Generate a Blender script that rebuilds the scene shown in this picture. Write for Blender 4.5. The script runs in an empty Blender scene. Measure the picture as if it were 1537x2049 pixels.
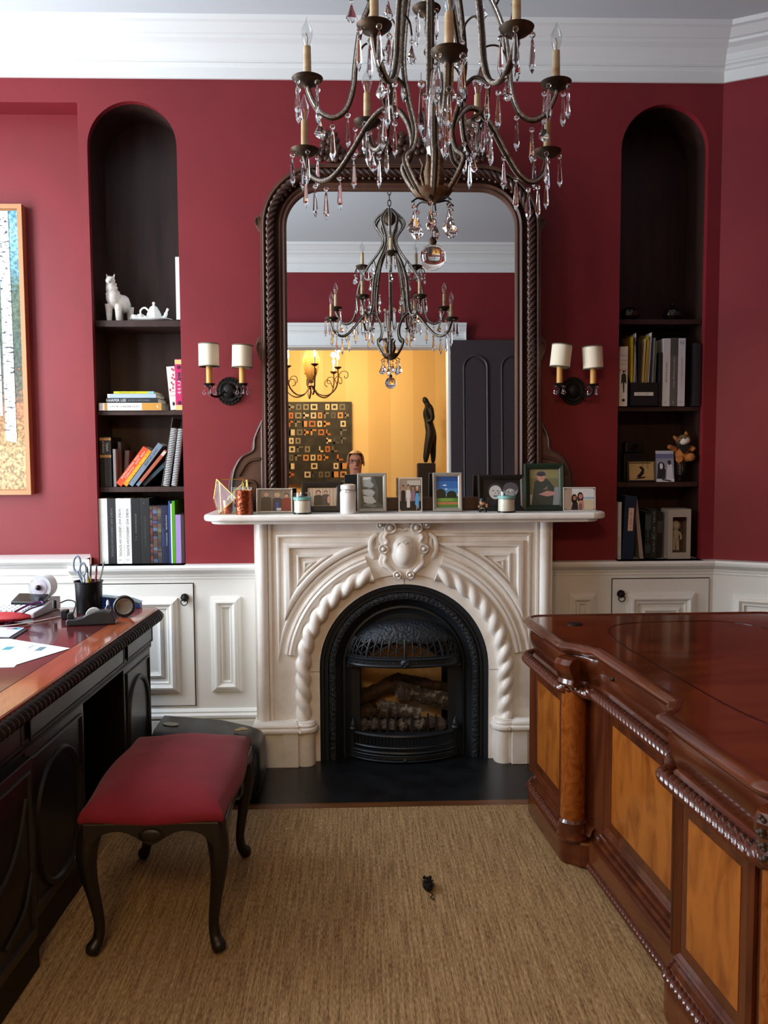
import bpy, bmesh, math, random
from mathutils import Vector, Matrix
random.seed(7)
S = bpy.context.scene
COL = S.collection
PI = math.pi

# ---------------------------------------------------------------- camera
cam_d = bpy.data.cameras.new('camera')
cam_d.sensor_fit = 'VERTICAL'; cam_d.sensor_height = 36.0
cam_d.lens = 1703.0 / 2049.0 * 36.0
cam_d.clip_start = 0.02
camera = bpy.data.objects.new('camera', cam_d); COL.objects.link(camera)
camera.matrix_world = Matrix(((0.99949624, 0.00729632, -0.03088734, 0.0),
                              (-0.03132272, 0.06996382, -0.99705765, -4.2),
                              (-0.00511386, 0.99752285, 0.07015712, 1.48),
                              (0, 0, 0, 1)))
S.camera = camera

# ---------------------------------------------------------------- world, daylight, exposure
w = bpy.data.worlds.new('daylight'); S.world = w; w.use_nodes = True
bg = w.node_tree.nodes['Background']
bg.inputs[0].default_value = (0.72, 0.85, 1.0, 1); bg.inputs[1].default_value = 1.2

def area_light(name, loc, direction, sx, sy, power, col):
    d = bpy.data.lights.new(name, 'AREA'); d.shape = 'RECTANGLE'; d.size = sx; d.size_y = sy
    d.energy = power; d.color = col
    o = bpy.data.objects.new(name, d); COL.objects.link(o); o.location = loc
    o.rotation_euler = Vector(direction).to_track_quat('-Z', 'Y').to_euler()
    return o
# daylight entering through the tall sash windows of the left wall
DAY = (0.84, 0.92, 1.0)
area_light('window_daylight', (-2.56, -0.95, 1.95), (1, 0.0, -0.02), 1.0, 2.3, 105, DAY)
area_light('window_daylight', (-2.56, -2.35, 1.95), (1, 0.0, -0.02), 1.0, 2.3, 30, DAY)
S.view_settings.view_transform = 'Standard'; S.view_settings.look = 'None'
S.view_settings.gamma = 1.0; S.view_settings.use_curve_mapping = False
S.view_settings.exposure = 0.45
try:
    S.cycles.use_denoising = True
    S.cycles.max_bounces = 12; S.cycles.glossy_bounces = 6; S.cycles.transmission_bounces = 8
    S.cycles.caustics_reflective = False; S.cycles.caustics_refractive = False
    S.cycles.sample_clamp_indirect = 6.0
except Exception: pass

# ---------------------------------------------------------------- materials
def H(s):
    s = s.lstrip('#'); out = []
    for i in (0, 2, 4):
        c = int(s[i:i+2], 16) / 255.0
        out.append(c / 12.92 if c <= 0.04045 else ((c + 0.055) / 1.055) ** 2.4)
    return tuple(out) + (1.0,)

def pm(name, col, rough=0.5, metal=0.0, spec=0.5, coat=0.0, trans=0.0, ior=1.45, sheen=0.0,
       emit=None, estr=0.0, noise=None, bump=None, stretch=(1, 1, 1), dist=0.0, alpha=1.0):
    """noise=(scale, second colour, low, high); bump=(scale, strength, distance)"""
    m = bpy.data.materials.new(name); m.use_nodes = True
    nt = m.node_tree; b = nt.nodes['Principled BSDF']
    c = H(col) if isinstance(col, str) else col
    b.inputs['Base Color'].default_value = c
    b.inputs['Roughness'].default_value = rough; b.inputs['Metallic'].default_value = metal
    b.inputs['Specular IOR Level'].default_value = spec
    b.inputs['Coat Weight'].default_value = coat; b.inputs['Coat Roughness'].default_value = 0.06
    b.inputs['Transmission Weight'].default_value = trans; b.inputs['IOR'].default_value = ior
    b.inputs['Sheen Weight'].default_value = sheen
    b.inputs['Alpha'].default_value = alpha
    if emit: b.inputs['Emission Color'].default_value = H(emit); b.inputs['Emission Strength'].default_value = estr
    if noise or bump:
        tc = nt.nodes.new('ShaderNodeTexCoord'); mp = nt.nodes.new('ShaderNodeMapping')
        mp.inputs['Scale'].default_value = stretch
        nt.links.new(tc.outputs['Object'], mp.inputs['Vector'])
    if noise:
        n = nt.nodes.new('ShaderNodeTexNoise'); n.inputs['Scale'].default_value = noise[0]
        n.inputs['Detail'].default_value = 5; n.inputs['Distortion'].default_value = dist
        nt.links.new(mp.outputs[0], n.inputs['Vector'])
        r = nt.nodes.new('ShaderNodeValToRGB')
        r.color_ramp.elements[0].position = noise[2]; r.color_ramp.elements[1].position = noise[3]
        r.color_ramp.elements[0].color = c
        r.color_ramp.elements[1].color = H(noise[1]) if isinstance(noise[1], str) else noise[1]
        nt.links.new(n.outputs['Fac'], r.inputs['Fac']); nt.links.new(r.outputs['Color'], b.inputs['Base Color'])
    if bump:
        n2 = nt.nodes.new('ShaderNodeTexNoise'); n2.inputs['Scale'].default_value = bump[0]; n2.inputs['Detail'].default_value = 4
        nt.links.new(mp.outputs[0], n2.inputs['Vector'])
        bp = nt.nodes.new('ShaderNodeBump'); bp.inputs['Strength'].default_value = bump[1]; bp.inputs['Distance'].default_value = bump[2]
        nt.links.new(n2.outputs['Fac'], bp.inputs['Height']); nt.links.new(bp.outputs['Normal'], b.inputs['Normal'])
    return m

_cm = {}
def cm(col, rough=0.5):
    k = (col, rough)
    if k not in _cm: _cm[k] = pm('paint_' + col.lstrip('#'), col, rough)
    return _cm[k]

M = {}
M['red'] = pm('red_wall_paint', '#7b1c23', 0.55, noise=(3.0, '#751a21', 0.4, 0.6), bump=(220, 0.05, 0.002))
M['white'] = pm('white_trim_paint', '#e4e5e3', 0.38)
M['ceil'] = pm('ceiling_paint', '#ccd0d3', 0.8)
M['cream'] = pm('cream_panel_paint', '#e3e3df', 0.35)
M['niche'] = pm('dark_niche_wood', '#3c2620', 0.45, noise=(4, '#2c1b16', 0.35, 0.65), stretch=(6, 6, 0.8))
M['marble'] = pm('white_marble', '#efece7', 0.32, noise=(5, '#e0d7ce', 0.45, 0.75), dist=1.5)
M['slate'] = pm('black_slate', '#0c0e11', 0.35, noise=(9, '#16191d', 0.4, 0.6))
M['iron'] = pm('black_cast_iron', '#252a30', 0.42, metal=0.3, bump=(90, 0.12, 0.004))
M['iron_orn'] = pm('ornamented_cast_iron', '#2a3038', 0.4, metal=0.3, bump=(70, 0.9, 0.012))
M['brick'] = pm('firebrick', '#e2c08c', 0.9, noise=(14, '#c29c68', 0.35, 0.7))
M['charlog'] = pm('charred_log', '#4a4038', 0.9, noise=(28, '#a39a8e', 0.52, 0.72), bump=(40, 1.0, 0.02), stretch=(1, 1, 1))
M['darklog'] = pm('dark_log', '#35271f', 0.9, noise=(20, '#5a4536', 0.4, 0.7), bump=(30, 1.0, 0.02))
M['coal'] = pm('grey_coal', '#4d4440', 0.95, noise=(30, '#6f665f', 0.4, 0.7), bump=(50, 1.0, 0.01))
M['mirror'] = pm('mirror_glass', (0.88, 0.90, 0.90, 1), 0.0, metal=1.0)
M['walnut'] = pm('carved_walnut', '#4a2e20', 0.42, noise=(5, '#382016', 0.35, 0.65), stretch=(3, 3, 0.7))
M['walnut_lit'] = pm('walnut_lit_tone', '#5c3b2b', 0.5, noise=(5, '#4a2d20', 0.35, 0.65), stretch=(3, 3, 0.7))  # lit copy of the walnut: light on the frame put into the colour
M['walnut_rope'] = pm('polished_walnut_rope', '#3a2218', 0.28)
M['mahog'] = pm('mahogany', '#602e16', 0.22, coat=0.5, noise=(3.5, '#3e190c', 0.35, 0.68), stretch=(4, 0.6, 4), dist=0.6)
M['mahog_v'] = pm('mahogany_upright', '#5c2c15', 0.26, coat=0.4, noise=(3.5, '#3a180b', 0.35, 0.68), stretch=(5, 5, 0.6), dist=0.6)
M['mahog_top'] = pm('mahogany_top', '#6e3216', 0.16, coat=0.4, noise=(2.2, '#4a1d0b', 0.35, 0.7), stretch=(1.0, 3.5, 1), dist=1.2)
M['mahog_rope'] = pm('mahogany_rope', '#4f2413', 0.24, coat=0.4)
M['burl'] = pm('burl_veneer', '#9c5a20', 0.28, coat=0.3, noise=(7, '#703610', 0.44, 0.74), stretch=(2.4, 2.4, 1.0), dist=0.7)
M['burl_col'] = pm('burl_veneer_column', '#8c4d1c', 0.25, coat=0.4, noise=(22, '#713608', 0.4, 0.7), dist=4.0, stretch=(1, 1, 0.5))
M['ebony'] = pm('ebonised_wood', '#120f0f', 0.34, coat=0.15, noise=(4, '#1c1413', 0.4, 0.7), stretch=(4, 0.8, 4))
M['ebony_carve'] = pm('ebonised_carving', '#141010', 0.42)
M['cherry_band'] = pm('cherry_crossband', '#a2512f', 0.18, coat=0.6, noise=(6, '#7c3a1f', 0.35, 0.7), stretch=(9, 1.0, 1))
M['leather_red'] = pm('oxblood_desk_top', '#4c1418', 0.16, coat=0.5, noise=(3, '#3c0e12', 0.4, 0.6))
M['velvet'] = pm('red_velvet', '#74091d', 0.9, sheen=0.08, noise=(10, '#6c0719', 0.4, 0.65), bump=(400, 0.2, 0.002))
M['black_plastic'] = pm('black_plastic', '#111417', 0.35)
M['grey_plastic'] = pm('dark_grey_plastic', '#3a4147', 0.45)
M['bronze'] = pm('aged_bronze', '#3b2d22', 0.5, metal=0.6, noise=(30, '#57422d', 0.45, 0.7))
M['bronze_dk'] = pm('dark_bronze', '#1d1a18', 0.5, metal=0.5, bump=(120, 0.5, 0.004))
M['pearl'] = pm('beaded_strand', '#cfc8bb', 0.35, metal=0.1, noise=(140, '#8f867a', 0.4, 0.6))
M['rust'] = pm('rusted_iron', '#5b3a22', 0.7, metal=0.3, noise=(25, '#8a7457', 0.45, 0.7))
M['crystal'] = pm('cut_crystal', (1, 1, 1, 1), 0.0, trans=1.0, ior=1.52)
def thin_glass(name, tint, base=0.05, gain=0.85):
    m = bpy.data.materials.new(name); m.use_nodes = True; nt = m.node_tree; nt.nodes.clear()
    out = nt.nodes.new('ShaderNodeOutputMaterial'); mx = nt.nodes.new('ShaderNodeMixShader'); tr = nt.nodes.new('ShaderNodeBsdfTransparent'); gl = nt.nodes.new('ShaderNodeBsdfGlossy')
    lw = nt.nodes.new('ShaderNodeLayerWeight'); pw = nt.nodes.new('ShaderNodeMath'); pw.operation = 'POWER'; pw.inputs[1].default_value = 4.0
    ma = nt.nodes.new('ShaderNodeMath'); ma.operation = 'MULTIPLY_ADD'; ma.inputs[1].default_value = gain; ma.inputs[2].default_value = base
    lw.inputs['Blend'].default_value = 0.5; tr.inputs[0].default_value = tint; gl.inputs['Roughness'].default_value = 0.01
    nt.links.new(lw.outputs['Facing'], pw.inputs[0]); nt.links.new(pw.outputs[0], ma.inputs[0]); nt.links.new(ma.outputs[0], mx.inputs[0])
    nt.links.new(tr.outputs[0], mx.inputs[1]); nt.links.new(gl.outputs[0], mx.inputs[2]); nt.links.new(mx.outputs[0], out.inputs[0]); return m
M['glass'] = thin_glass('clear_glass', (0.96, 0.97, 0.97, 1))
M['pane'] = thin_glass('thin_glass_pane', (0.97, 0.98, 0.98, 1), 0.015, 0.3)
M['wax'] = pm('candle_sleeve', '#d3bb92', 0.6, noise=(6, '#b98a55', 0.45, 0.75), stretch=(1, 1, 6))
M['amber'] = pm('amber_candle_sleeve', '#cf9a52', 0.5)
M['shade'] = pm('cream_lamp_shade', '#e8dcc3', 0.8)
M['shade_trim'] = pm('olive_shade_trim', '#6a6253', 0.7)
M['paper'] = pm('white_paper', '#eceef0', 0.7)
M['page'] = pm('book_pages', '#d9d0bd', 0.85)
M['copper'] = pm('hammered_copper', '#b5654a', 0.25, metal=1.0, bump=(70, 0.8, 0.006))
M['brass'] = pm('brass', '#c79a4c', 0.3, metal=1.0)
M['silver'] = pm('silver', '#c9c6bf', 0.28, metal=1.0)
M['pewter'] = pm('pewter_frame', '#9c978d', 0.4, metal=0.3)
M['ceramic'] = pm('white_ceramic', '#e9e8e4', 0.18, coat=0.4)
M['fluff'] = pm('white_fleece', '#fbf6ec', 1.0, noise=(40, '#e2dacb', 0.45, 0.7), bump=(120, 0.5, 0.006))
M['candlewax'] = pm('cream_candle_wax', '#eae0cb', 0.5)
M['teal'] = pm('teal_label', '#78aba3', 0.5)
M['skin'] = pm('skin', '#c98f73', 0.55)
M['bulb_on'] = pm('lit_bulb', '#ffdf9a', 0.4, emit='#ffc76a', estr=60.0)
M['floorwood'] = pm('oak_floor', '#6b4224', 0.35, noise=(4, '#4a2b16', 0.35, 0.65), stretch=(0.6, 7, 1))
M['door_dark'] = pm('dark_aubergine_paint', '#3f3639', 0.45)
M['plush'] = pm('orange_plush', '#b9753a', 1.0, noise=(30, '#9a5c2b', 0.4, 0.65), bump=(160, 0.6, 0.006))
M['plush_w'] = pm('white_plush', '#cfc6b8', 1.0, bump=(160, 0.6, 0.006))
M['gold'] = pm('gold_leaf_wood', '#b07c50', 0.45)

def rug_material():
    m = bpy.data.materials.new('woven_jute'); m.use_nodes = True
    nt = m.node_tree; b = nt.nodes['Principled BSDF']; b.inputs['Roughness'].default_value = 0.95
    b.inputs['Specular IOR Level'].default_value = 0.1
    tc = nt.nodes.new('ShaderNodeTexCoord')
    def noise(sc, stretch, det=4):
        mp = nt.nodes.new('ShaderNodeMapping'); mp.inputs['Scale'].default_value = stretch
        nt.links.new(tc.outputs['Object'], mp.inputs['Vector'])
        n = nt.nodes.new('ShaderNodeTexNoise'); n.inputs['Scale'].default_value = sc; n.inputs['Detail'].default_value = det
        nt.links.new(mp.outputs[0], n.inputs['Vector']); return n
    a = noise(1.0, (130, 5, 1)); c = noise(1.0, (320, 45, 1), 2)
    mx = nt.nodes.new('ShaderNodeMath'); mx.operation = 'ADD'
    nt.links.new(a.outputs['Fac'], mx.inputs[0]); nt.links.new(c.outputs['Fac'], mx.inputs[1])
    r = nt.nodes.new('ShaderNodeValToRGB'); e = r.color_ramp.elements
    e[0].position = 0.36; e[0].color = H('#6a5138'); e[1].position = 0.66; e[1].color = H('#b69a72')
    k = r.color_ramp.elements.new(0.5); k.color = H('#927653')
    hv = nt.nodes.new('ShaderNodeMath'); hv.operation = 'MULTIPLY'; hv.inputs[1].default_value = 0.5
    nt.links.new(mx.outputs[0], hv.inputs[0]); nt.links.new(hv.outputs[0], r.inputs['Fac'])
    nt.links.new(r.outputs['Color'], b.inputs['Base Color'])
    bp = nt.nodes.new('ShaderNodeBump'); bp.inputs['Strength'].default_value = 0.5; bp.inputs['Distance'].default_value = 0.004
    nt.links.new(hv.outputs[0], bp.inputs['Height']); nt.links.new(bp.outputs['Normal'], b.inputs['Normal'])
    return m
M['rug'] = rug_material()

def stripe_material(c1, c2, period):
    m = bpy.data.materials.new('striped_wallpaper'); m.use_nodes = True
    nt = m.node_tree; b = nt.nodes['Principled BSDF']; b.inputs['Roughness'].default_value = 0.6
    tc = nt.nodes.new('ShaderNodeTexCoord'); sp = nt.nodes.new('ShaderNodeSeparateXYZ')
    nt.links.new(tc.outputs['Object'], sp.inputs[0])
    mo = nt.nodes.new('ShaderNodeMath'); mo.operation = 'PINGPONG'; mo.inputs[1].default_value = period
    nt.links.new(sp.outputs['X'], mo.inputs[0])
    gt = nt.nodes.new('ShaderNodeMath'); gt.operation = 'GREATER_THAN'; gt.inputs[1].default_value = period / 2
    nt.links.new(mo.outputs[0], gt.inputs[0])
    mi = nt.nodes.new('ShaderNodeMix'); mi.data_type = 'RGBA'
    mi.inputs['A'].default_value = H(c1); mi.inputs['B'].default_value = H(c2)
    nt.links.new(gt.outputs[0], mi.inputs['Factor']); nt.links.new(mi.outputs['Result'], b.inputs['Base Color'])
    return m
M['stripe'] = stripe_material('#e6c384', '#dcb676', 0.29)

# ---------------------------------------------------------------- mesh builder
class MB:
    def __init__(s): s.v = []; s.f = []; s.m = []; s.cur = 0
    def add(s, vs, fs):
        o = len(s.v); s.v += [tuple(p) for p in vs]
        s.f += [tuple(i + o for i in f) for f in fs]; s.m += [s.cur] * len(fs); return s
    def box(s, x0, x1, y0, y1, z0, z1):
        return s.add([(x0,y0,z0),(x1,y0,z0),(x1,y1,z0),(x0,y1,z0),(x0,y0,z1),(x1,y0,z1),(x1,y1,z1),(x0,y1,z1)],
                     [(3,2,1,0),(4,5,6,7),(0,1,5,4),(1,2,6,5),(2,3,7,6),(3,0,4,7)])
    def prism(s, pts, y0, y1, ax='y'):
        """closed outline extruded along an axis; outline is (x,z) for y, (x,y) for z, (y,z) for x"""
        n = len(pts)
        P = {'y': lambda p, t: (p[0], t, p[1]), 'z': lambda p, t: (p[0], p[1], t), 'x': lambda p, t: (t, p[0], p[1])}[ax]
        vs = [P(p, y0) for p in pts] + [P(p, y1) for p in pts]
        fs = [tuple(range(n)), tuple(range(2*n-1, n-1, -1))] + [(i, (i+1) % n, n + (i+1) % n, n + i) for i in range(n)]
        return s.add(vs, fs)
    def lathe(s, prof, c=(0,0,0), n=16, ax='z', a0=0.0, a1=2*PI):
        full = abs(a1 - a0 - 2*PI) < 1e-6; k = n if full else n + 1
        vs = []; 
        for r, h in prof:
            for i in range(k):
                a = a0 + (a1 - a0) * i / n; p = (r*math.cos(a), r*math.sin(a), h)
                if ax == 'y': p = (p[0], h, p[1])
                if ax == 'x': p = (h, p[0], p[1])
                vs.append((p[0]+c[0], p[1]+c[1], p[2]+c[2]))
        fs = []
        for j in range(len(prof)-1):
            for i in range(n):
                i2 = (i+1) % k; fs.append((j*k+i, j*k+i2, (j+1)*k+i2, (j+1)*k+i))
        if full:
            if prof[0][0] > 1e-6: fs.append(tuple(range(k-1, -1, -1)))
            if prof[-1][0] > 1e-6: fs.append(tuple(range((len(prof)-1)*k, len(prof)*k)))
        return s.add(vs, fs)
    def sphere(s, c, r, nu=12, nv=8):
        if not hasattr(r, '__len__'): r = (r, r, r)
        vs = [(c[0], c[1], c[2]-r[2])]; fs = []
        for j in range(1, nv):
            t = -PI/2 + PI*j/nv
            for i in range(nu):
                a = 2*PI*i/nu; vs.append((c[0]+r[0]*math.cos(t)*math.cos(a), c[1]+r[1]*math.cos(t)*math.sin(a), c[2]+r[2]*math.sin(t)))
        vs.append((c[0], c[1], c[2]+r[2])); L = len(vs)-1
        for i in range(nu):
            i2 = (i+1) % nu; fs.append((0, 1+i2, 1+i)); fs.append((L, 1+(nv-2)*nu+i, 1+(nv-2)*nu+i2))
            for j in range(nv-2): fs.append((1+j*nu+i, 1+j*nu+i2, 1+(j+1)*nu+i2, 1+(j+1)*nu+i))
        return s.add(vs, fs)
    def tube(s, pts, r, n=8, closed=False, lobes=0, pitch=0.1, amp=0.0, flat=None):
        """tube along points; lobes/pitch/amp give a twisted rope"""
        P = [Vector(p) for p in pts]; k = len(P)
        rr = r if hasattr(r, '__len__') else [r]*k
        T = []
        for i in range(k):
            if closed: t = P[(i+1) % k] - P[i-1]
            else: t = P[min(i+1, k-1)] - P[max(i-1, 0)]
            T.append(t.normalized())
        up = Vector((0,0,1)) if abs(T[0].z) < 0.9 else Vector((0,1,0))
        N = (up - T[0]*up.dot(T[0])).normalized(); vs = []; L = 0.0
        for i in range(k):
            if i: L += (P[i]-P[i-1]).length; N = (N - T[i]*N.dot(T[i])).normalized()
            B = T[i].cross(N)
            for j in range(n):
                a = 2*PI*j/n; q = rr[i]
                if lobes: q *= 1.0 + amp*(2*abs(math.cos((lobes*a - 2*PI*L/pitch)/2))-1)
                d = N*math.cos(a) + B*math.sin(a)
                if flat: d = N*math.cos(a)*flat[0] + B*math.sin(a)*flat[1]
                vs.append(P[i] + d*q)
        fs = []
        for i in range(k if closed else k-1):
            i2 = (i+1) % k
            for j in range(n): j2 = (j+1) % n; fs.append((i*n+j, i*n+j2, i2*n+j2, i2*n+j))
        if not closed: fs.append(tuple(range(n-1, -1, -1))); fs.append(tuple(range((k-1)*n, k*n)))
        return s.add(vs, fs)
    def sweep(s, prof, path, nrm, closed=False, closed_prof=False):
        """profile (u,v): u = along (direction x nrm), v along nrm, mitred at the corners"""
        P = [Vector(p) for p in path]; k = len(P); nrm = Vector(nrm).normalized(); vs = []; n = len(prof)
        for i in range(k):
            if closed or 0 < i < k-1:
                d0 = (P[i]-P[i-1]).normalized(); d1 = (P[(i+1) % k]-P[i]).normalized()
            elif i == 0: d0 = d1 = (P[1]-P[0]).normalized()
            else: d0 = d1 = (P[k-1]-P[k-2]).normalized()
            s0 = d0.cross(nrm).normalized(); s1 = d1.cross(nrm).normalized()
            b = s0 + s1; b = b / max(b.length, 1e-9); c = max(b.dot(s0), 0.25)
            for u, v in prof: vs.append(P[i] + b*(u/c) + nrm*v)
        fs = []; m = n if closed_prof else n-1
        for i in range(k if closed else k-1):
            i2 = (i+1) % k
            for j in range(m): j2 = (j+1) % n; fs.append((i*n+j, i2*n+j, i2*n+j2, i*n+j2))
        if closed_prof and not closed: fs.append(tuple(range(n))); fs.append(tuple(range(k*n-1, (k-1)*n-1, -1)))
        return s.add(vs, fs)
    def xf(s, mat, start=0):
        for i in range(start, len(s.v)): s.v[i] = tuple(mat @ Vector(s.v[i]))
        return s
    def mesh(s, name, mats, smooth=False, recalc=True):
        me = bpy.data.meshes.new(name); me.from_pydata([tuple(p) for p in s.v], [], s.f)
        for m_ in (mats if isinstance(mats, (list, tuple)) else [mats]): me.materials.append(m_)
        if any(s.m): me.polygons.foreach_set('material_index', s.m)
        if recalc:
            bm = bmesh.new(); bm.from_mesh(me); bmesh.ops.recalc_face_normals(bm, faces=bm.faces); bm.to_mesh(me); bm.free()
        if smooth:
            me.polygons.foreach_set('use_smooth', [True]*len(me.polygons))
            try: me.set_sharp_from_angle(angle=smooth if smooth is not True else 0.7)
            except Exception: pass
        me.update(); return me

def wloc(o):
    v = Vector(o.location)
    while o.parent: o = o.parent; v += Vector(o.location)
    return v
def mat_of(m): return [mat_of(x) for x in m] if isinstance(m, (list, tuple)) else (M[m] if isinstance(m, str) else m)

def put(mb, name, mats, parent=None, smooth=False, bev=0.0, local=False, recalc=True, label=None, kind=None, seg=2):
    """link the builder's geometry as one mesh object; world coordinates unless local"""
    me = mb.mesh(name, mat_of(mats), smooth, recalc)
    o = bpy.data.objects.new(name, me); COL.objects.link(o)
    if parent:
        o.parent = parent
        if not local: me.transform(Matrix.Translation(-wloc(parent)))
    if bev:
        b = o.modifiers.new('edge', 'BEVEL'); b.width = bev; b.segments = seg; b.limit_method = 'ANGLE'; b.angle_limit = 0.6
    if label: o['label'] = label
    if kind: o['kind'] = kind
    return o
def link(name, me, parent, loc=(0,0,0), rot=(0,0,0), sc=None):
    o = bpy.data.objects.new(name, me); COL.objects.link(o); o.parent = parent; o.location = loc; o.rotation_euler = rot
    if sc: o.scale = sc
    return o
def many(name, me, pts, parent):
    for p in pts: link(name, me, parent, tuple(Vector(p) - wloc(parent)))
def tag(o, label, cat, group=None):
    o['label'] = label; o['category'] = cat
    if group: o['group'] = group
    return o
def thing(name, label, cat, loc=(0,0,0), rot=(0,0,0), group=None):
    o = bpy.data.objects.new(name, None); COL.objects.link(o); o.location = loc; o.rotation_euler = rot
    o.empty_display_size = 0.05
    return tag(o, label, cat, group)
def struct(mb, name, mats, parent=None, smooth=False, bev=0.0, label=None):
    o = put(mb, name, mats, parent, smooth, bev, label=label)
    if not parent: o['kind'] = 'structure'
    return o

def arc(cx, cz, r, a0, a1, n, rz=None):
    rz = r if rz is None else rz
    return [(cx + r*math.cos(a0+(a1-a0)*i/n), cz + rz*math.sin(a0+(a1-a0)*i/n)) for i in range(n+1)]
def fill_mesh(loops, y, name='f'):
    """flat face in the xz plane with holes: first loop outer, rest holes"""
    bm = bmesh.new()
    for lp in loops:
        vs = [bm.verts.new((p[0], y, p[1])) for p in lp]
        for i in range(len(vs)): bm.edges.new((vs[i-1], vs[i]))
    bmesh.ops.triangle_fill(bm, use_beauty=True, use_dissolve=False, edges=bm.edges[:])
    bm.verts.ensure_lookup_table(); bm.verts.index_update()
    mb = ([v.co[:] for v in bm.verts], [tuple(v.index for v in f.verts) for f in bm.faces]); bm.free(); return mb
def bez(p0, p1, p2, p3, n=10):
    out = []
    for i in range(n+1):
        t = i/n; u = 1-t
        out.append(tuple(u**3*a+3*u*u*t*b+3*u*t*t*c+t**3*d for a, b, c, d in zip(p0, p1, p2, p3)))
    return out
def spline(pts, n=8):
    """Catmull-Rom through points"""
    P = [Vector(p) for p in pts]; out = []
    for i in range(len(P)-1):
        a = P[i-1] if i else P[i]*2-P[i+1]; b, c = P[i], P[i+1]; d = P[i+2] if i+2 < len(P) else P[i+1]*2-P[i]
        for k in range(n):
            t = k/n
            out.append(0.5*((2*b)+(c-a)*t+(2*a-5*b+4*c-d)*t*t+(3*b-a-3*c+d)*t**3))
    out.append(P[-1]); return out
def resample(pts, step):
    P = [Vector(p) for p in pts]; out = [P[0]]; acc = 0.0
    for i in range(1, len(P)):
        seg = (P[i]-P[i-1]).length; t = step - acc
        while t <= seg: out.append(P[i-1].lerp(P[i], t/seg)); t += step
        acc = (acc + seg) % step
    out.append(P[-1]); return out

_tc = {}
def text_shape(txt, size, depth=0.0):
    k = (txt, size)
    if k not in _tc:
        cu = bpy.data.curves.new('t', 'FONT'); cu.body = txt; cu.size = size; cu.align_x = 'CENTER'; cu.align_y = 'CENTER'; cu.resolution_u = 2
        ob = bpy.data.objects.new('t', cu); COL.objects.link(ob)
        dg = bpy.context.evaluated_depsgraph_get(); me = ob.evaluated_get(dg).to_mesh()
        _tc[k] = ([tuple(v.co) for v in me.vertices], [tuple(p.vertices) for p in me.polygons])
        ob.evaluated_get(dg).to_mesh_clear(); bpy.data.objects.remove(ob); bpy.data.curves.remove(cu)
    return _tc[k]
def lettering(mb, txt, size, cx, y, cz, down=False, width=None, mirror=False):
    if txt[0] == '~':          # print too small to read in the photograph: rows of tiny strokes
        n = int(txt[1:]); rr = random.Random(n*7+int(size*1e4)); vs = []; fs = []
        for i in range(n):
            if rr.random() < 0.12: continue
            x = (i-n/2)*size*0.62; w_ = size*rr.uniform(0.12, 0.2); h_ = size*rr.uniform(0.5, 0.72); k_ = len(vs)
            vs += [(x, -h_/2, 0), (x+w_, -h_/2, 0), (x+w_, h_/2, 0), (x, h_/2, 0)]; fs.append((k_, k_+1, k_+2, k_+3))
            if rr.random() < 0.7:
                k_ = len(vs); y_ = rr.choice((-h_/2, -size*0.05, h_/2-size*0.1)); vs += [(x, y_, 0), (x+size*0.45, y_, 0), (x+size*0.45, y_+size*0.1, 0), (x, y_+size*0.1, 0)]; fs.append((k_, k_+1, k_+2, k_+3))
    else: vs, fs = text_shape(txt, size)
    if width and vs:
        w0 = max(v[0] for v in vs) - min(v[0] for v in vs); k = width / max(w0, 1e-6)
    else: k = 1.0
    if down: mb.add([(cx + v[1], y, cz - v[0]*k) for v in vs], fs)
    else: mb.add([(cx + v[0]*k, y, cz + v[1]) for v in vs], fs)
    return mb
# ================================================================ THE ROOM
XC = 0.218                     # middle of the chimney breast
CEIL = 3.45
X_L, X_R, Y_F = -2.5, 3.0, -3.34
CA = math.radians(28)
CX, CY = 1.785, 0.0            # where the canted wall starts
CLEN = (X_R - CX) / math.cos(CA)
CE = (X_R, -CLEN*math.sin(CA))

mb = MB().box(X_L-0.3, X_R+0.3, Y_F-4.4, 0.6, -0.06, -0.002); struct(mb, 'floor', 'floorwood')
mb = MB().box(X_L-0.3, X_R+0.3, Y_F, 0.6, CEIL, CEIL+0.08); struct(mb, 'ceiling', 'ceil')

NL = (-1.273, -0.851); NR = (1.291, 1.719); N_SPR = 2.937; N_BOT = 0.935
def niche_loop(x0, x1, grow=0.0):
    c = (x0+x1)/2; r = (x1-x0)/2 + grow
    return [(c-r, N_BOT-grow), (c+r, N_BOT-grow)] + arc(c, N_SPR, r, 0, PI, 24)
fire_hole = [(-0.18, 0.0), (0.62, 0.0), (0.62, 0.8), (-0.18, 0.8)]
REC_X, REC_Z, REC_Y = -1.315, 3.139, 0.15
outer = [(REC_X, 0), (-0.18, 0), (-0.18, 0.8), (0.62, 0.8), (0.62, 0), (CX, 0), (CX, CEIL), (X_L, CEIL), (X_L, REC_Z), (REC_X, REC_Z)]
mb = MB(); vs, fs = fill_mesh([outer, niche_loop(*NL), niche_loop(*NR)], 0.0); mb.add(vs, fs)
for nx in (NL, NR):            # painted reveals of the arched niches
    lp = niche_loop(*nx); n = len(lp)
    mb.add([(p[0], 0, p[1]) for p in lp] + [(p[0], 0.038, p[1]) for p in lp], [(i, (i+1) % n, n+(i+1) % n, n+i) for i in range(n)])
mb.add([(X_L, REC_Y, 0), (REC_X, REC_Y, 0), (REC_X, REC_Y, REC_Z), (X_L, REC_Y, REC_Z), (REC_X, 0, 0), (REC_X, 0, REC_Z), (X_L, 0, REC_Z)],
       [(0, 1, 2, 3), (1, 4, 5, 2), (3, 2, 5, 6)])
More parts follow.
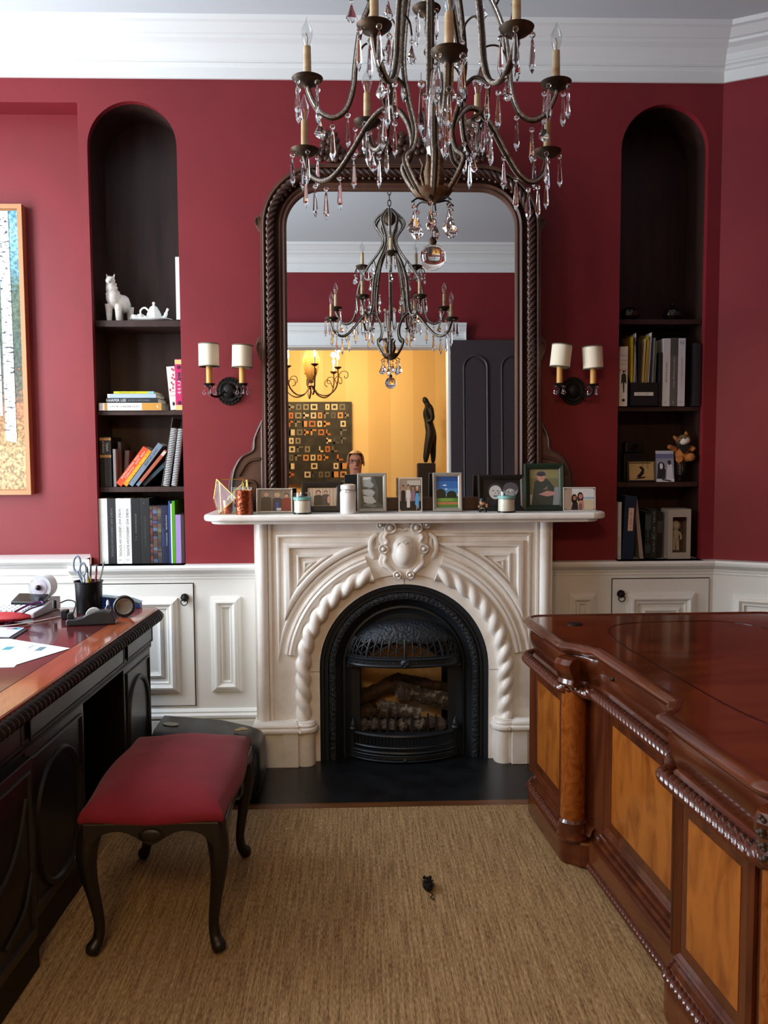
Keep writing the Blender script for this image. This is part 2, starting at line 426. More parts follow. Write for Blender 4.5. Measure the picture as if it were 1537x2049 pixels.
mb.add([(-0.18,0,0),(0.62,0,0),(0.62,0,0.8),(-0.18,0,0.8),(-0.18,0.3,0),(0.62,0.3,0),(0.62,0.3,0.8),(-0.18,0.3,0.8)], [(4,5,6,7),(0,4,7,3),(1,2,6,5),(3,7,6,2)])
wall_back = put(mb, 'wall_back', 'red', recalc=False); wall_back['kind'] = 'structure'

# canted wall and right wall
mb = MB().add([(CX, CY, 0), (CE[0], CE[1], 0), (CE[0], CE[1], CEIL), (CX, CY, CEIL)], [(0, 1, 2, 3)])
mb.add([(CX, CY+.1, 0), (CE[0]+.1, CE[1]+.1, 0), (CE[0]+.1, CE[1]+.1, CEIL), (CX, CY+.1, CEIL)], [(0, 1, 2, 3)])
struct(mb, 'wall_right_canted', 'red')
mb = MB().box(X_R, X_R+0.12, Y_F, CE[1], 0, CEIL); struct(mb, 'wall_right', 'red')
# left wall with two tall sash windows
WIN = [(-1.45, -0.45), (-2.85, -1.85)]; WZ0, WZ1 = 0.75, 3.1
mb = MB()
ys = [Y_F, -2.85, -1.85, -1.45, -0.45, 0.6]
for a, b in ((0, 1), (2, 3), (4, 5)): mb.box(X_L-0.15, X_L, ys[a], ys[b], 0, CEIL)
for a, b in WIN: mb.box(X_L-0.15, X_L, a, b, 0, WZ0); mb.box(X_L-0.15, X_L, a, b, WZ1, CEIL)
struct(mb, 'wall_left', 'red')
for k, (a, b) in enumerate(WIN):
    w_ = MB(); 
    for y in (a, b-0.05): w_.box(X_L-0.14, X_L+0.02, y, y+0.05, WZ0, WZ1)
    for z in (WZ0, (WZ0+WZ1)/2-0.02, WZ1-0.05): w_.box(X_L-0.12, X_L+0.02, a, b, z, z+0.05)
    w_.box(X_L-0.09, X_L-0.05, (a+b)/2-0.012, (a+b)/2+0.012, WZ0, WZ1)
    wf = put(w_, 'window_%d' % (k+1), 'white'); wf['kind'] = 'structure'
    c_ = MB(); rect = [(X_L, a, WZ0), (X_L, a, WZ1), (X_L, b, WZ1), (X_L, b, WZ0)]
    c_.sweep([(0, 0), (0, 0.02), (-0.10, 0.035), (-0.12, 0.02), (-0.12, 0)], rect, (1, 0, 0), closed=True)
    put(c_, 'window_frame', 'white', wf)

# opposite wall with the wide doorway to the dining room
DJ0, DJ1, DZ = -1.6, 0.80, 2.63
mb = MB().box(X_L-0.2, DJ0, Y_F-0.14, Y_F, 0, CEIL).box(DJ1, X_R+0.1, Y_F-0.14, Y_F, 0, CEIL).box(DJ0, DJ1, Y_F-0.14, Y_F, DZ, CEIL)
struct(mb, 'wall_front', 'red')
t = MB()
t.box(DJ0-0.12, DJ0+0.02, Y_F-0.15, Y_F+0.025, 0, DZ).box(DJ1-0.015, DJ1+0.10, Y_F-0.15, Y_F+0.025, 0, DZ)
t.sweep([(0, 0), (0.03, 0), (0.03, 0.10), (0.045, 0.115), (0.06, 0.12), (0.075, 0.15), (0.09, 0.16), (0.09, 0.18), (0, 0.18)],
        [(DJ1+0.14, Y_F, DZ-0.01), (DJ0-0.15, Y_F, DZ-0.01)], (0, 0, 1))
t.box(DJ0, DJ1, Y_F-0.15, Y_F, DZ-0.02, DZ)
t.box(DJ1+0.135, DJ1+0.14, Y_F, Y_F+0.06, DZ, DZ+0.16)
o = put(t, 'trim_1', 'white'); o['kind'] = 'structure'

# plaster crown all round
CROWN = [(0.0, 0.0), (0.012, 0.0), (0.012, 0.052), (0.026, 0.056), (0.03, 0.064), (0.026, 0.070), (0.04, 0.074), (0.044, 0.082),
         (0.05, 0.088), (0.062, 0.110), (0.085, 0.128), (0.115, 0.138), (0.118, 0.150), (0.135, 0.152), (0.15, 0.162), (0.175, 0.178),
         (0.195, 0.182), (0.205, 0.20)]
path = [(X_L, 0, 3.25), (CX, 0, 3.25), (CE[0], CE[1], 3.25), (X_R, Y_F, 3.25), (X_L, Y_F, 3.25), (X_L, 0, 3.25)]
mb = MB().sweep(CROWN, path[:-1], (0, 0, 1), closed=True)
o = put(mb, 'trim_2', 'white', recalc=False); o['kind'] = 'structure'

# ---------------------------------------------------------------- wainscot: boards, ledge, base moulding
RAIL = [(0.0, 0.0), (0.012, 0.0), (0.016, 0.008), (0.012, 0.016), (0.022, 0.020), (0.024, 0.03), (0.035, 0.038), (0.052, 0.046), (0.062, 0.054),
        (0.066, 0.066), (0.062, 0.078), (0.0, 0.078)]
BASE = [(0, 0), (0.03, 0), (0.03, 0.155), (0.026, 0.165), (0.034, 0.172), (0.034, 0.184), (0.018, 0.192), (0.02, 0.2), (0.012, 0.208), (0, 0.212)]
WY = -0.012
wcan = Matrix.Translation((CX, CY, 0)) @ Matrix.Rotation(-CA, 4, 'Z')
wl = struct(MB().box(REC_X, -0.45, WY, -0.001, 0, 0.86), 'wall_wainscot_left', 'cream')
wr = struct(MB().box(0.88, CX+0.004, WY, -0.001, 0, 0.86), 'wall_wainscot_right', 'cream')
wc = struct(MB().box(0, CLEN, WY, -0.001, 0, 0.86).xf(wcan), 'wall_wainscot_canted', 'cream')
struct(MB().box(X_R-0.012, X_R-0.001, Y_F, CE[1], 0, 0.86), 'wall_wainscot_side', 'cream')
rail = MB()
rail.sweep(RAIL, [(REC_X-0.09, 0, 0.857), (-0.45, 0, 0.857)], (0, 0, 1), closed_prof=True)
rail.sweep(RAIL, [(0.88, 0, 0.857), (CX, CY, 0.857), (CE[0], CE[1], 0.857), (X_R, Y_F, 0.857)], (0, 0, 1), closed_prof=True)
o = put(rail, 'trim_3', 'white'); o['kind'] = 'structure'
# niche sills are the top of the ledge
sl = MB()
for a, b in (NL, NR): sl.box(a-0.002, b+0.002, -0.05, 0.31, 0.925, 0.935)
o = put(sl, 'trim_4', 'white'); o['kind'] = 'structure'
bs = MB()
bs.sweep(BASE, [(REC_X, WY, 0), (-0.45, WY, 0)], (0, 0, 1), closed_prof=True)
bs.sweep(BASE, [(0.88, WY, 0), (CX, CY-0.012, 0), (CE[0], CE[1]-0.012, 0)], (0, 0, 1), closed_prof=True)
o = put(bs, 'baseboard_back', 'white'); o['kind'] = 'structure'
# higher ledge in the left recess, over a boxed radiator
lb = MB().sweep([(0, 0), (0.02, 0), (0.03, 0.012), (0.045, 0.02), (0.055, 0.03), (0.06, 0.045), (0.0, 0.045)], [(X_L, 0.0, 0.925), (-1.302, 0.0, 0.925)], (0, 0, 1), closed_prof=True)
lb.box(X_L, REC_X, 0, REC_Y, 0.93, 0.97)
lb.box(-1.32, -1.302, -0.06, 0.0, 0.935, 0.97)
o = put(lb, 'trim_5', 'white'); o['kind'] = 'structure'
lb = MB().box(X_L, REC_X, 0.0, 0.02, 0, 0.93); lb.sweep(BASE, [(X_L, 0, 0), (REC_X, 0, 0)], (0, 0, 1), closed_prof=True)
for z in (0.9, 0.86): lb.box(X_L, REC_X, -0.012, 0.0, z-0.012, z)
o = put(lb, 'trim_6', 'cream'); o['kind'] = 'structure'

PANEL = [(0, 0), (0, 0.010), (-0.008, 0.014), (-0.014, 0.016), (-0.02, 0.022), (-0.028, 0.024), (-0.034, 0.018), (-0.042, 0.012), (-0.05, 0.012), (-0.055, 0.004), (-0.055, 0)]
def raised_panel(x0, x1, z0, z1, y, parent, name='panel_moulding', k=1.0, mtx=None, mat='cream'):
    mb = MB()
    mb.sweep([(u*k, v*k) for u, v in PANEL], [(x0, y, z0), (x1, y, z0), (x1, y, z1), (x0, y, z1)], (0, -1, 0), closed=True)
    e = 0.075*k
    if x1-x0 > 2.6*e:
        mb.sweep([(u*0.45*k, v*0.55*k) for u, v in PANEL], [(x0+e, y, z0+e), (x1-e, y, z0+e), (x1-e, y, z1-e), (x0+e, y, z1-e)], (0, -1, 0), closed=True)
    if mtx: mb.xf(mtx)
    return put(mb, name, mat, parent, recalc=False)
raised_panel(-0.728, -0.583, 0.297, 0.772, WY, wl)
raised_panel(1.052, 1.188, 0.297, 0.769, WY, wr)
raised_panel(0.10, 0.85, 0.297, 0.765, WY, wc, mtx=wcan)

def ring_pull(x, z, y, parent):
    mb = MB().lathe([(0.0, 0), (0.017, 0), (0.02, -0.006), (0.015, -0.012), (0.011, -0.02), (0.005, -0.024), (0, -0.025)], (x, y, z), 14, 'y')
    for k in range(8):
        a = k*PI/4; mb.sphere((x+0.015*math.cos(a), y-0.012, z+0.015*math.sin(a)), 0.006, 6, 4)
    h = put(mb, 'pull_boss', 'bronze_dk', parent, smooth=True)
    r = MB(); pts = [(x+0.016*math.cos(a), y-0.024, z-0.02+0.016*math.sin(a)) for a in [2*PI*i/18 for i in range(18)]]
    put(r.tube(pts, 0.0026, 6, closed=True), 'pull_ring', 'bronze_dk', h, smooth=True)
def cabinet_door(k, x0, x1, z0, z1, px0, px1, ring_x, ring_z):
    mb = MB().box(x0+0.003, x1-0.003, WY-0.008, WY+0.002, z0+0.003, z1-0.003)
    d = put(mb, 'door_%d' % k, 'cream', bev=0.001); d['kind'] = 'structure'
    g = MB().sweep([(-0.004, -0.0005), (-0.004, 0.0006), (0.0015, 0.0006), (0.0015, -0.0005)], [(x0, WY, z0), (x1, WY, z0), (x1, WY, z1), (x0, WY, z1)], (0, -1, 0), closed=True)
    put(g, 'door_gap', cm('#15110f', 0.9), d, recalc=False)
    raised_panel(px0, px1, 0.297, 0.769, WY-0.008, d)
    ring_pull(ring_x, ring_z, WY-0.008, d)
cabinet_door(1, -1.30, -0.811, 0.227, 0.841, -1.225, -0.889, -0.853, 0.772)
cabinet_door(2, 1.269, 1.762, 0.227, 0.843, 1.346, 1.687, 1.311, 0.768)

# ---------------------------------------------------------------- bookcases set into the niches
def bookcase(label, x0, x1, zs):
    t = thing('built_in_bookcase', label, 'bookcase', ((x0+x1)/2, 0.04, N_BOT))
    lp = niche_loop(x0, x1, 0.004); n = len(lp)
    mb = MB().add([(p[0], 0.04, p[1]) for p in lp] + [(p[0], 0.30, p[1]) for p in lp],
                  [(i, (i+1) % n, n+(i+1) % n, n+i) for i in range(n)] + [tuple(range(n, 2*n))])
    put(mb, 'carcass', 'niche', t, recalc=False)
    for z1, z0 in zs:
        put(MB().box(x0, x1, 0.045, 0.298, z0, z1), 'shelf', 'niche', t, bev=0.002)
    return t
bookcase('dark wood arched bookcase niche holding the alpaca figurine and tea set', *NL, ((2.128, 2.097), (1.690, 1.668), (1.315, 1.289)))
bookcase('dark wood arched bookcase niche holding the plush toy and magazine file', *NR, ((2.132, 2.108), (1.700, 1.678), (1.322, 1.298)))

# floor finishes
mb = MB().box(-0.62, 1.06, -0.70, -0.05, -0.0019, -0.0002)
put(mb, 'hearth', 'slate'); tag(bpy.data.objects['hearth'], 'black slate hearth slab in front of the fireplace', 'hearth')
mb = MB().box(-2.2, 2.2, Y_F+0.1, -0.757, 0.0, 0.009)
rug = put(mb, 'rug', 'rug', bev=0.003); tag(rug, 'large plain woven jute coloured rug covering the floor', 'rug')
fb = MB().box(-0.62, 1.06, -0.755, -0.703, 0.0, 0.007); o = put(fb, 'trim_7', 'floorwood'); o['kind'] = 'structure'
# ================================================================ FIREPLACE
FY = -0.205                    # marble front face
ZS = 0.448                     # springing height of the arch
def arch_pts(r, z0, y, n=40, x=XC):
    return [(x-r, y, z0)] + [(p[0], y, p[1]) for p in arc(x, ZS, r, PI, 0, n)] + [(x+r, y, z0)]
def arch_band(mb, prof, z0, n=40):
    """profile of (radius, y) swept round legs and arch"""
    rows = [arch_pts(r, z0, y, n) for r, y in prof]; k = len(rows[0]); o = []
    for rw in rows: o += rw
    fs = [(j*k+i, j*k+i+1, (j+1)*k+i+1, (j+1)*k+i) for j in range(len(rows)-1) for i in range(k-1)]
    return mb.add(o, fs)
fp = thing('fireplace_surround', 'carved white marble fireplace surround with arched opening and rope moulding', 'fireplace', (XC, -0.1, 0))
mb = MB()
out = [(-0.486, 0.0), (XC-0.452, 0.0)] + [(p[0], p[2]) for p in arch_pts(0.452, 0.0, 0)[1:-1]] + [(XC+0.452, 0.0), (0.922, 0.0), (0.922, 1.155), (-0.486, 1.155)]
mb.prism(out, FY, -0.013)
put(mb, 'body', 'marble', fp, bev=0.003)
# plain slips inside the rope, jointed at the springing
mb = MB(); arch_band(mb, [(0.452, FY+0.02), (0.452, FY+0.012), (0.405, FY+0.012), (0.405, -0.05)], 0.0)
slip = put(mb, 'slip', 'marble', fp, smooth=True)
for bx in ((XC-0.452, XC-0.406, 0.4352, 0.4368), (XC+0.406, XC+0.452, 0.4352, 0.4368), (XC-0.001, XC+0.001, ZS+0.406, ZS+0.452)):
    put(MB().box(bx[0], bx[1], FY+0.0108, FY+0.0125, bx[2], bx[3]), 'joint', cm('#5d5148', 0.9), slip)
# rope round the arch, two halves broken by the cartouche
for sx in (-1, 1):
    pts = [(XC+sx*0.482, FY-0.006, 0.205), (XC+sx*0.482, FY-0.006, ZS)]
    pts += [(XC+sx*0.482*math.cos(a), FY-0.006, ZS+0.482*math.sin(a)) for a in [i*1.25/40 for i in range(1, 41)]]
    pts = resample(pts, 0.004)
    put(MB().tube(pts, 0.031, 24, lobes=2, pitch=0.080*sx, amp=0.24), 'rope_moulding', 'marble', fp, smooth=True)
    # berries set in the twists
    p2 = resample(pts, 0.08); rme = MB().sphere((0, 0, 0), (0.010, 0.008, 0.017), 8, 6).mesh('rope_bead', M['marble'], True)
    many('rope_bead', rme, [(p[0]-sx*0.006, p[1]-0.025, p[2]) for p in p2[1:-1]], fp)
    # bolection arch with pointed foot
    ap = [(XC+sx*0.550*math.cos(a), FY, ZS+0.550*math.sin(a)) for a in [0.14 + i*(1.24-0.14)/36 for i in range(37)]]
    if sx < 0: ap = ap
    pf = [(-0.024, 0), (-0.024, 0.006), (-0.016, 0.016), (-0.004, 0.020), (0.008, 0.012), (0.012, 0.016), (0.02, 0.014), (0.024, 0.0)]
    mbb = MB().sweep([(u*sx, v) for u, v in pf], ap, (0, -1, 0), closed_prof=True)
    put(mbb, 'arch_moulding', 'marble', fp, smooth=0.9)
    # spandrel: nested triangular mouldings
    def tri(off, R, n=14):
        xl = XC + sx*(0.595-off); zt = 1.088-off
        a1 = math.acos(min(1, (0.595-off)/R)); a2 = math.asin(min(1, (zt-ZS)/R))
        xm = XC + sx*(0.105+off*0.6)
        pts = [(xl, zt)] + [(XC+sx*R*math.cos(a), ZS+R*math.sin(a)) for a in [a1+(min(a2, 1.36-off*1.5)-a1)*i/n for i in range(n+1)]]
        if pts[-1][1] < zt-0.004: pts.append((pts[-1][0], zt))
        return pts
    for off, R, hh, wd in ((0.0, 0.600, 0.010, 0.010), (0.045, 0.628, 0.020, 0.018), (0.095, 0.655, 0.012, 0.008), (0.125, 0.672, 0.008, 0.006)):
        tp = tri(off, R); P3 = [(p[0], FY, p[1]) for p in tp]
        if sx > 0: P3 = P3[::-1]
        mt = MB().sweep([(wd, 0), (wd*0.8, hh*0.7), (0.2*wd, hh), (-0.5*wd, hh*0.9), (-wd, 0)], P3, (0, -1, 0), closed=True)
        put(mt, 'spandrel_moulding', 'marble', fp, recalc=False, smooth=0.8)
    # engaged shaft at the outer edge
    xs = XC + sx*0.668
    sh = MB().lathe([(0.027, 0.2), (0.027, 1.155)], (xs, FY-0.002, 0), 20, 'z')
    sh.box(xs-0.037, xs+0.037, FY-0.004, -0.02, 0.2, 1.155)
    put(sh, 'shaft', 'marble', fp, smooth=0.6)
    sh = MB().box(XC+sx*0.632-0.007, XC+sx*0.632+0.007, FY-0.012, FY, 0.2, 1.155); put(sh, 'fillet', 'marble', fp, bev=0.003)
    # plinth block, drum and cap moulding
    xa, xb = sorted((XC+sx*0.712, XC+sx*0.505)); xd = XC + sx*0.474
    pl = MB().box(xa, xb, -0.272, -0.014, 0.0, 0.165); pl.lathe([(0.046, 0.0), (0.046, 0.165)], (xd, -0.222, 0), 22, 'z'); pl.box(min(xd-0.046, xd), max(xd+0.046, xd), -0.222, -0.014, 0, 0.165)
    put(pl, 'plinth', 'marble', fp, smooth=0.6)
    cpf = [(0.0, 0.163), (0.012, 0.163), (0.016, 0.172), (0.012, 0.182), (0.002, 0.186), (0.006, 0.194), (0.002, 0.204), (-0.012, 0.21), (-0.03, 0.212)]
    dr = [(xd+sx*(-0.046)*math.cos(a), -0.222-0.046*math.sin(a), 0) for a in [i*PI/12 for i in range(0, 11)]]
    if sx < 0: pth = [(xa, -0.02, 0), (xa, -0.272, 0), (xb-0.004, -0.272, 0)] + dr[::-1] + [(xd+0.046, -0.02, 0)]
    else: pth = [(xd-0.046, -0.02, 0)] + dr + [(xa+0.004, -0.272, 0), (xb, -0.272, 0), (xb, -0.02, 0)]
    cp = MB().sweep(cpf, pth, (0, 0, 1)); cp.box(xa+0.004, xb-0.004, -0.262, -0.02, 0.16, 0.209); cp.lathe([(0.044, 0.16), (0.044, 0.209)], (xd, -0.222, 0), 18)
    put(cp, 'plinth_cap', 'marble', fp, recalc=False, smooth=0.8)
    # raised panel line on the plinth
    q = MB().box(xb-0.075 if sx < 0 else xa-0.001, xb+0.001 if sx < 0 else xa+0.075, -0.279, -0.27, 0.0, 0.16); put(q, 'plinth_face', 'marble', fp, bev=0.003)
# cartouche
cz = 1.022; cx = XC-0.004
ct = MB()
lob = []
for i in range(48):
    a = 2*PI*i/48; r = 0.105 + 0.014*math.cos(6*a+PI) ; lob.append((cx + r*1.12*math.cos(a), cz + r*1.22*math.sin(a)))
ct.prism(lob, FY-0.018, FY)
car = put(ct, 'cartouche', 'marble', fp, bev=0.012, seg=3)
b = MB().sphere((cx+0.003, FY-0.02, cz-0.012), (0.062, 0.030, 0.078), 24, 14); b.sphere((cx+0.003, FY-0.03, cz-0.012), (0.046, 0.040, 0.062), 24, 14)
put(b, 'cartouche_boss', 'marble', car, smooth=True)
def scroll(mb, x, z, r, y, turn=1):
    mb.lathe([(r, 0.0), (r, -0.018), (r*0.86, -0.026), (r*0.6, -0.02), (r*0.55, -0.014), (r*0.48, -0.014), (r*0.4, -0.03), (r*0.2, -0.036), (0, -0.037)], (x, y, z), 18, 'y')
for dx, dz, r in ((-0.062, 0.105, 0.030), (0.062, 0.105, 0.030), (-0.108, 0.118, 0.019), (0.108, 0.118, 0.019), (-0.095, 0.005, 0.024), (0.095, 0.005, 0.024), (-0.030, -0.118, 0.020), (0.030, -0.118, 0.020)):
    sb = MB(); scroll(sb, cx+dx, cz+dz, r, FY-0.014); put(sb, 'scroll', 'marble', car, smooth=0.9)
for sx in (-1, 1):
    bd = MB()
    bd.tube(spline([(cx+sx*0.075, FY-0.022, cz+0.085), (cx+sx*0.088, FY-0.026, cz+0.06), (cx+sx*0.078, FY-0.026, cz+0.04), (cx+sx*0.09, FY-0.022, cz+0.02)], 6), 0.008, 8)
    bd.tube(spline([(cx+sx*0.1, FY-0.02, cz-0.015), (cx+sx*0.085, FY-0.026, cz-0.035), (cx+sx*0.09, FY-0.026, cz-0.06), (cx+sx*0.07, FY-0.026, cz-0.085), (cx+sx*0.045, FY-0.022, cz-0.11)], 6), 0.009, 8)
    bd.tube(spline([(cx+sx*0.04, FY-0.02, cz+0.09), (cx+sx*0.02, FY-0.024, cz+0.1), (cx, FY-0.022, cz+0.092)], 6), 0.008, 8)
    # curled leaf ears spilling to the sides
    bd.tube(spline([(cx+sx*0.12, FY-0.004, cz+0.075), (cx+sx*0.15, FY-0.012, cz+0.05), (cx+sx*0.155, FY-0.012, cz+0.0), (cx+sx*0.135, FY-0.004, cz-0.045)], 6), [0.006]+[0.012]*17+[0.006], 8)
    put(bd, 'strapwork', 'marble', car, smooth=True)
# heart shaped fold on the boss
bd = MB(); hp = []
for i in range(33):
    t = -PI*0.75 + 1.5*PI*i/32; hp.append((cx+0.003+0.036*math.sin(t)*abs(math.cos(t/2))**0.2, FY-0.06+0.012*abs(math.sin(t)), cz+0.012+0.034*math.cos(t)-0.016*math.exp(-(t/0.35)**2)))
put(MB().tube(hp, 0.0035, 6), 'boss_fold', 'marble', car, smooth=True)
# shelf
def shelf_out(x0, x1, y0, r):
    return [(x0, 0.0), (x0, y0+r)] + [(x0+r-r*math.cos(a), y0+r-r*math.sin(a)) for a in [i*PI/2/8 for i in range(1, 9)]] + [(x1-r+r*math.sin(a), y0+r-r*math.cos(a)) for a in [i*PI/2/8 for i in range(1, 9)]] + [(x1, 0.0)]
mb = MB(); so = shelf_out(-0.705, 1.150, -0.362, 0.09); mb.prism(so, 1.170, 1.2, 'z')
put(mb, 'mantel_shelf', 'marble', fp, bev=0.010, seg=3)
mb = MB(); mb.prism(shelf_out(-0.675, 1.12, -0.335, 0.08), 1.155, 1.171, 'z'); put(mb, 'shelf_moulding', 'marble', fp, bev=0.007, seg=3)

# ---------------------------------------------------------------- cast iron insert
ins = thing('fireplace_insert', 'black cast iron arched fireplace insert with latticed hood and fender', 'fireplace insert', (XC, -0.15, 0.006))
IY = -0.165
mb = MB(); arch_band(mb, [(0.404, -0.06), (0.404, IY-0.018), (0.396, IY-0.026), (0.386, IY-0.024), (0.382, IY-0.012), (0.376, IY-0.012), (0.374, IY-0.018), (0.366, IY-0.018), (0.364, IY-0.006)], 0.0)
put(mb, 'arch_frame', 'iron', ins, smooth=0.6)
mb = MB(); arch_band(mb, [(0.365, IY-0.004), (0.358, IY-0.014), (0.346, IY-0.018), (0.332, IY-0.014), (0.326, IY-0.004)], 0.0)
put(mb, 'leaf_band', 'iron_orn', ins, smooth=True)
mb = MB(); arch_band(mb, [(0.327, IY-0.006), (0.318, IY+0.01), (0.298, IY+0.03), (0.294, IY+0.018), (0.284, IY+0.016), (0.280, IY+0.03), (0.262, IY+0.042), (0.25, IY+0.044)], 0.0)
put(mb, 'inner_arch', 'iron', ins, smooth=0.6)
# leaf buds along the decorated band
bd = MB()
for p in resample(arch_pts(0.3455, 0.05, IY-0.016), 0.024): bd.sphere(p, (0.008, 0.005, 0.008), 6, 4)
put(bd, 'leaf_buds', 'iron', ins, smooth=True, kind='stuff')
loop = [(XC-0.252, 0.0), (XC+0.252, 0.0), ] + arc(XC, ZS, 0.252, 0, PI, 24)
hole = [(0.005, 0.10), (0.433, 0.10), (0.433, 0.47)] + [(p[0], p[1]) for p in arc(XC, 0.47, 0.214, 0, PI, 16, 0.13)][1:-1] + [(0.005, 0.47)]
mb = MB(); vs, fs = fill_mesh([loop, hole], IY+0.043); mb.add(vs, fs); put(mb, 'face_plate', 'iron', ins)
# firebox
mb = MB(); x0, x1, y0, y1, z0, z1 = -0.03, 0.468, IY+0.045, 0.20, 0.06, 0.64
mb.add([(x0,y0,z0),(x1,y0,z0),(x1,y1,z0),(x0,y1,z0),(x0,y0,z1),(x1,y0,z1),(x1,y1,z1),(x0,y1,z1)], [(0,1,2,3),(4,7,6,5),(1,5,6,2),(0,3,7,4)])
put(mb, 'firebox', 'iron', ins, recalc=False)
fbk = [(x0+0.04, 0.06), (x1-0.04, 0.06), (x1-0.04, 0.36)] + arc(XC, 0.36, 0.21, 0, PI, 16, 0.13)[1:-1] + [(x0+0.04, 0.36)]
put(MB().prism(fbk, 0.13, 0.15).box(x0, x1, 0.15, 0.2, 0.05, 0.64), 'fire_back', 'brick', ins)
put(MB().box(x0, x1, 0.148, 0.152, 0.05, 0.64), 'fire_back_plate', 'iron', ins)
# hood
HX, HZ, HY = XC, 0.492, IY+0.03
def dome(u, t, g=1.0):       # u -1..1 across, t 0..1 up
    a = PI/2*t; rx = 0.268*math.cos(a)**0.75*g; ry = 0.115*math.cos(a)**0.6*g
    th = PI/2 + u*PI/2
    return (HX - rx*math.cos(th), HY - ry*math.sin(th), HZ + 0.182*math.sin(a))
mb = MB(); nu, nt_ = 28, 8; rows = [[dome(-1+2*i/nu, 0.34+0.66*j/nt_*0.985) for i in range(nu+1)] for j in range(nt_+1)]
for i in range(nu+1):        # scalloped lower edge
    p = rows[0][i]; rows[0][i] = (p[0], p[1], p[2]-0.012*abs(math.sin(i*PI/4)))
vs = [p for r in rows for p in r]; k = nu+1
mb.add(vs, [(j*k+i, j*k+i+1, (j+1)*k+i+1, (j+1)*k+i) for j in range(nt_) for i in range(nu)])
hood = put(mb, 'hood', 'iron_orn', ins, smooth=True, recalc=False)
lat = MB()
for i in range(-10, 11):
    u = i/10.5; lat.tube([dome(u, t/6*0.38) for t in range(7)], 0.0032 if i % 5 else 0.0065, 6)
for i in range(-11, 10):
    if i % 2: lat.tube([dome(max(-1, min(1, (i + 4*t/7)/10.5)), t/7*0.38, 0.99) for t in range(8)], 0.0028, 6); lat.tube([dome(max(-1, min(1, (i + 4 - 4*t/7)/10.5)), t/7*0.38, 0.99) for t in range(8)], 0.0028, 6)
lat.tube([dome(u/14, 0.07) for u in range(-14, 15)], 0.004, 6)
put(lat, 'hood_lattice', 'iron', hood, smooth=True, kind='stuff')
rim = MB(); pth = [(dome(u/16, 0)[0], dome(u/16, 0)[1], HZ) for u in range(-16, 17)]
rim.sweep([(0, -0.03), (0.006, -0.03), (0.010, -0.022), (0.006, -0.016), (0.006, 0.004), (0.012, 0.010), (0.004, 0.016), (-0.008, 0.016), (-0.008, -0.03)], pth, (0, 0, 1), closed_prof=True)
rim.box(HX-0.275, HX-0.20, HY-0.03, HY+0.01, HZ-0.042, HZ-0.026); rim.box(HX+0.20, HX+0.275, HY-0.03, HY+0.01, HZ-0.042, HZ-0.026)
rm = put(rim, 'hood_rim', 'iron', hood, recalc=True)
rv = MB()
for u in range(-12, 13, 2):
    if u: p = dome(u/16, 0, 1.035); rv.sphere((p[0], p[1], HZ-0.006), 0.0045, 8, 5)
put(rv, 'rivets', 'iron', hood, smooth=True, kind='stuff')
ro = MB().lathe([(0.024, 0.01), (0.024, -0.004), (0.018, -0.012), (0.008, -0.016), (0, -0.016)], (HX, HY-0.122, HZ-0.008), 16, 'y')
for k_ in range(4): ro.sphere((HX+0.011*math.cos(k_*PI/2), HY-0.134, HZ-0.008+0.011*math.sin(k_*PI/2)), (0.009, 0.006, 0.009), 8, 5)
put(ro, 'rosette', 'iron', hood, smooth=True)
# grate and bow fender
def bow(u, d=0.10, w=0.248): return (XC + w*u, IY+0.02 - d*(1-u*u)**0.8 if abs(u) < 1 else IY+0.02)
for i in range(9):
    u = -0.8 + 1.6*i/8; put(MB().box(XC+0.2*u-0.005, XC+0.2*u+0.005, IY+0.058, IY+0.068, 0.10, 0.19+0.008*(i % 2)), 'grate_bar', 'iron', ins, bev=0.002)
fe = MB()
rowp = [(bow(-1+2*i/30)[0], bow(-1+2*i/30)[1]) for i in range(31)]
def rail_at(z, h, t0, t1): fe.sweep([(-t0, 0), (t1, 0), (t1+0.003, h/2), (t1, h), (-t0, h)], [(x, y, z) for x, y in rowp], (0, 0, 1), closed_prof=True)
rail_at(0.122, 0.014, 0.012, 0.006); rail_at(0.068, 0.010, 0.006, 0.006); rail_at(0.044, 0.012, 0.02, 0.012); rail_at(0.034, 0.006, 0.006, 0.014); rail_at(0.008, 0.028, 0.004, 0.006); rail_at(0.008, 0.006, 0.01, 0.012)
fend = put(fe, 'fender', 'iron', ins)
sp = MB()
for i in range(1, 30): x, y = rowp[i]; sp.tube([(x, y, 0.075), (x, y, 0.125)], 0.0032, 6)
put(sp, 'fender_spindles', 'iron', fend, smooth=True, kind='stuff')
for u in (-1, 1):
    x, y = bow(u); pst = MB().lathe([(0.016, 0.008), (0.016, 0.14), (0.02, 0.145), (0.018, 0.152), (0.014, 0.155), (0.016, 0.162), (0.012, 0.172), (0.004, 0.188), (0.002, 0.196), (0, 0.198)], (x, y-0.006, 0), 14)
    put(pst, 'fender_post', 'iron', ins, smooth=0.8)
rv = MB()
for i in range(3, 28, 3): x, y = rowp[i]; rv.sphere((x, y-0.007, 0.02), 0.0045, 8, 5)
rv.sphere((XC, bow(0)[1]-0.012, 0.018), 0.011, 10, 8); put(rv, 'fender_rivets', 'iron', fend, smooth=True, kind='stuff')
# tray filling the fender behind the spindles
put(MB().prism([(x, y+0.014) for x, y in rowp], 0.008, 0.045, 'z'), 'ash_tray', 'iron', ins)

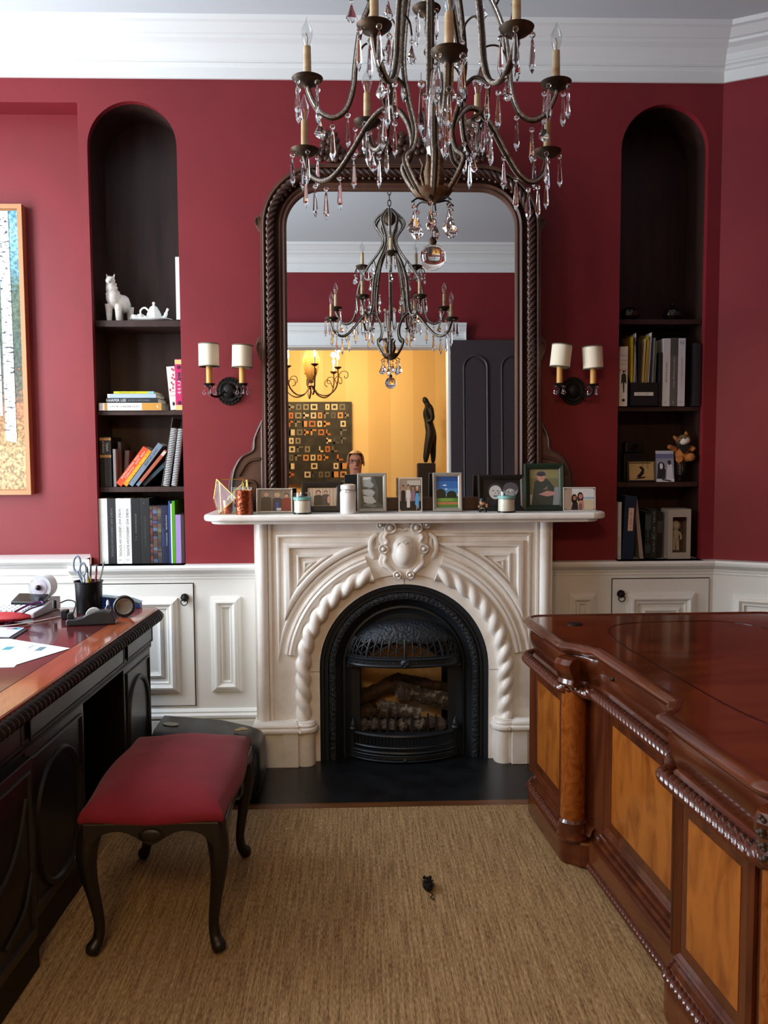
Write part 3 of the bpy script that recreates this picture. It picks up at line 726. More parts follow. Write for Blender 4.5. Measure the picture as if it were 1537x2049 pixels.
# logs and coals
def log(label, p0, p1, r, mat, seed):
    rnd = random.Random(seed); t = thing('gas_log', label, 'log', tuple((a+b)/2 for a, b in zip(p0, p1)), group='logs in the fireplace')
    n = 14; pts = []; rr = []
    for i in range(n+1):
        s_ = i/n; pts.append(tuple(a+(b-a)*s_+rnd.uniform(-.003, .003) for a, b in zip(p0, p1))); rr.append(r*(0.9+0.2*rnd.random()))
    mb = MB().tube(pts, rr, 12, lobes=5, pitch=3.0, amp=0.10)
    put(mb, 'bark', mat, t, smooth=True)
    d = (Vector(p1)-Vector(p0)).normalized(); e = MB()
    for q, sgn in ((p0, -1), (p1, 1)):
        c = Vector(q) + d*0.0015*sgn; e.tube([c-d*0.001, c+d*0.001], r*0.82, 12)
    put(e, 'cut_end', 'charlog', t)
log('grey speckled log resting on top of the log pile, right side', (0.19, -0.045, 0.300), (0.455, 0.0, 0.222), 0.040, 'charlog', 1)
log('dark forked log at the back left of the fire, reaching highest', (-0.01, 0.03, 0.235), (0.215, 0.06, 0.325), 0.034, 'darklog', 2)
log('dark log behind the grey speckled log, sloping down right', (0.20, 0.08, 0.325), (0.46, 0.09, 0.265), 0.026, 'darklog', 3)
log('short brown log lying low across the middle of the fire', (0.10, -0.06, 0.225), (0.30, -0.075, 0.185), 0.032, 'charlog', 4)
log('dark log low at the left of the fire', (-0.005, -0.055, 0.185), (0.085, -0.02, 0.20), 0.030, 'darklog', 5)
rnd = random.Random(3)
for i in range(9):
    x = 0.03 + 0.046*i + rnd.uniform(-.006, .006)
    mb = MB().sphere((x, -0.085+rnd.uniform(-.008, .01), 0.135+rnd.uniform(0, .012)), (0.03, 0.026, 0.032), 9, 6)
    mb.v = [(a+rnd.uniform(-.004, .004), b_+rnd.uniform(-.004, .004), c+rnd.uniform(-.004, .004)) for a, b_, c in mb.v]
    o = put(mb, 'coal', 'coal'); tag(o, 'rough grey coal behind the fender bars, %s from the left' % ('leftmost', 'second', 'third', 'fourth', 'middle one, fifth', 'sixth', 'seventh', 'eighth', 'last, ninth')[i], 'coal', 'coals behind the fender')
put(MB().box(0.0, 0.44, -0.12, 0.13, 0.085, 0.105), 'grate_floor', 'iron', ins)

# ================================================================ OVERMANTEL MIRROR (leans back on the shelf)
LEAN = math.radians(2.0)
MZ = 1.201
mir = thing('overmantel_mirror', 'tall walnut overmantel mirror with rope carved frame standing on the mantel', 'mirror', (XC-0.002, -0.1167, MZ), (-LEAN, 0, 0))
GW, GT, GR = 0.544, 1.515, 0.17
def gpath(off, z0=0.0, n=12, y=0.0):
    r = GR + off; xl = GW + off; zt = GT + off
    L = [(-xl, y, z0)] + [(-xl+r-r*math.cos(a), y, zt-r+r*math.sin(a)) for a in [i*PI/2/n for i in range(n+1)]]
    return L + [(-p[0], p[1], p[2]) for p in L[::-1]]
gl = [(p[0], p[2]) for p in gpath(0.004, 0.03)]
put(MB().prism(gl, 0.0, 0.004), 'mirror_glass', 'mirror', mir, local=True)
def mframe(name, prof, mat, smooth=0.6):
    # prof: (offset outwards, -y) swept round three sides
    rows = [gpath(u, 0.0, 12, -v) for u, v in prof]; k = len(rows[0]); mb = MB()
    mb.add([p for r in rows for p in r], [(j*k+i, j*k+i+1, (j+1)*k+i+1, (j+1)*k+i) for j in range(len(rows)-1) for i in range(k-1)])
    return put(mb, name, mat, mir, local=True, smooth=smooth)
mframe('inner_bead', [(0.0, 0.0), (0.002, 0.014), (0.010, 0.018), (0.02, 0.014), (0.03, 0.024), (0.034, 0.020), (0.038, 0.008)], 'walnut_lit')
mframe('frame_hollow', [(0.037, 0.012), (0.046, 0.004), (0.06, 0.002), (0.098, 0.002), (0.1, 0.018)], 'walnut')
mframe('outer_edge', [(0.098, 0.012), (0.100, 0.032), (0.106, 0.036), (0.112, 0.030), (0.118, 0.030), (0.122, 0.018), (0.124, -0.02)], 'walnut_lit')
put(MB().tube(resample(gpath(0.076, 0.0, 16, -0.022), 0.003), 0.0185, 20, lobes=4, pitch=0.03, amp=0.2), 'rope_moulding', 'walnut_rope', mir, local=True, smooth=True)
put(MB().box(-GW-0.02, GW+0.02, -0.03, 0.004, 0.0, 0.062), 'bottom_rail', 'walnut', mir, local=True, bev=0.006)
put(MB().prism([(p[0], p[2]) for p in gpath(0.118, 0.0)], 0.006, 0.022), 'back_board', 'walnut', mir, local=True)
# scrolled feet and side ears
def gz(x, z): return (x - (XC-0.002), z - MZ)
for sx in (-1, 1):
    outl = [(-0.655, 0.0), (-0.825, 0.0), (-0.833, 0.05), (-0.83, 0.13), (-0.815, 0.19), (-0.785, 0.245), (-0.745, 0.278), (-0.715, 0.285), (-0.718, 0.305), (-0.712, 0.335), (-0.69, 0.355), (-0.672, 0.385), (-0.662, 0.43), (-0.655, 0.5)]
    o2 = [(p[0] if sx < 0 else -p[0], p[1]) for p in outl]
    put(MB().prism(o2, -0.018, 0.02), 'scroll_foot', 'walnut_lit', mir, local=True, bev=0.005)
    g = MB()
    X = lambda v: v if sx < 0 else -v
    g.tube(spline([(X(-0.665), -0.019, 0.43), (X(-0.70), -0.019, 0.35), (X(-0.71), -0.019, 0.29), (X(-0.77), -0.019, 0.25), (X(-0.808), -0.019, 0.16), (X(-0.81), -0.019, 0.0)], 8), 0.007, 6)
    sp_ = [(X(-0.712 + (0.012+0.0125*a)*math.cos(a)), -0.020, 0.105 + (0.012+0.0125*a)*1.15*math.sin(a)) for a in [i*0.28 for i in range(26)]]
    g.tube(sp_, 0.009, 6)
    g.tube(spline([(X(-0.675), -0.02, 0.25), (X(-0.735), -0.02, 0.235), (X(-0.78), -0.02, 0.17)], 8), 0.008, 6)
    g.tube([(X(-0.668), -0.02, 0.0), (X(-0.668), -0.02, 0.42)], 0.006, 6)
    put(g, 'scroll_carving', 'walnut', mir, local=True, smooth=True)
    for zc, hh in ((0.78, 0.075), (1.365, 0.05)):
        e = [(X(-0.655), zc-hh), (X(-0.672), zc-hh*0.85), (X(-0.688), zc-hh*0.3), (X(-0.694), zc+0.01), (X(-0.685), zc+hh*0.5), (X(-0.668), zc+hh*0.7), (X(-0.66), zc+hh)]
        e.append((X(-0.655), zc+hh)); put(MB().prism(e, -0.012, 0.018), 'side_ear', 'walnut_lit', mir, local=True, bev=0.004)
        g2 = MB().tube([(X(-0.674 + (0.003+0.0035*a)*math.cos(a)), -0.014, zc+0.008 + (0.003+0.0035*a)*1.3*math.sin(a)) for a in [i*0.3 for i in range(15)]], 0.004, 6)
        put(g2, 'ear_scroll', 'walnut', mir, local=True, smooth=True)
# crest: carved flowers and leaves on the top rail
cr = MB().prism([(-0.34, GT+0.10)] + [(x, GT+0.135+0.075*math.cos(x/0.34*PI/2)) for x in [-0.34+0.068*i for i in range(11)]] + [(0.34, GT+0.10)], -0.02, 0.016)
crest = put(cr, 'crest', 'walnut', mir, local=True, bev=0.006)
def flower(x, z, r):
    mb = MB().sphere((x, -0.045, z), r*0.38, 10, 7)
    for k_ in range(6):
        a = k_*PI/3 + 0.3; mb.sphere((x+r*0.68*math.cos(a), -0.034, z+r*0.68*math.sin(a)), (r*0.42, r*0.25, r*0.42), 8, 6)
    put(mb, 'carved_flower', 'walnut', crest, local=True, smooth=True)
for x, z, r in ((0, GT+0.215, 0.05), (-0.085, GT+0.2, 0.04), (0.085, GT+0.2, 0.04), (-0.335, GT+0.215, 0.045), (-0.30, GT+0.165, 0.04), (-0.37, GT+0.16, 0.035), (0.335, GT+0.215, 0.045), (0.30, GT+0.165, 0.04), (0.37, GT+0.16, 0.035)): flower(x, z, r)
for sx in (-1, 1):
    mb = MB()
    for k_ in range(7):
        x = sx*(0.12+0.035*k_); mb.sphere((x, -0.03, GT+0.185-0.008*k_+0.012*(k_ % 2)), (0.026, 0.012, 0.015), 8, 6)
    for k_ in range(4):
        a = PI/2 + (k_-1.5)*0.5; mb.tube([(sx*0.335, -0.02, GT+0.22), (sx*0.335+0.035*math.cos(a), -0.03, GT+0.22+0.045*math.sin(a)), (sx*0.335+0.055*math.cos(a), -0.012, GT+0.22+0.065*math.sin(a))], [0.01, 0.014, 0.003], 7)
    put(mb, 'carved_leaves', 'walnut', crest, local=True, smooth=True)
    mb = MB()
    for p in resample(gpath(0.055, GT-0.4, 16, -0.02), 0.03): 
        if p[0]*sx > 0.0 and p[2] > GT-0.05: mb.sphere(tuple(p), 0.009, 7, 5)
    put(mb, 'bead_row', 'walnut', mir, local=True, smooth=True, kind='stuff')
# ================================================================ CHANDELIER
CHX, CHY = 0.225, -1.67
def icicle(L=0.115, k=1.0, name='crystal_icicle'):
    mb = MB(); mb.tube([(0, 0, 0.004), (0, 0, -0.012)], 0.0007, 5)
    mb.m = [1]*len(mb.f); mb.cur = 0
    mb.sphere((0, 0, -0.018*k), 0.0078*k, 10, 6)
    z = -0.027*k
    mb.lathe([(0, z), (0.0025*k, z-0.001), (0.0045*k, z-0.012), (0.0085*k, -L*0.80), (0.0072*k, -L*0.86), (0, -L)], (0, 0, 0), 6)
    return mb.mesh(name, [M['crystal'], M['bronze_dk']])
def teardrop(L=0.075, w=0.017, name='crystal_teardrop'):
    mb = MB(); mb.tube([(0, 0, 0.004), (0, 0, -0.008)], 0.0007, 5); mb.m = [1]*len(mb.f)
    mb.sphere((0, 0, -0.013), 0.0062, 8, 6)
    z = -0.021; h = L-0.021
    n0 = len(mb.v); mb.lathe([(0, z), (w*0.18, z-h*0.06), (w*0.45, z-h*0.34), (w*0.95, z-h*0.66), (w, z-h*0.74), (w*0.55, z-h*0.92), (0, z-h)], (0, 0, 0), 8)
    for i in range(n0, len(mb.v)): v = mb.v[i]; mb.v[i] = (v[0], v[1]*0.55, v[2])
    return mb.mesh(name, [M['crystal'], M['bronze_dk']])
ME_ICE = icicle(); ME_ICE2 = icicle(0.10, 0.9, 'crystal_icicle_small'); ME_TEAR = teardrop(); ME_TEAR_S = teardrop(0.05, 0.0095, 'crystal_pendant_small')

ch = thing('chandelier', 'tiered bronze chandelier hung with crystal drops in front of the mirror', 'chandelier', (CHX, CHY, 2.065))
C0 = Vector((CHX, CHY, 2.065))
def pol(r, z, a): return (CHX + r*math.cos(a), CHY + r*math.sin(a), z)
def drop(me, p, name, a=None):
    return link(name, me, ch, tuple(Vector(p)-C0), (0, 0, a if a is not None else random.uniform(0, 3)))
def arm(name, rz, a, r=0.0082):
    pts = spline([pol(q[0], q[1], a) for q in rz], 8)
    o = put(MB().tube(pts, r, 8, flat=(1.0, 0.8)), name, 'bronze', ch, smooth=True)
    side = Vector((-math.sin(a), math.cos(a), 0))
    for sg in (-1, 1):
        st = MB().tube(resample([Vector(p)+side*sg*(r*0.9) for p in pts], 0.004), 0.0043, 6, lobes=1, pitch=0.009, amp=0.0)
        put(st, 'bead_strand', 'pearl', o, smooth=True)
    return pts
def cup(r, z, a, lab=''):
    x, y, _ = pol(r, 0, a)
    c = put(MB().lathe([(0.0, z-0.026), (0.008, z-0.026), (0.012, z-0.02), (0.030, z-0.012), (0.042, z-0.002), (0.045, z+0.004), (0.041, z+0.004), (0.028, z-0.004), (0.012, z-0.008), (0, z-0.008)], (x, y, 0), 24), 'candle_cup', 'bronze', ch, smooth=0.8)
    put(MB().lathe([(0.0, z-0.008), (0.0115, z-0.008), (0.0112, z+0.05), (0.0105, z+0.092), (0, z+0.092)], (x, y, 0), 14), 'candle_sleeve', 'wax', c, smooth=0.8)
    b = MB().lathe([(0.0075, z+0.092), (0.010, z+0.1), (0.0165, z+0.122), (0.0155, z+0.138), (0.006, z+0.158), (0.0015, z+0.172), (0, z+0.174)], (x, y, 0), 12)
    bo = put(b, 'bulb', 'glass', c, smooth=True); so = bo.modifiers.new('shell', 'SOLIDIFY'); so.thickness = 0.0008
    put(MB().tube([(x, y, z+0.09), (x+0.002, y, z+0.115), (x-0.002, y, z+0.128)], 0.0015, 6), 'filament_post', 'brass', c, smooth=True)
    return x, y
MID = [(0.026, 3.195), (0.10, 3.11), (0.045, 3.005), (0.07, 2.92), (0.15, 2.81), (0.203, 2.70), (0.221, 2.60), (0.230, 2.52), (0.252, 2.462), (0.29, 2.44), (0.33, 2.46), (0.355, 2.505), (0.36, 2.53)]
for k in range(6):
    a = math.radians(60*k + 1)
    arm('mid_arm', MID, a); x, y = cup(0.36, 2.545, a)
    for q in range(4):
        b = a + PI/4 + q*PI/2; drop(ME_ICE, (x+0.04*math.cos(b), y+0.04*math.sin(b), 2.545), 'crystal_drop')
    drop(ME_ICE, pol(0.29, 2.432, a), 'crystal_drop'); drop(ME_ICE, pol(0.245, 2.465, a), 'crystal_drop')
    drop(ME_TEAR, pol(0.325, 2.455, a), 'crystal_drop')
    # little hook with a teardrop on the flare of the arm
    hk = spline([pol(0.18, 2.755, a), pol(0.205, 2.80, a), pol(0.222, 2.805, a), pol(0.232, 2.78, a)], 6)
    put(MB().tube(hk, 0.003, 6), 'hook', 'bronze', ch, smooth=True); drop(ME_TEAR, pol(0.232, 2.777, a), 'crystal_drop')
    hk = spline([pol(0.221, 2.60, a), pol(0.195, 2.645, a), pol(0.155, 2.645, a), pol(0.14, 2.615, a)], 6)
    put(MB().tube(hk, 0.003, 6), 'hook', 'bronze', ch, smooth=True); drop(ME_TEAR, pol(0.14, 2.612, a), 'crystal_drop')
LOW = [(0.02, 2.218), (0.055, 2.24), (0.097, 2.312), (0.074, 2.342), (0.066, 2.39), (0.082, 2.446), (0.12, 2.492), (0.165, 2.498), (0.215, 2.462), (0.27, 2.395), (0.325, 2.338), (0.375, 2.322), (0.42, 2.348), (0.44, 2.395), (0.442, 2.41)]
for k in range(3):
    a = math.radians(30 + 120*k)
    arm('lower_arm', LOW, a, 0.009); x, y = cup(0.442, 2.425, a)
    for q in range(4):
        b = a + PI/4 + q*PI/2; drop(ME_ICE, (x+0.04*math.cos(b), y+0.04*math.sin(b), 2.425), 'crystal_drop')
    for r, z in ((0.165, 2.49), (0.215, 2.455), (0.265, 2.393), (0.315, 2.338), (0.365, 2.314), (0.405, 2.328), (0.44, 2.36)): drop(ME_ICE, pol(r, z, a), 'crystal_drop')
RIB = [(0.02, 2.218), (0.055, 2.24), (0.097, 2.312), (0.072, 2.345), (0.062, 2.40), (0.085, 2.48), (0.10, 2.58), (0.085, 2.74), (0.055, 2.90), (0.05, 3.01), (0.10, 3.11), (0.026, 3.195)]
for k in range(3):
    a = math.radians(90 + 120*k); arm('rib', RIB, a)
    # inner C scroll carrying drops
    sc = spline([pol(0.085, 2.5, a), pol(0.13, 2.53, a), pol(0.17, 2.5, a), pol(0.16, 2.44, a), pol(0.12, 2.42, a)], 8)
    put(MB().tube(sc, 0.0055, 8), 'scroll', 'bronze', ch, smooth=True)
    for r, z in ((0.165, 2.45), (0.13, 2.42), (0.10, 2.58)): drop(ME_ICE, pol(r, z, a), 'crystal_drop')
TOP = [(0.05, 2.97), (0.085, 2.84), (0.13, 2.765), (0.17, 2.755), (0.2, 2.785), (0.21, 2.835)]
for k in range(3):
    a = math.radians(90 + 120*k); arm('upper_arm', TOP, a, 0.005); x, y = cup(0.21, 2.85, a)
    for q in range(4):
        b = a + PI/4 + q*PI/2; drop(ME_ICE2, (x+0.04*math.cos(b), y+0.04*math.sin(b), 2.85), 'crystal_drop')
    drop(ME_TEAR, pol(0.15, 2.752, a), 'crystal_drop')
# centre: rusted leaf cup, glass obelisk, finial, ball
put(MB().lathe([(0, 2.198), (0.01, 2.2), (0.016, 2.206), (0.03, 2.212), (0.05, 2.226), (0.058, 2.238), (0.05, 2.24), (0.025, 2.234), (0, 2.232)], (CHX, CHY, 0), 20), 'base_dish', 'rust', ch, smooth=0.7)
for k in range(5):
    a = k*2*PI/5 + 0.5; side = Vector((-math.sin(a), math.cos(a), 0)); mb = MB(); vs = []
    for r, z, wd in ((0.010, 2.235, 0.008), (0.026, 2.25, 0.014), (0.034, 2.28, 0.015), (0.028, 2.31, 0.010), (0.036, 2.33, 0.003)):
        p = Vector(pol(r, z, a)); vs += [p - side*wd, p + Vector(pol(r+0.004, z, a)) - Vector(pol(r, z, a)), p + side*wd]
    fs = []
    for i in range(4):
        fs += [(3*i, 3*i+1, 3*i+4, 3*i+3), (3*i+1, 3*i+2, 3*i+5, 3*i+4)]
    o = put(mb.add(vs, fs), 'leaf', 'rust', ch, smooth=True, recalc=False); so = o.modifiers.new('thick', 'SOLIDIFY'); so.thickness = 0.002
put(MB().tube([(CHX, CHY, 2.23), (CHX, CHY, 2.345)], 0.012, 10), 'stem', 'rust', ch, smooth=True)
put(MB().lathe([(0.0, 2.33), (0.013, 2.335), (0.019, 2.36), (0.012, 2.50), (0.005, 2.57), (0, 2.59)], (CHX, CHY, 0), 6), 'glass_obelisk', 'crystal', ch)
put(MB().tube([(CHX, CHY, 2.58), (CHX, CHY, 3.2)], 0.005, 8), 'stem', 'bronze', ch, smooth=True)
put(MB().sphere((CHX, CHY, 3.14), (0.042, 0.042, 0.05), 18, 12), 'hub', 'bronze', ch, smooth=True)
for k in range(6):
    a = k*PI/3 + 0.3
    put(MB().tube(spline([pol(0.015, 2.206, a), pol(0.045, 2.213, a), pol(0.066, 2.2, a)], 6), 0.0026, 6), 'hook', 'bronze_dk', ch, smooth=True)
    o = drop(ME_TEAR, pol(0.058, 2.203, a), 'crystal_drop', a); o.scale = (1.3, 1.3, 1.3)
put(MB().tube([(CHX, CHY, 2.2), (CHX, CHY, 2.1)], 0.0008, 5), 'wire', 'bronze_dk', ch)
for z, r in ((2.172, 0.006), (2.148, 0.011), (2.118, 0.007)): put(MB().sphere((CHX, CHY, z), (r, r, r*1.2), 10, 8), 'crystal_bead', 'crystal', ch)
put(MB().lathe([(0.004, 2.106), (0.009, 2.102), (0.012, 2.092), (0.009, 2.082)], (CHX, CHY, 0), 12), 'ball_cap', 'bronze', ch, smooth=True)
put(MB().sphere((CHX, CHY, 2.048), 0.038, 40, 28), 'crystal_ball', 'crystal', ch, smooth=True)
# long spears hung inside the cage
for k in range(5):
    a = k*2*PI/5 + 0.9; o = drop(ME_ICE, pol(0.035, 2.56-0.02*(k % 2), a), 'crystal_drop'); o.scale = (1.25, 1.25, 1.5)
# chain and ceiling rose
for i in range(6):
    z = 3.205 + 0.037*i; mb = MB(); pts = []
    for q in range(16):
        b = 2*PI*q/16; pts.append((CHX + (0.011*math.cos(b) if i % 2 else 0), CHY + (0 if i % 2 else 0.011*math.cos(b)), z + 0.022*math.sin(b)))
    put(mb.tube(pts, 0.003, 6, closed=True), 'chain_link', 'bronze_dk', ch, smooth=True)
put(MB().lathe([(0.012, 3.40), (0.03, 3.415), (0.055, 3.43), (0.06, 3.45)], (CHX, CHY, 0), 24), 'ceiling_canopy', 'bronze', ch, smooth=True)

# ================================================================ WALL SCONCES
def sconce(label, px, pz, lamps):
    t = thing('wall_sconce', label, 'sconce', (px, -0.002, pz), group='pair of sconces beside the mirror')
    pl = MB().lathe([(0.0, -0.03), (0.02, -0.03), (0.028, -0.024), (0.034, -0.012), (0.046, -0.016), (0.052, -0.01), (0.062, -0.012), (0.064, -0.004), (0.064, -0.001)], (px, 0, pz), 24, 'y')
    pl.xf(Matrix.Translation((0, 0, pz)) @ Matrix.Diagonal((1, 1, 1.08, 1)) @ Matrix.Translation((0, 0, -pz)))
    plate = put(pl, 'backplate', 'bronze_dk', t, smooth=0.7)
    bd = MB().sphere((0, 0, 0), 0.0045, 6, 4).mesh('plate_bead', M['bronze_dk'], True)
    many('plate_bead', bd, [(px+0.057*math.cos(a), -0.013, pz+0.061*math.sin(a)) for a in [i*PI/10 for i in range(20)]], plate)
    put(MB().tube([(px-0.03, -0.02, pz), (px+0.03, -0.02, pz)], 0.01, 8), 'boss_ribbon', 'bronze_dk', plate, smooth=True)
    for x, z, sz0, sz1, tilt in lamps:
        pts = spline([(px+(x-px)*0.25, -0.02, pz), (px+(x-px)*0.6, -0.07, pz-0.03), (px+(x-px)*0.95, -0.12, pz-0.025), (x, -0.14, z-0.015)], 8)
        put(MB().tube(pts, 0.0055, 8), 'arm', 'bronze_dk', t, smooth=True)
        c = put(MB().lathe([(0, z-0.016), (0.01, z-0.014), (0.02, z-0.006), (0.026, z+0.001), (0.030, z+0.003), (0.024, z+0.003), (0.012, z-0.003), (0, z-0.003)], (x, -0.14, 0), 16), 'drip_pan', 'bronze_dk', t, smooth=True)
        put(MB().lathe([(0.0145, z-0.003), (0.014, sz0+0.03), (0, sz0+0.03)], (x, -0.14, 0), 16), 'candle_sleeve', 'amber', t, smooth=0.8)
        n = 28; h = sz1-sz0
        sm = MB().lathe([(0.047, 0), (0.0475, h*0.06), (0.0475, h*0.94), (0.047, h), (0.0455, h), (0.0455, 0)], (0, 0, 0), n)
        s_ = put(sm, 'lamp_shade', 'shade', t, smooth=0.8, local=True); s_.location = (x-px, -0.138, sz0-pz); s_.rotation_euler = (0, tilt, 0)
        for zz in (0.0, h):
            tr = MB().tube([(0.0475*math.cos(a), 0.0475*math.sin(a), zz) for a in [2*PI*i/32 for i in range(32)]], 0.0027, 6, closed=True)
            put(tr, 'shade_trim', 'shade_trim', s_, local=True, smooth=True)
        for k in range(4):
            a = PI*0.1 + k*PI/2; q = link('crystal_drop', ME_TEAR_S, t, (x-px+0.025*math.cos(a), -0.138+0.025*math.sin(a), z-pz+0.0), (0, 0, a))
sconce('two candle wall sconce with cream shades left of the mirror', -0.619, 1.78, [(-0.693, 1.803, 1.886, 1.990, 0.0), (-0.539, 1.803, 1.881, 1.983, 0.03)])
sconce('two candle wall sconce with tilted cream shades right of the mirror', 1.067, 1.775, [(0.966, 1.800, 1.880, 1.984, 0.11), (1.127, 1.796, 1.872, 1.975, -0.06)])
# ================================================================ RIGHT DESK (mahogany and burl)
RD_LOC = (1.2755, -1.643, 0.0095); RD_ROT = math.radians(4.6); ZT = 0.80
rd = thing('executive_desk', 'large polished mahogany desk with burl panels and rope mouldings on the right', 'desk', RD_LOC, (0, 0, RD_ROT))
def rd_half(ins, near):
    """front edge from the middle outwards to an end, local (x, s)"""
    s = -1 if near else 1
    xr, xp, se = -0.465+ins, -0.55+ins, 0.94-ins
    pts = [(xr, 0), (xr, s*(0.292+ins*0.6))]
    pts += [(xr-0.018, s*(0.312+ins*0.6)), (xr-0.03, s*(0.345+ins)), (xr-0.05, s*(0.37+ins)), (xp+0.004, s*(0.392+ins)), (xp, s*(0.42+ins))]
    pts += [(xp, s*(se-0.10))]
    r = 0.10
    pts += [(xp+r-r*math.cos(a), s*(se-r+r*math.sin(a))) for a in [i*PI/2/7 for i in range(1, 8)]]
    return pts
def rd_front(ins=0.0): return rd_half(ins, False)[::-1] + rd_half(ins, True)[1:]
def rd_outline(ins=0.0):
    f = rd_front(ins); f = f + [(-p[0], p[1]) for p in f[::-1]]
    return [(p[0], p[1]-(p[0]+0.55)*0.065*max(0, min(1, (p[1]-0.5)/0.4))) for p in f]
def rput(mb, name, mat, **k): return put(mb, name, mat, rd, local=True, **k)
top_o = rd_outline(0.0)
rput(MB().prism(rd_outline(0.018), ZT-0.03, ZT-0.0004, 'z'), 'desk_top', 'mahog_top')
edge = MB().sweep([(-0.036, 0.0), (-0.030, 0.004), (-0.02, 0.003), (-0.014, -0.001), (-0.004, -0.004), (0.002, -0.011), (0.0, -0.018), (-0.008, -0.023), (-0.012, -0.03), (-0.022, -0.036), (-0.03, -0.04)],
                  [(p[0], p[1], ZT) for p in top_o], (0, 0, 1), closed=True)
rput(edge, 'top_edge', 'mahog', smooth=0.9, recalc=False)
# inset field of the top with rounded ends
fld = MB(); ff = [(p[0]*0.0 + 0.34*math.copysign(abs(math.cos(a))**0.5, math.cos(a)), 0.72*math.copysign(abs(math.sin(a))**0.5, math.sin(a))) for a in [2*PI*i/56 for i in range(56)] for p in [(0, 0)]]
fld.sweep([(-0.003, 0), (-0.003, 0.0009), (0.003, 0.0009), (0.003, 0)], [(p[0], p[1], ZT) for p in ff], (0, 0, 1), closed=True)
rput(fld, 'top_inlay', cm('#2c0c06', 0.2))
fr = MB(); zz = [ZT-0.038, ZT-0.06, ZT-0.09, ZT-0.12, 0.665, 0.655]; ii = [0.026, 0.022, 0.026, 0.036, 0.040, 0.030]
rows = [[(p[0], p[1], z) for p in rd_outline(i_)] for z, i_ in zip(zz, ii)]; k = len(rows[0])
fr.add([p for r in rows for p in r], [(j*k+i, j*k+(i+1) % k, (j+1)*k+(i+1) % k, (j+1)*k+i) for j in range(len(rows)-1) for i in range(k)])
rput(fr, 'frieze', 'mahog', smooth=0.6)
rput(MB().tube(resample([(p[0], p[1], 0.642) for p in rd_front(0.016)], 0.0045), 0.0185, 20, lobes=4, pitch=0.027, amp=0.2), 'upper_rope', 'mahog_rope', smooth=True)
bo = rd_outline(0.052)
rput(MB().prism(bo, 0.06, 0.66, 'z'), 'carcass', 'mahog_v')
# plinth under each pedestal, base rope
for s_, nm in ((1, 0), (-1, 1)):
    hp = [p for p in rd_half(0.022, bool(nm)) if abs(p[1]) > 0.33]; hp = [(-0.40, s_*0.335)] + hp
    full = hp + [(0.40, hp[-1][1]), (0.40, s_*0.335)]
    rput(MB().prism(full, 0.0, 0.098, 'z'), 'plinth', 'mahog', bev=0.012)
    pp = rd_half(0.03, bool(nm)); pp = [p for p in pp if abs(p[1]) > 0.33]
    rput(MB().tube(resample([(p[0], p[1], 0.118) for p in pp], 0.004), 0.0145, 18, lobes=4, pitch=0.022, amp=0.2), 'base_rope', 'mahog_rope', smooth=True)
    mo = MB().sweep([(0.006, 0.128), (0.0, 0.136), (-0.006, 0.15), (-0.018, 0.158), (-0.03, 0.16)] if s_ < 0 else [(-0.006, 0.128), (0, 0.136), (0.006, 0.15), (0.018, 0.158), (0.03, 0.16)],
                    [(p[0], p[1], 0) for p in rd_half(0.036, bool(nm)) if abs(p[1]) > 0.33], (0, 0, 1))
    rput(mo, 'base_moulding', 'mahog_v', recalc=False)
# recess foot board with rope
rput(MB().box(-0.455, -0.40, -0.335, 0.335, 0.03, 0.118), 'recess_base', 'mahog', bev=0.008)
rput(MB().tube(resample([(-0.452, -0.33, 0.03), (-0.452, 0.33, 0.03)], 0.004), 0.012, 16, lobes=3, pitch=0.022, amp=0.2), 'recess_rope', 'mahog_rope', smooth=True)
for zb, dx in ((0.118, 0.0), (0.135, 0.012), (0.15, 0.024)): rput(MB().box(-0.44+dx, -0.40, -0.31, 0.31, zb, zb+0.016), 'recess_step', 'mahog_v', bev=0.004)
def burl_panel(s0, s1, x, z0, z1):
    """framed burl panel on a face at local x"""
    fm = MB().sweep([(0, 0), (0, 0.008), (-0.008, 0.013), (-0.014, 0.008), (-0.02, 0.011), (-0.03, 0.004), (-0.03, 0)], [(x, s0, z0), (x, s1, z0), (x, s1, z1), (x, s0, z1)][::-1], (-1, 0, 0), closed=True)
    pn = rput(fm, 'panel_frame', 'mahog_v', recalc=False)
    e = 0.03; put(MB().box(x-0.003, x+0.002, s0+e, s1-e, z0+e, z1-e), 'panel_border', 'mahog_v', pn, local=True)
    e = 0.062; put(MB().box(x-0.0045, x+0.002, s0+e, s1-e, z0+e, z1-e), 'burl_field', 'burl', pn, local=True)
XF_P, XF_R = -0.55+0.052, -0.465+0.052
burl_panel(0.455, 0.855, XF_P, 0.165, 0.622)
burl_panel(-0.285, 0.285, XF_R, 0.165, 0.622)
burl_panel(-0.80, -0.43, XF_P, 0.165, 0.622)
def reeds(s0, n, x, dirn=1):
    mb = MB()
    for i in range(n): mb.lathe([(0.0065, 0.16), (0.0065, 0.635)], (x-0.001, s0+dirn*0.0135*i, 0), 10)
    return mb
for s0, n, x in ((0.268, 3, XF_R+0.001), (-0.268, 3, XF_R+0.001), (0.868, 3, XF_P+0.001), (-0.40, 4, XF_P+0.006)):
    for i in range(n):
        sg = 1 if s0 > 0 else -1
        q = MB().lathe([(0.007, 0.16), (0.007, 0.635)], (x-0.001, s0+sg*0.015*i, 0), 10); rput(q, 'reed', 'mahog_v', smooth=0.8)
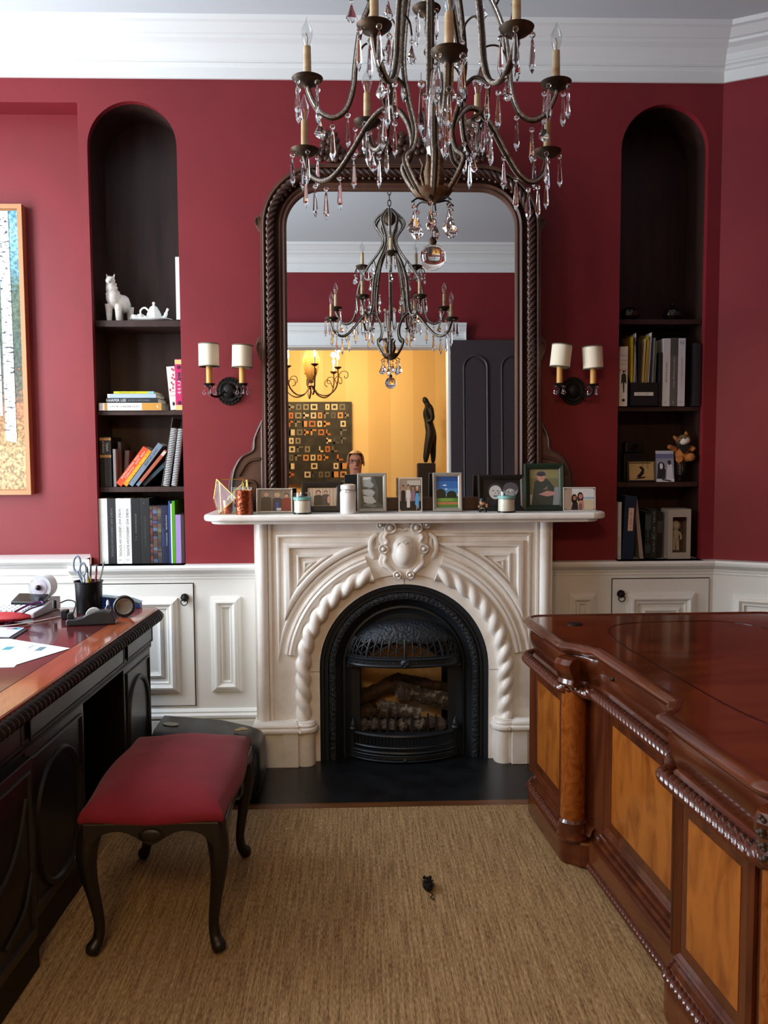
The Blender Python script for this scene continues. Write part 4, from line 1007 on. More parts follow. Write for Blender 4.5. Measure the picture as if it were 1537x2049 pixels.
# burl columns at the pedestal corners, with turned bases and corbels over
for s0, x0 in ((0.408, -0.487), (-0.872, -0.482)):
    rput(MB().lathe([(0.044, 0.17), (0.044, 0.635)], (x0, s0, 0), 24), 'column', 'burl_col', smooth=0.8)
    rput(MB().lathe([(0.052, 0.10), (0.058, 0.11), (0.052, 0.125), (0.056, 0.14), (0.05, 0.155), (0.053, 0.165), (0.046, 0.175)], (x0, s0, 0), 24), 'column_base', 'mahog', smooth=0.8)
    cb = MB(); prof = [(-0.020, ZT-0.04), (-0.045, ZT-0.044), (-0.060, ZT-0.060), (-0.058, ZT-0.080), (-0.044, ZT-0.098), (-0.036, ZT-0.115), (-0.040, ZT-0.130), (-0.034, ZT-0.14), (0.0, ZT-0.142), (0.0, ZT-0.04)]
    vs = []; CBM = Matrix.Translation((-0.505, s0-0.03, 0)) @ Matrix.Rotation(math.radians(28), 4, 'Z')
    for ss in (-0.036, -0.024, 0.024, 0.036): vs += [(px_*(1.0 if abs(ss) < 0.03 else 0.86), ss, z) for px_, z in prof]
    n = len(prof); fs = [(j*n+i, j*n+(i+1) % n, (j+1)*n+(i+1) % n, (j+1)*n+i) for j in range(3) for i in range(n)] + [tuple(range(n)), tuple(range(4*n-1, 3*n-1, -1))]
    cb.add(vs, fs); cb.xf(CBM)
    c_ = rput(cb, 'corbel', 'mahog', smooth=0.6)
    if s0 < 0:
        g = MB()
        for i in range(22): a = i*0.9; g.sphere((-0.060+0.001*abs(i-6), 0.02*math.cos(a), ZT-0.05-0.0042*i), (0.006, 0.0065, 0.006), 7, 5)
        g.xf(CBM)
        put(g, 'acanthus_carving', cm('#3a3028', 0.3), c_, local=True, smooth=True, kind='stuff')
kh = MB().lathe([(0.006, 0), (0.008, -0.003), (0.004, -0.008), (0, -0.009)], (0, 0, 0), 12, 'x')
kh.xf(Matrix.Translation((-0.443, 0.16, 0.735))); rput(kh, 'lock_escutcheon', 'bronze_dk', smooth=True)
gm = MB().lathe([(0.03, 0), (0.03, 0.003), (0.02, 0.004), (0, 0.002)], (-0.38, 0.72, ZT), 20); rput(gm, 'cable_grommet', 'bronze_dk', smooth=True)

# ================================================================ LEFT DESK (ebonised, cherry top)
LD_LOC = (-0.882, -0.42, 0.0095); LD_ROT = math.radians(-1.7); LT = 0.79
ld = thing('pedestal_desk', 'dark pedestal desk with cherry banded top and carved gadroon edge on the left', 'desk', LD_LOC, (0, 0, LD_ROT))
def lput(mb, name, mat, **k): return put(mb, name, mat, ld, local=True, **k)
LX0, LY1 = -1.05, -1.80
lo = [(0, -0.05), (-0.004, -0.028), (-0.016, -0.010), (-0.04, 0.0), (LX0, 0.0), (LX0, LY1), (0, LY1)]
lput(MB().prism(lo, LT-0.022, LT, 'z'), 'desk_top', 'cherry_band', bev=0.004)
lput(MB().box(LX0+0.10, -0.105, LY1+0.1, -0.105, LT-0.001, LT+0.0012), 'leather_field', 'leather_red')
gp = [(LX0, 0.002), (-0.045, 0.002), (-0.018, -0.008), (-0.004, -0.026), (0.002, -0.05), (0.002, LY1)]
lput(MB().tube(resample([(p[0], p[1], LT-0.034) for p in gp], 0.0045), 0.019, 14, lobes=2, pitch=0.03, amp=0.3), 'gadroon_edge', 'ebony_carve', smooth=True)
lput(MB().box(LX0+0.02, -0.016, LY1, -0.018, LT-0.052, LT-0.022), 'under_top', 'ebony')
fx = -0.035
lput(MB().box(LX0+0.03, fx, LY1, -0.035, 0.625, LT-0.05), 'frieze', 'ebony')
def drawer(y0, y1):
    d = lput(MB().box(fx, fx+0.008, y1, y0, 0.652, LT-0.062), 'drawer', 'ebony', bev=0.003)
    put(MB().sweep([(0, 0), (0, 0.006), (-0.006, 0.006), (-0.008, 0)], [(fx+0.004, y1-0.008, 0.645), (fx+0.004, y0+0.008, 0.645), (fx+0.004, y0+0.008, LT-0.056), (fx+0.004, y1-0.008, LT-0.056)], (1, 0, 0), closed=True), 'drawer_bead', 'ebony_carve', d, local=True, recalc=False)
drawer(-0.05, -0.40); drawer(-0.46, -1.34); drawer(-1.41, -1.78)
lput(MB().sweep([(0, 0.618), (0.014, 0.618), (0.018, 0.624), (0.012, 0.63), (0.02, 0.634), (0.016, 0.642), (0, 0.644)], [(LX0+0.03, -0.035, 0), (fx, -0.035, 0), (fx, LY1, 0)][::1], (0, 0, 1), closed_prof=True), 'frieze_moulding', 'ebony_carve')
def pedestal(y0, y1, xf_, arch=True, z1=0.62):
    p = lput(MB().box(LX0+0.04, xf_, y1, y0, 0.0, z1), 'pedestal', 'ebony', bev=0.004)
    w_ = y0-y1
    fm = MB().sweep([(0, 0), (0, 0.006), (-0.006, 0.008), (-0.012, 0)], [(xf_, y1+0.03, 0.13), (xf_, y0-0.03, 0.13), (xf_, y0-0.03, z1-0.03), (xf_, y1+0.03, z1-0.03)], (1, 0, 0), closed=True)
    put(fm, 'panel_bead', 'ebony_carve', p, local=True, recalc=False)
    if arch:
        yc = (y0+y1)/2; r = w_*0.36; zc = z1-0.085-r
        ap = [(xf_, yc+r*math.cos(a), zc+r*math.sin(a)) for a in [PI*i/24 for i in range(25)]] + [(xf_, yc+r*math.cos(a), 0.30+r*math.sin(a)) for a in [PI+PI*i/24 for i in range(25)]]
        put(MB().sweep([(0.012, 0), (0.008, 0.010), (0, 0.012), (-0.01, 0.006), (-0.014, 0)], ap, (1, 0, 0), closed=True), 'oval_moulding', 'ebony_carve', p, local=True, recalc=False, smooth=0.8)
    put(MB().sweep([(0, 0.0), (0.03, 0.0), (0.03, 0.05), (0.024, 0.058), (0.028, 0.066), (0.014, 0.078), (0.01, 0.09), (0, 0.095)], [(xf_-0.2, y0, 0), (xf_, y0, 0), (xf_, y1, 0), (xf_-0.2, y1, 0)], (0, 0, 1), closed_prof=True), 'pedestal_base', 'ebony_carve', p, local=True)
    return p
pedestal(-0.04, -0.43, fx-0.004)
pedestal(-0.88, -1.36, fx-0.004)
pedestal(-1.40, LY1, fx+0.035, arch=False)
lput(MB().box(LX0+0.04, -0.5, -0.88, -0.43, 0.0, 0.62), 'modesty_panel', 'ebony')
# lyre shaped moulding on the end block
eb = MB().tube(spline([(0.002, -1.46, 0.52), (0.004, -1.52, 0.42), (0.004, -1.60, 0.36), (0.004, -1.72, 0.33)], 8), 0.007, 8); eb.tube(spline([(0.004, -1.44, 0.30), (0.006, -1.50, 0.22), (0.006, -1.62, 0.18)], 8), 0.006, 8)
lput(eb, 'carved_scroll', cm('#120d0d', 0.75), smooth=True)

# ================================================================ BENCH
bx, by = -0.602, -1.475
bn = thing('bench', 'red velvet upholstered bench with dark curved legs beside the left desk', 'bench', (bx, by, 0.0105))
HWX, HWY = 0.206, 0.322
def serp(k=1.0, n=10):
    """rectangle with slightly bowed sides"""
    out = []
    c = [(-HWX*k, -HWY*k), (HWX*k, -HWY*k), (HWX*k, HWY*k), (-HWX*k, HWY*k)]
    for q in range(4):
        a, b = Vector(c[q]), Vector(c[(q+1) % 4]); d = b-a; nn = Vector((d.y, -d.x)).normalized()
        for i in range(n): t = i/n; out.append(tuple(a + d*t + nn*(0.014*math.sin(PI*t)-0.004*math.sin(3*PI*t))))
    return out
cu = MB(); lev = [(0.99, 0.405), (1.01, 0.412), (1.012, 0.422), (0.985, 0.438), (0.92, 0.456), (0.80, 0.472), (0.6, 0.484), (0.3, 0.491)]
ring = serp(1.0); n = len(ring); vs = []
for k_, z in lev:
    g_ = max(0.0, min(1.0, (0.98-k_)/0.4)) if z > 0.44 else 0.0
    for i_, p in enumerate(ring):
        a_ = math.atan2(p[1]/HWY, p[0]/HWX); e_ = (HWX*math.cos(a_)*1.08, HWY*math.sin(a_)*1.08)
        vs.append(((p[0]*(1-g_)+e_[0]*g_)*k_, (p[1]*(1-g_)+e_[1]*g_)*k_, z))
vs.append((0, 0, 0.494)); L = len(vs)-1
fs = [(j*n+i, j*n+(i+1) % n, (j+1)*n+(i+1) % n, (j+1)*n+i) for j in range(len(lev)-1) for i in range(n)] + [((len(lev)-1)*n+i, (len(lev)-1)*n+(i+1) % n, L) for i in range(n)] + [tuple(range(n-1, -1, -1))]
cu.add(vs, fs); put(cu, 'cushion', 'velvet', bn, local=True, smooth=True)
# carved apron with shaped lower edge
for q in range(4):
    hw = HWX-0.01 if q % 2 == 0 else HWY-0.012; off = HWY-0.004 if q % 2 == 0 else HWX-0.004
    lo_ = [(-hw, 0.41)]; lo_ += [(-hw + 2*hw*i/24, 0.355 + 0.03*abs(math.sin(PI*2*i/24))**1.5 - 0.012*math.exp(-((i-12)/2.5)**2) - 0.04*max(0, 1-min(i, 24-i)/3)) for i in range(25)]; lo_.append((hw, 0.41))
    mb = MB().prism(lo_, -0.012, 0.012); mb.xf(Matrix.Rotation(q*PI/2, 4, 'Z') @ Matrix.Translation((0, -off, 0)))
    ap_ = put(mb, 'apron', 'ebony', bn, local=True, bev=0.004)
    sh = MB().sphere((0, -0.014, 0.375), (0.035, 0.008, 0.02), 12, 8); sh.xf(Matrix.Rotation(q*PI/2, 4, 'Z') @ Matrix.Translation((0, -off, 0))); put(sh, 'apron_shell', 'ebony_carve', ap_, local=True, smooth=True)
for sx in (-1, 1):
    for sy in (-1, 1):
        dx, dy = sx*0.7, sy*0.7
        ctr = [(0, 0.40, 0.030), (0.012, 0.36, 0.033), (0.022, 0.31, 0.030), (0.016, 0.24, 0.023), (0.0, 0.16, 0.018), (-0.012, 0.09, 0.0155), (-0.006, 0.045, 0.017), (0.010, 0.022, 0.022), (0.016, 0.008, 0.018)]
        sp_ = spline([((HWX-0.030+o_*0.7)*sx, (HWY-0.032+o_*0.7)*sy, z) for o_, z, r in ctr], 5)
        rr = []
        for i in range(len(sp_)): t = i/(len(sp_)-1)*(len(ctr)-1); a = int(min(t, len(ctr)-2)); rr.append(ctr[a][2]+(ctr[a+1][2]-ctr[a][2])*(t-a))
        lg = put(MB().tube(sp_, rr, 10), 'leg', 'ebony_carve', bn, local=True, smooth=True)
        kn = MB().sphere(((HWX-0.008)*sx, (HWY-0.01)*sy, 0.335), (0.018, 0.018, 0.035), 8, 6); put(kn, 'knee_carving', 'ebony_carve', lg, local=True, smooth=True)

# black case stowed between desk and fireplace
cs = thing('instrument_case', 'long black hard case with pale oval badge behind the red bench', 'case', (-0.62, -0.52, 0.0))
sec = [(-0.17, 0.0), (0.17, 0.0), (0.20, 0.05), (0.20, 0.16), (0.17, 0.225), (0.10, 0.25), (-0.10, 0.25), (-0.17, 0.225), (-0.20, 0.16), (-0.20, 0.05)]
mb = MB(); rows = []
for x, sc, dz in ((-0.255, 1.0, 0.055), (0.0, 1.0, 0.03), (0.12, 0.98, 0.005), (0.17, 0.92, -0.005), (0.19, 0.78, -0.012), (0.197, 0.6, -0.02)):
    rows.append([(x, y*sc, (z-0.12)*sc+0.12+(dz if z > 0.1 else (0 if sc > 0.95 else 0.0))) for y, z in sec])
k = len(sec); mb.add([p for r in rows for p in r], [(j*k+i, j*k+(i+1) % k, (j+1)*k+(i+1) % k, (j+1)*k+i) for j in range(len(rows)-1) for i in range(k)] + [tuple(range(k-1, -1, -1)), tuple(range((len(rows)-1)*k, len(rows)*k))])
mz = min(v[2] for v in mb.v); mb.v = [(v[0], v[1], v[2]-mz) for v in mb.v]
cb_ = put(mb, 'shell', 'black_plastic', cs, local=True, smooth=0.9)
put(MB().tube([(-0.255, -0.203, 0.15), (0.11, -0.201, 0.14), (0.18, -0.18, 0.135)], 0.004, 6), 'lid_seam', 'grey_plastic', cs, local=True)
bdg = MB().lathe([(0, 0.003), (1, 0.003), (1, 0), (0, 0)], (0, 0, 0), 24); bdg.xf(Matrix.Translation((-0.20, -0.02, 0.302)) @ Matrix.Rotation(0.09, 4, 'Y') @ Matrix.Diagonal((0.034, 0.022, 1, 1)))
put(bdg, 'oval_badge', cm('#8d9084', 0.5), cs, local=True)
lf = MB(); 
for i, (x, y) in enumerate(((0.0, 0.0), (0.018, 0.012), (0.03, -0.008))): lf.sphere((0.09+x, -0.02+y, 0.272+0.003*i), (0.018, 0.009, 0.006), 7, 4)
o = put(lf.xf(Matrix.Translation((-0.62, -0.52, 0.0))), 'paper_scrap', cm('#b9b08c', 0.8)); tag(o, 'crumpled pale scrap lying on the black case', 'scrap')

# dark toy on the rug
ty = thing('furry_toy', 'small furry black toy lying on the rug in front of the fireplace', 'toy', (0.227, -1.434, 0.0095))
mb = MB().sphere((0, 0, 0.016), (0.018, 0.030, 0.016), 12, 8); mb.sphere((0.002, 0.028, 0.017), (0.011, 0.015, 0.012), 10, 7)
rnd = random.Random(5)
put(mb, 'body', cm('#120d0b', 1.0), ty, local=True, smooth=True)
mb = MB()
for i in range(60):
    a, b = rnd.uniform(0, 2*PI), rnd.uniform(0.1, 1.4); d = Vector((0.018*math.cos(a)*math.cos(b), 0.03*math.sin(a)*math.cos(b), 0.016*math.sin(b))); p = Vector((0, 0, 0.016))+d
    mb.tube([p*0.95, p+d.normalized()*0.009+Vector((0, -0.004, -0.001))], [0.0015, 0.0003], 4)
put(mb, 'fur', cm('#120d0b', 1.0), ty, local=True, kind='stuff')
put(MB().tube(spline([(0, -0.028, 0.012), (0.012, -0.045, 0.006), (0.004, -0.06, 0.004), (0.016, -0.072, 0.004)], 6), 0.0018, 6), 'tail', cm('#120d0b', 1.0), ty, local=True, smooth=True)
for sx in (-1, 1): put(MB().sphere((0.010*sx, 0.026, 0.028), (0.006, 0.003, 0.007), 8, 5), 'ear', cm('#1a1210', 1.0), ty, local=True, smooth=True)
# ================================================================ BOOKS
def book(label, x, z, t, h, col, y=0.012, d=0.17, tilt=0.0, text=(), bands=(), rough=0.45, page=True, cat='book', name='book', group=None, pivot=0):
    """upright book, spine to the room; x = left edge of the spine (or pivot corner when leaning)"""
    o = thing(name, label, cat, (x, y, z+0.001), (0, tilt, 0), group)
    a, b = (0, t) if pivot == 0 else (-t, 0)
    m = MB().box(a, b, 0, 0.003, 0, h).box(a, a+0.0022, 0.003, d, 0, h).box(b-0.0022, b, 0.003, d, 0, h)
    put(m, 'cover', cm(col, rough), o, local=True, bev=0.0012)
    if page: put(MB().box(a+0.0022, b-0.0022, 0.004, d-0.004, 0.003, h-0.004), 'pages', 'page', o, local=True)
    c = (a+b)/2
    for f0, f1, bc in bands: put(MB().box(a+0.0003, b-0.0003, -0.0006, 0.002, h*f0, h*f1), 'spine_band', cm(bc, rough), o, local=True)
    for tx in text:
        txt, size, zf, tc = tx[:4]; wd = tx[4] if len(tx) > 4 else None; dn = tx[5] if len(tx) > 5 else True; dx = tx[6] if len(tx) > 6 else 0
        put(lettering(MB(), txt, size, c+dx, -0.0010, h*zf, dn, wd), 'lettering', cm(tc, 0.5), o, local=True, recalc=False)
    return o
def flat_book(label, x0, x1, z, t, col, y=0.02, d=0.2, text=(), bands=(), rz=0.0):
    w_ = x1-x0; o = thing('book', label, 'book', ((x0+x1)/2, y, z), (0, 0, rz), 'stacked books on the second shelf')
    m = MB().box(-w_/2, w_/2, 0, 0.003, 0, t).box(-w_/2, w_/2, 0.003, d, 0, 0.002).box(-w_/2, w_/2, 0.003, d, t-0.002, t)
    put(m, 'cover', cm(col, 0.4), o, local=True, bev=0.001)
    put(MB().box(-w_/2+0.004, w_/2-0.004, 0.004, d-0.004, 0.002, t-0.002), 'pages', 'page', o, local=True)
    for f0, f1, bc in bands: put(MB().box(-w_/2+w_*f0, -w_/2+w_*f1, -0.0006, 0.002, 0.0006, t-0.0006), 'spine_band', cm(bc, 0.4), o, local=True)
    for txt, size, xf, tc, wd in text: put(lettering(MB(), txt, size, -w_/2+w_*xf, -0.001, t/2, False, wd), 'lettering', cm(tc, 0.5), o, local=True, recalc=False)
    return o
K = 0.988
def bx_(v): return v*K
Z0 = N_BOT + 0.0005; GB = 'books on the bottom shelf of the left niche'
NG = 'NOBLE AND GREENOUGH SCHOOL'
book('white yearbook at the far left of the bottom row', -1.2725, Z0, 0.042, 0.323, '#e4e6e6', d=0.22, text=((NG, 0.013, 0.5, '#c3c6c6', 0.2),), group=GB)
book('black yearbook with grey spine lettering next to the leftmost white one', -1.2300, Z0, 0.041, 0.323, '#1a1d21', d=0.22, text=((NG, 0.014, 0.48, '#6c7072', 0.24),), group=GB)
book('first of two white yearbooks with black spine lettering, left one', -1.1885, Z0, 0.036, 0.323, '#e6e6e4', d=0.22, text=((NG, 0.017, 0.48, '#33363a', 0.235), ('~2', 0.012, 0.06, '#55585a', None, False)), group=GB)
book('second of two white yearbooks with black spine lettering, right one', -1.1520, Z0, 0.037, 0.323, '#dfe1e3', d=0.22, text=((NG, 0.017, 0.48, '#33363a', 0.235), ('~2', 0.012, 0.06, '#55585a', None, False)), group=GB)
book('black book with small grey script, right of the white yearbooks', -1.1145, Z0, 0.045, 0.323, '#111417', d=0.22, text=(('~20', 0.011, 0.56, '#7d8183', 0.13),), group=GB)
book('thick charcoal book with faint lettering, left of the mottled spines', -1.0685, Z0, 0.044, 0.323, '#1c1f21', d=0.22, text=(('Noble and Greenough School', 0.012, 0.5, '#4c5052', 0.15), ('~1', 0.016, 0.93, '#7a7568', None, False)), group=GB)
def mottled(label, x, t, h, cols, seed):
    r_ = random.Random(seed); bands = []; f = 0.02
    while f < 0.95: g = min(0.98, f + r_.uniform(0.02, 0.06)); bands.append((f, g, r_.choice(cols))); f = g
    return book(label, x, Z0, t, h, '#2a2226', d=0.2, bands=bands, group=GB)
mottled('slim mottled red and black book', -1.0235, 0.0135, 0.287, ['#4a2222', '#2b2328', '#5b4d48', '#6a3230'], 1)
mottled('slim mottled blue and purple book', -1.0090, 0.021, 0.287, ['#3c5a78', '#3a2f4a', '#2b2328', '#4d6a86', '#5a4038'], 2)
mottled('slim mottled brown book with yellow tip', -0.9870, 0.019, 0.287, ['#4a4436', '#33323c', '#6c654a', '#5f4f45', '#3f3a34'], 3)
book('slim dark navy patterned book', -0.9670, Z0, 0.014, 0.287, '#1b2446', d=0.2, bands=((0.3, 0.6, '#27335f'),), group=GB)
book('navy book with tiny white spine lettering', -0.9525, Z0, 0.02, 0.287, '#121a35', d=0.2, text=(('~22', 0.009, 0.55, '#cfd3da', 0.15),), group=GB)
book('thin bright blue folder', -0.9320, Z0, 0.0095, 0.309, '#1c3f86', d=0.2, page=False, group=GB, cat='folder', name='folder')
book('thin white folder pressed against the green one', -0.9220, Z0, 0.0065, 0.296, '#e3e6e2', d=0.2, page=False, group=GB, cat='folder', name='folder')
book('bright green folder between the white folder and lavender binder', -0.9150, Z0, 0.0145, 0.309, '#57a51f', d=0.2, page=False, rough=0.3, group=GB, cat='folder', name='folder', bands=((0, 1, '#4d9a1c'),))
book('lavender binder near the right end of the bottom row', -0.8995, Z0, 0.027, 0.241, '#9d86bf', d=0.2, group=GB, cat='binder', name='binder')
book('dark grey book at the right end of the bottom row', -0.8715, Z0, 0.0155, 0.24, '#3a3034', d=0.2, group=GB)

ZB = 1.315; GC = 'books on the third shelf of the left niche'
book('thick black book with two gold bands on its spine', -1.2700, ZB, 0.056, 0.246, '#15110f', y=0.05, d=0.19, bands=((0.93, 0.98, '#b5843a'), (0.585, 0.64, '#b5843a')), text=(('TEAM', 0.017, 0.80, '#d9d2c4', None, True, 0.008), ('of RIVALS', 0.015, 0.80, '#d9d2c4', None, True, -0.01), ('~16', 0.009, 0.32, '#5b544b', 0.13)), group=GC)
book('slim grey-white book beside the black and gold one', -1.2060, ZB, 0.0135, 0.186, '#8b8687', y=0.05, d=0.12, group=GC)
book('dim brown-grey book standing behind the slim grey-white one', -1.1920, ZB, 0.016, 0.222, '#4a423d', y=0.09, d=0.14, group=GC)
book('faded grey book leaning slightly next to the slim pale one', -1.1745, ZB, 0.022, 0.18, '#5f5654', y=0.11, d=0.13, tilt=0.06, group=GC)
T = math.radians(37.5)
book('leaning orange book with white lettering', -1.168, ZB, 0.031, 0.228, '#d6461a', y=0.045, d=0.15, tilt=T, pivot=1, text=(('~8', 0.012, 0.8, '#f1e4da', 0.06, True, 0.006), ('~12', 0.012, 0.42, '#f1e4da', 0.1, True, 0.006), ('~18', 0.012, 0.45, '#f1e4da', 0.14, True, -0.007)), group=GC)
book('leaning yellow book with gold author name', -1.141, ZB, 0.024, 0.214, '#c98512', y=0.045, d=0.15, tilt=T, pivot=1, text=(('CARL HIAASEN', 0.02, 0.5, '#f0c63a', 0.17),), group=GC)
book('leaning blue-grey book with dark lettering', -1.113, ZB, 0.027, 0.253, '#6d7d8e', y=0.045, d=0.16, tilt=T, pivot=1, text=(('OUT OF LINE', 0.015, 0.68, '#23282e', 0.1), ('~2', 0.01, 0.08, '#23282e')), group=GC)
book('leaning slim salmon book with speckled dark cover', -1.083, ZB, 0.016, 0.225, '#a3543c', y=0.045, d=0.16, tilt=math.radians(40), pivot=1, bands=((0.0, 0.12, '#5c7686'), (0.86, 0.97, '#c9b4a8')), group=GC)
book('dark speckled paperback lying lowest against the spiral notebooks', -1.057, ZB, 0.018, 0.20, '#232b30', y=0.06, d=0.16, tilt=math.radians(46), pivot=1, bands=((0.3, 0.7, '#2d4450'),), group=GC)
def spiral(label, x, z, h, t, bend, tiltv):
    o = thing('notebook', label, 'notebook', (x, 0.05, z+0.001), (0, tiltv, 0), 'spiral notebooks')
    put(MB().box(-0.0005, t+0.0005, 0.0, 0.004, 0, h), 'coil_gap_strip', cm('#26292c', 0.6), o, local=True); put(MB().box(0, t, 0.004, 0.2, 0, h), 'pages', cm('#cfd0d0', 0.7), o, local=True)  # dark strip added behind the coil to darken the gaps between loops
    put(MB().box(-0.001, 0.0, 0, 0.2, 0, h).box(t, t+0.001, 0, 0.2, 0, h), 'cover', cm('#1d2022', 0.4), o, local=True)
    ce = MB(); n = 34
    for i in range(n):
        zz = 0.008 + (h-0.016)*i/(n-1)
        ce.tube([(t/2+t*0.62*math.cos(a), 0.004-0.011*math.sin(a), zz) for a in [PI*q/8 for q in range(9)]], 0.0021, 5)
    put(ce, 'wire_coil', cm('#e2e4e6', 0.3), o, local=True, smooth=True, kind='stuff')
spiral('left of two white spiral bound notebooks leaning on the niche side', -0.962, ZB, 0.296, 0.024, 0, math.radians(9.5))
spiral('right of two white spiral bound notebooks leaning on the niche side', -0.920, ZB, 0.292, 0.022, 0, math.radians(8.0))
o = put(MB().box(0, 0.002, 0, 0.21, 0, 0.345), 'folder', cm('#6f6a64', 0.2)); o.location = (-0.9735, 0.055, ZB+0.001); o.rotation_euler = (0, math.radians(10.4), 0); tag(o, 'clear plastic folder leaning beside the spiral notebooks', 'folder')

ZC = 1.6905
flat_book('white and ochre history book at the bottom of the flat stack', -1.262, -0.958, ZC, 0.036, '#e8e6e2', y=0.03, bands=((0.09, 0.135, '#b7823a'), (0.685, 1.0, '#c08a3a')), text=(('A HISTORY OF WESTERN SOCIETY', 0.014, 0.41, '#3a3a3c', 0.145), ('~1', 0.02, 0.95, '#efe9dd', None)))
flat_book('black book with pale author name, second in the flat stack', -1.225, -0.975, ZC+0.0363, 0.024, '#1d2227', y=0.032, text=(('HARPER LEE', 0.018, 0.19, '#c9cdcf', 0.095), ('GO SET A WATCHMAN', 0.011, 0.63, '#7e8488', 0.105), ('~1', 0.012, 0.93, '#7e8488', None)))
flat_book('pale blue book, third in the flat stack', -1.220, -0.984, ZC+0.0606, 0.020, '#9fb0bf', y=0.034, bands=((0.0, 0.05, '#d6dbe0'),))
flat_book('slim yellow and blue book on top of the flat stack', -1.190, -0.995, ZC+0.0809, 0.012, '#b9b52a', y=0.036, bands=((0.86, 1.0, '#7fb5c6'),), text=(('~18', 0.007, 0.35, '#6a6a18', 0.08),))
b_ = book('cream book with small coloured flowers leaning on the pink one', -0.918, ZC, 0.040, 0.213, '#ddd3cb', y=0.05, tilt=math.radians(-4.5), text=(('~4', 0.009, 0.42, '#8a8078', None, False), ('~5', 0.009, 0.33, '#8a8078', None, False)), group='upright books on the second shelf')
fl = MB(); r_ = random.Random(2)
for i in range(9): fl.sphere((r_.uniform(0.006, 0.034), -0.0006, r_.uniform(0.09, 0.2)), (0.0045, 0.0006, 0.007), 8, 5)
put(fl, 'flower_print', cm('#a7505c', 0.5), b_, local=True, kind='stuff')
put(MB().sphere((0.018, -0.0006, 0.03), (0.006, 0.0006, 0.010), 8, 5), 'black_cat_print', cm('#171415', 0.5), b_, local=True)
b_ = book('bright pink book with cream and black spine ornaments', -0.892, ZC, 0.039, 0.249, '#bb2163', y=0.045, bands=((0.0, 0.1, '#c9ba7a'), (0.9, 0.985, '#c9ba7a')), text=(('~6', 0.024, 0.5, '#e7c3d2', 0.10, True),), group='upright books on the second shelf')
for zf in (0.14, 0.62, 0.7, 0.84):
    put(MB().lathe([(0.010, -0.0006), (0.010, 0.001)], (0.02, 0, 0.249*zf), 12, 'y').lathe([(0.006, -0.0012), (0.006, 0.0)], (0.02, 0, 0.249*zf), 10, 'y'), 'spine_ornament', cm('#4a1030', 0.5), b_, local=True)

# ---------------------------------------------------------------- top shelf, left niche
ZD = 2.1285
al = thing('alpaca_figurine', 'fluffy white alpaca figurine on the top shelf of the left niche', 'figurine', (-1.19, 0.10, ZD))
mb = MB().sphere((0.02, 0.05, 0.095), (0.042, 0.065, 0.045), 14, 10); mb.sphere((-0.006, 0.0, 0.115), (0.034, 0.04, 0.05), 12, 9); mb.tube(spline([(-0.006, 0.0, 0.12), (-0.010, -0.012, 0.155), (-0.010, -0.018, 0.185)], 5), [0.034]*4+[0.028]*4+[0.025]*3, 12); mb.sphere((-0.012, -0.026, 0.196), (0.022, 0.028, 0.021), 12, 9); mb.sphere((-0.014, -0.05, 0.19), (0.012, 0.014, 0.011), 10, 7)
r_ = random.Random(4); mb.v = [(a+r_.uniform(-.0022, .0022), b+r_.uniform(-.0022, .0022), c+r_.uniform(-.0022, .0022)) for a, b, c in mb.v]
put(mb, 'body', 'fluff', al, local=True, smooth=True)
for lx, ly in ((-0.028, -0.005), (0.018, -0.008), (0.0, 0.095), (0.05, 0.09)): put(MB().tube([(lx, ly, 0.085), (lx, ly, 0.05), (lx, ly, 0.0)], [0.02, 0.016, 0.012], 10), 'leg', 'fluff', al, local=True, smooth=True)
for sx in (-1, 1): put(MB().tube([(-0.012+0.014*sx, -0.02, 0.21), (-0.012+0.02*sx, -0.02, 0.228)], [0.006, 0.002], 7), 'ear', 'fluff', al, local=True, smooth=True)
for sx in (-1, 1): put(MB().sphere((-0.013+0.012*sx, -0.046, 0.2), 0.003, 7, 5), 'eye', cm('#1b1512', 0.3), al, local=True, smooth=True)
tr = thing('tray', 'small oval white porcelain tray under the tea set', 'tray', (-1.018, 0.11, ZD))
mb = MB().lathe([(0, 0.0), (0.6, 0.0), (0.85, 0.006), (1.0, 0.012), (0.98, 0.0145), (0.84, 0.009), (0.6, 0.004), (0, 0.004)], (0, 0, 0), 40)
mb.v = [(v[0]*0.105*(1+0.02*math.cos(10*math.atan2(v[1], v[0]))), v[1]*0.07*(1+0.02*math.cos(10*math.atan2(v[1], v[0]))), v[2]) for v in mb.v]
put(mb, 'dish', 'ceramic', tr, local=True, smooth=True)
tp = thing('teapot', 'small white porcelain teapot on the oval tray', 'teapot', (-1.005, 0.12, ZD+0.0045))
mb = MB(); pr = [(0, 0), (0.026, 0.0), (0.030, 0.006), (0.036, 0.02), (0.034, 0.036), (0.027, 0.052), (0.022, 0.06)]
mb.lathe(pr, (0, 0, 0), 30); mb.v = [(v[0]*(1+0.05*math.cos(10*math.atan2(v[1], v[0]+1e-9))), v[1]*(1+0.05*math.cos(10*math.atan2(v[1], v[0]+1e-9))), v[2]) for v in mb.v]
put(mb, 'pot', 'ceramic', tp, local=True, smooth=True)
put(MB().lathe([(0.023, 0.06), (0.02, 0.068), (0.012, 0.075), (0.005, 0.079), (0.006, 0.084), (0.0075, 0.09), (0.004, 0.096), (0, 0.097)], (0, 0, 0), 20), 'lid', 'ceramic', tp, local=True, smooth=True)
put(MB().tube(spline([(0.03, 0, 0.015), (0.052, 0, 0.022), (0.062, 0, 0.045), (0.07, 0, 0.064)], 6), [0.011]*6+[0.009]*6+[0.006]*7, 10), 'spout', 'ceramic', tp, local=True, smooth=True)
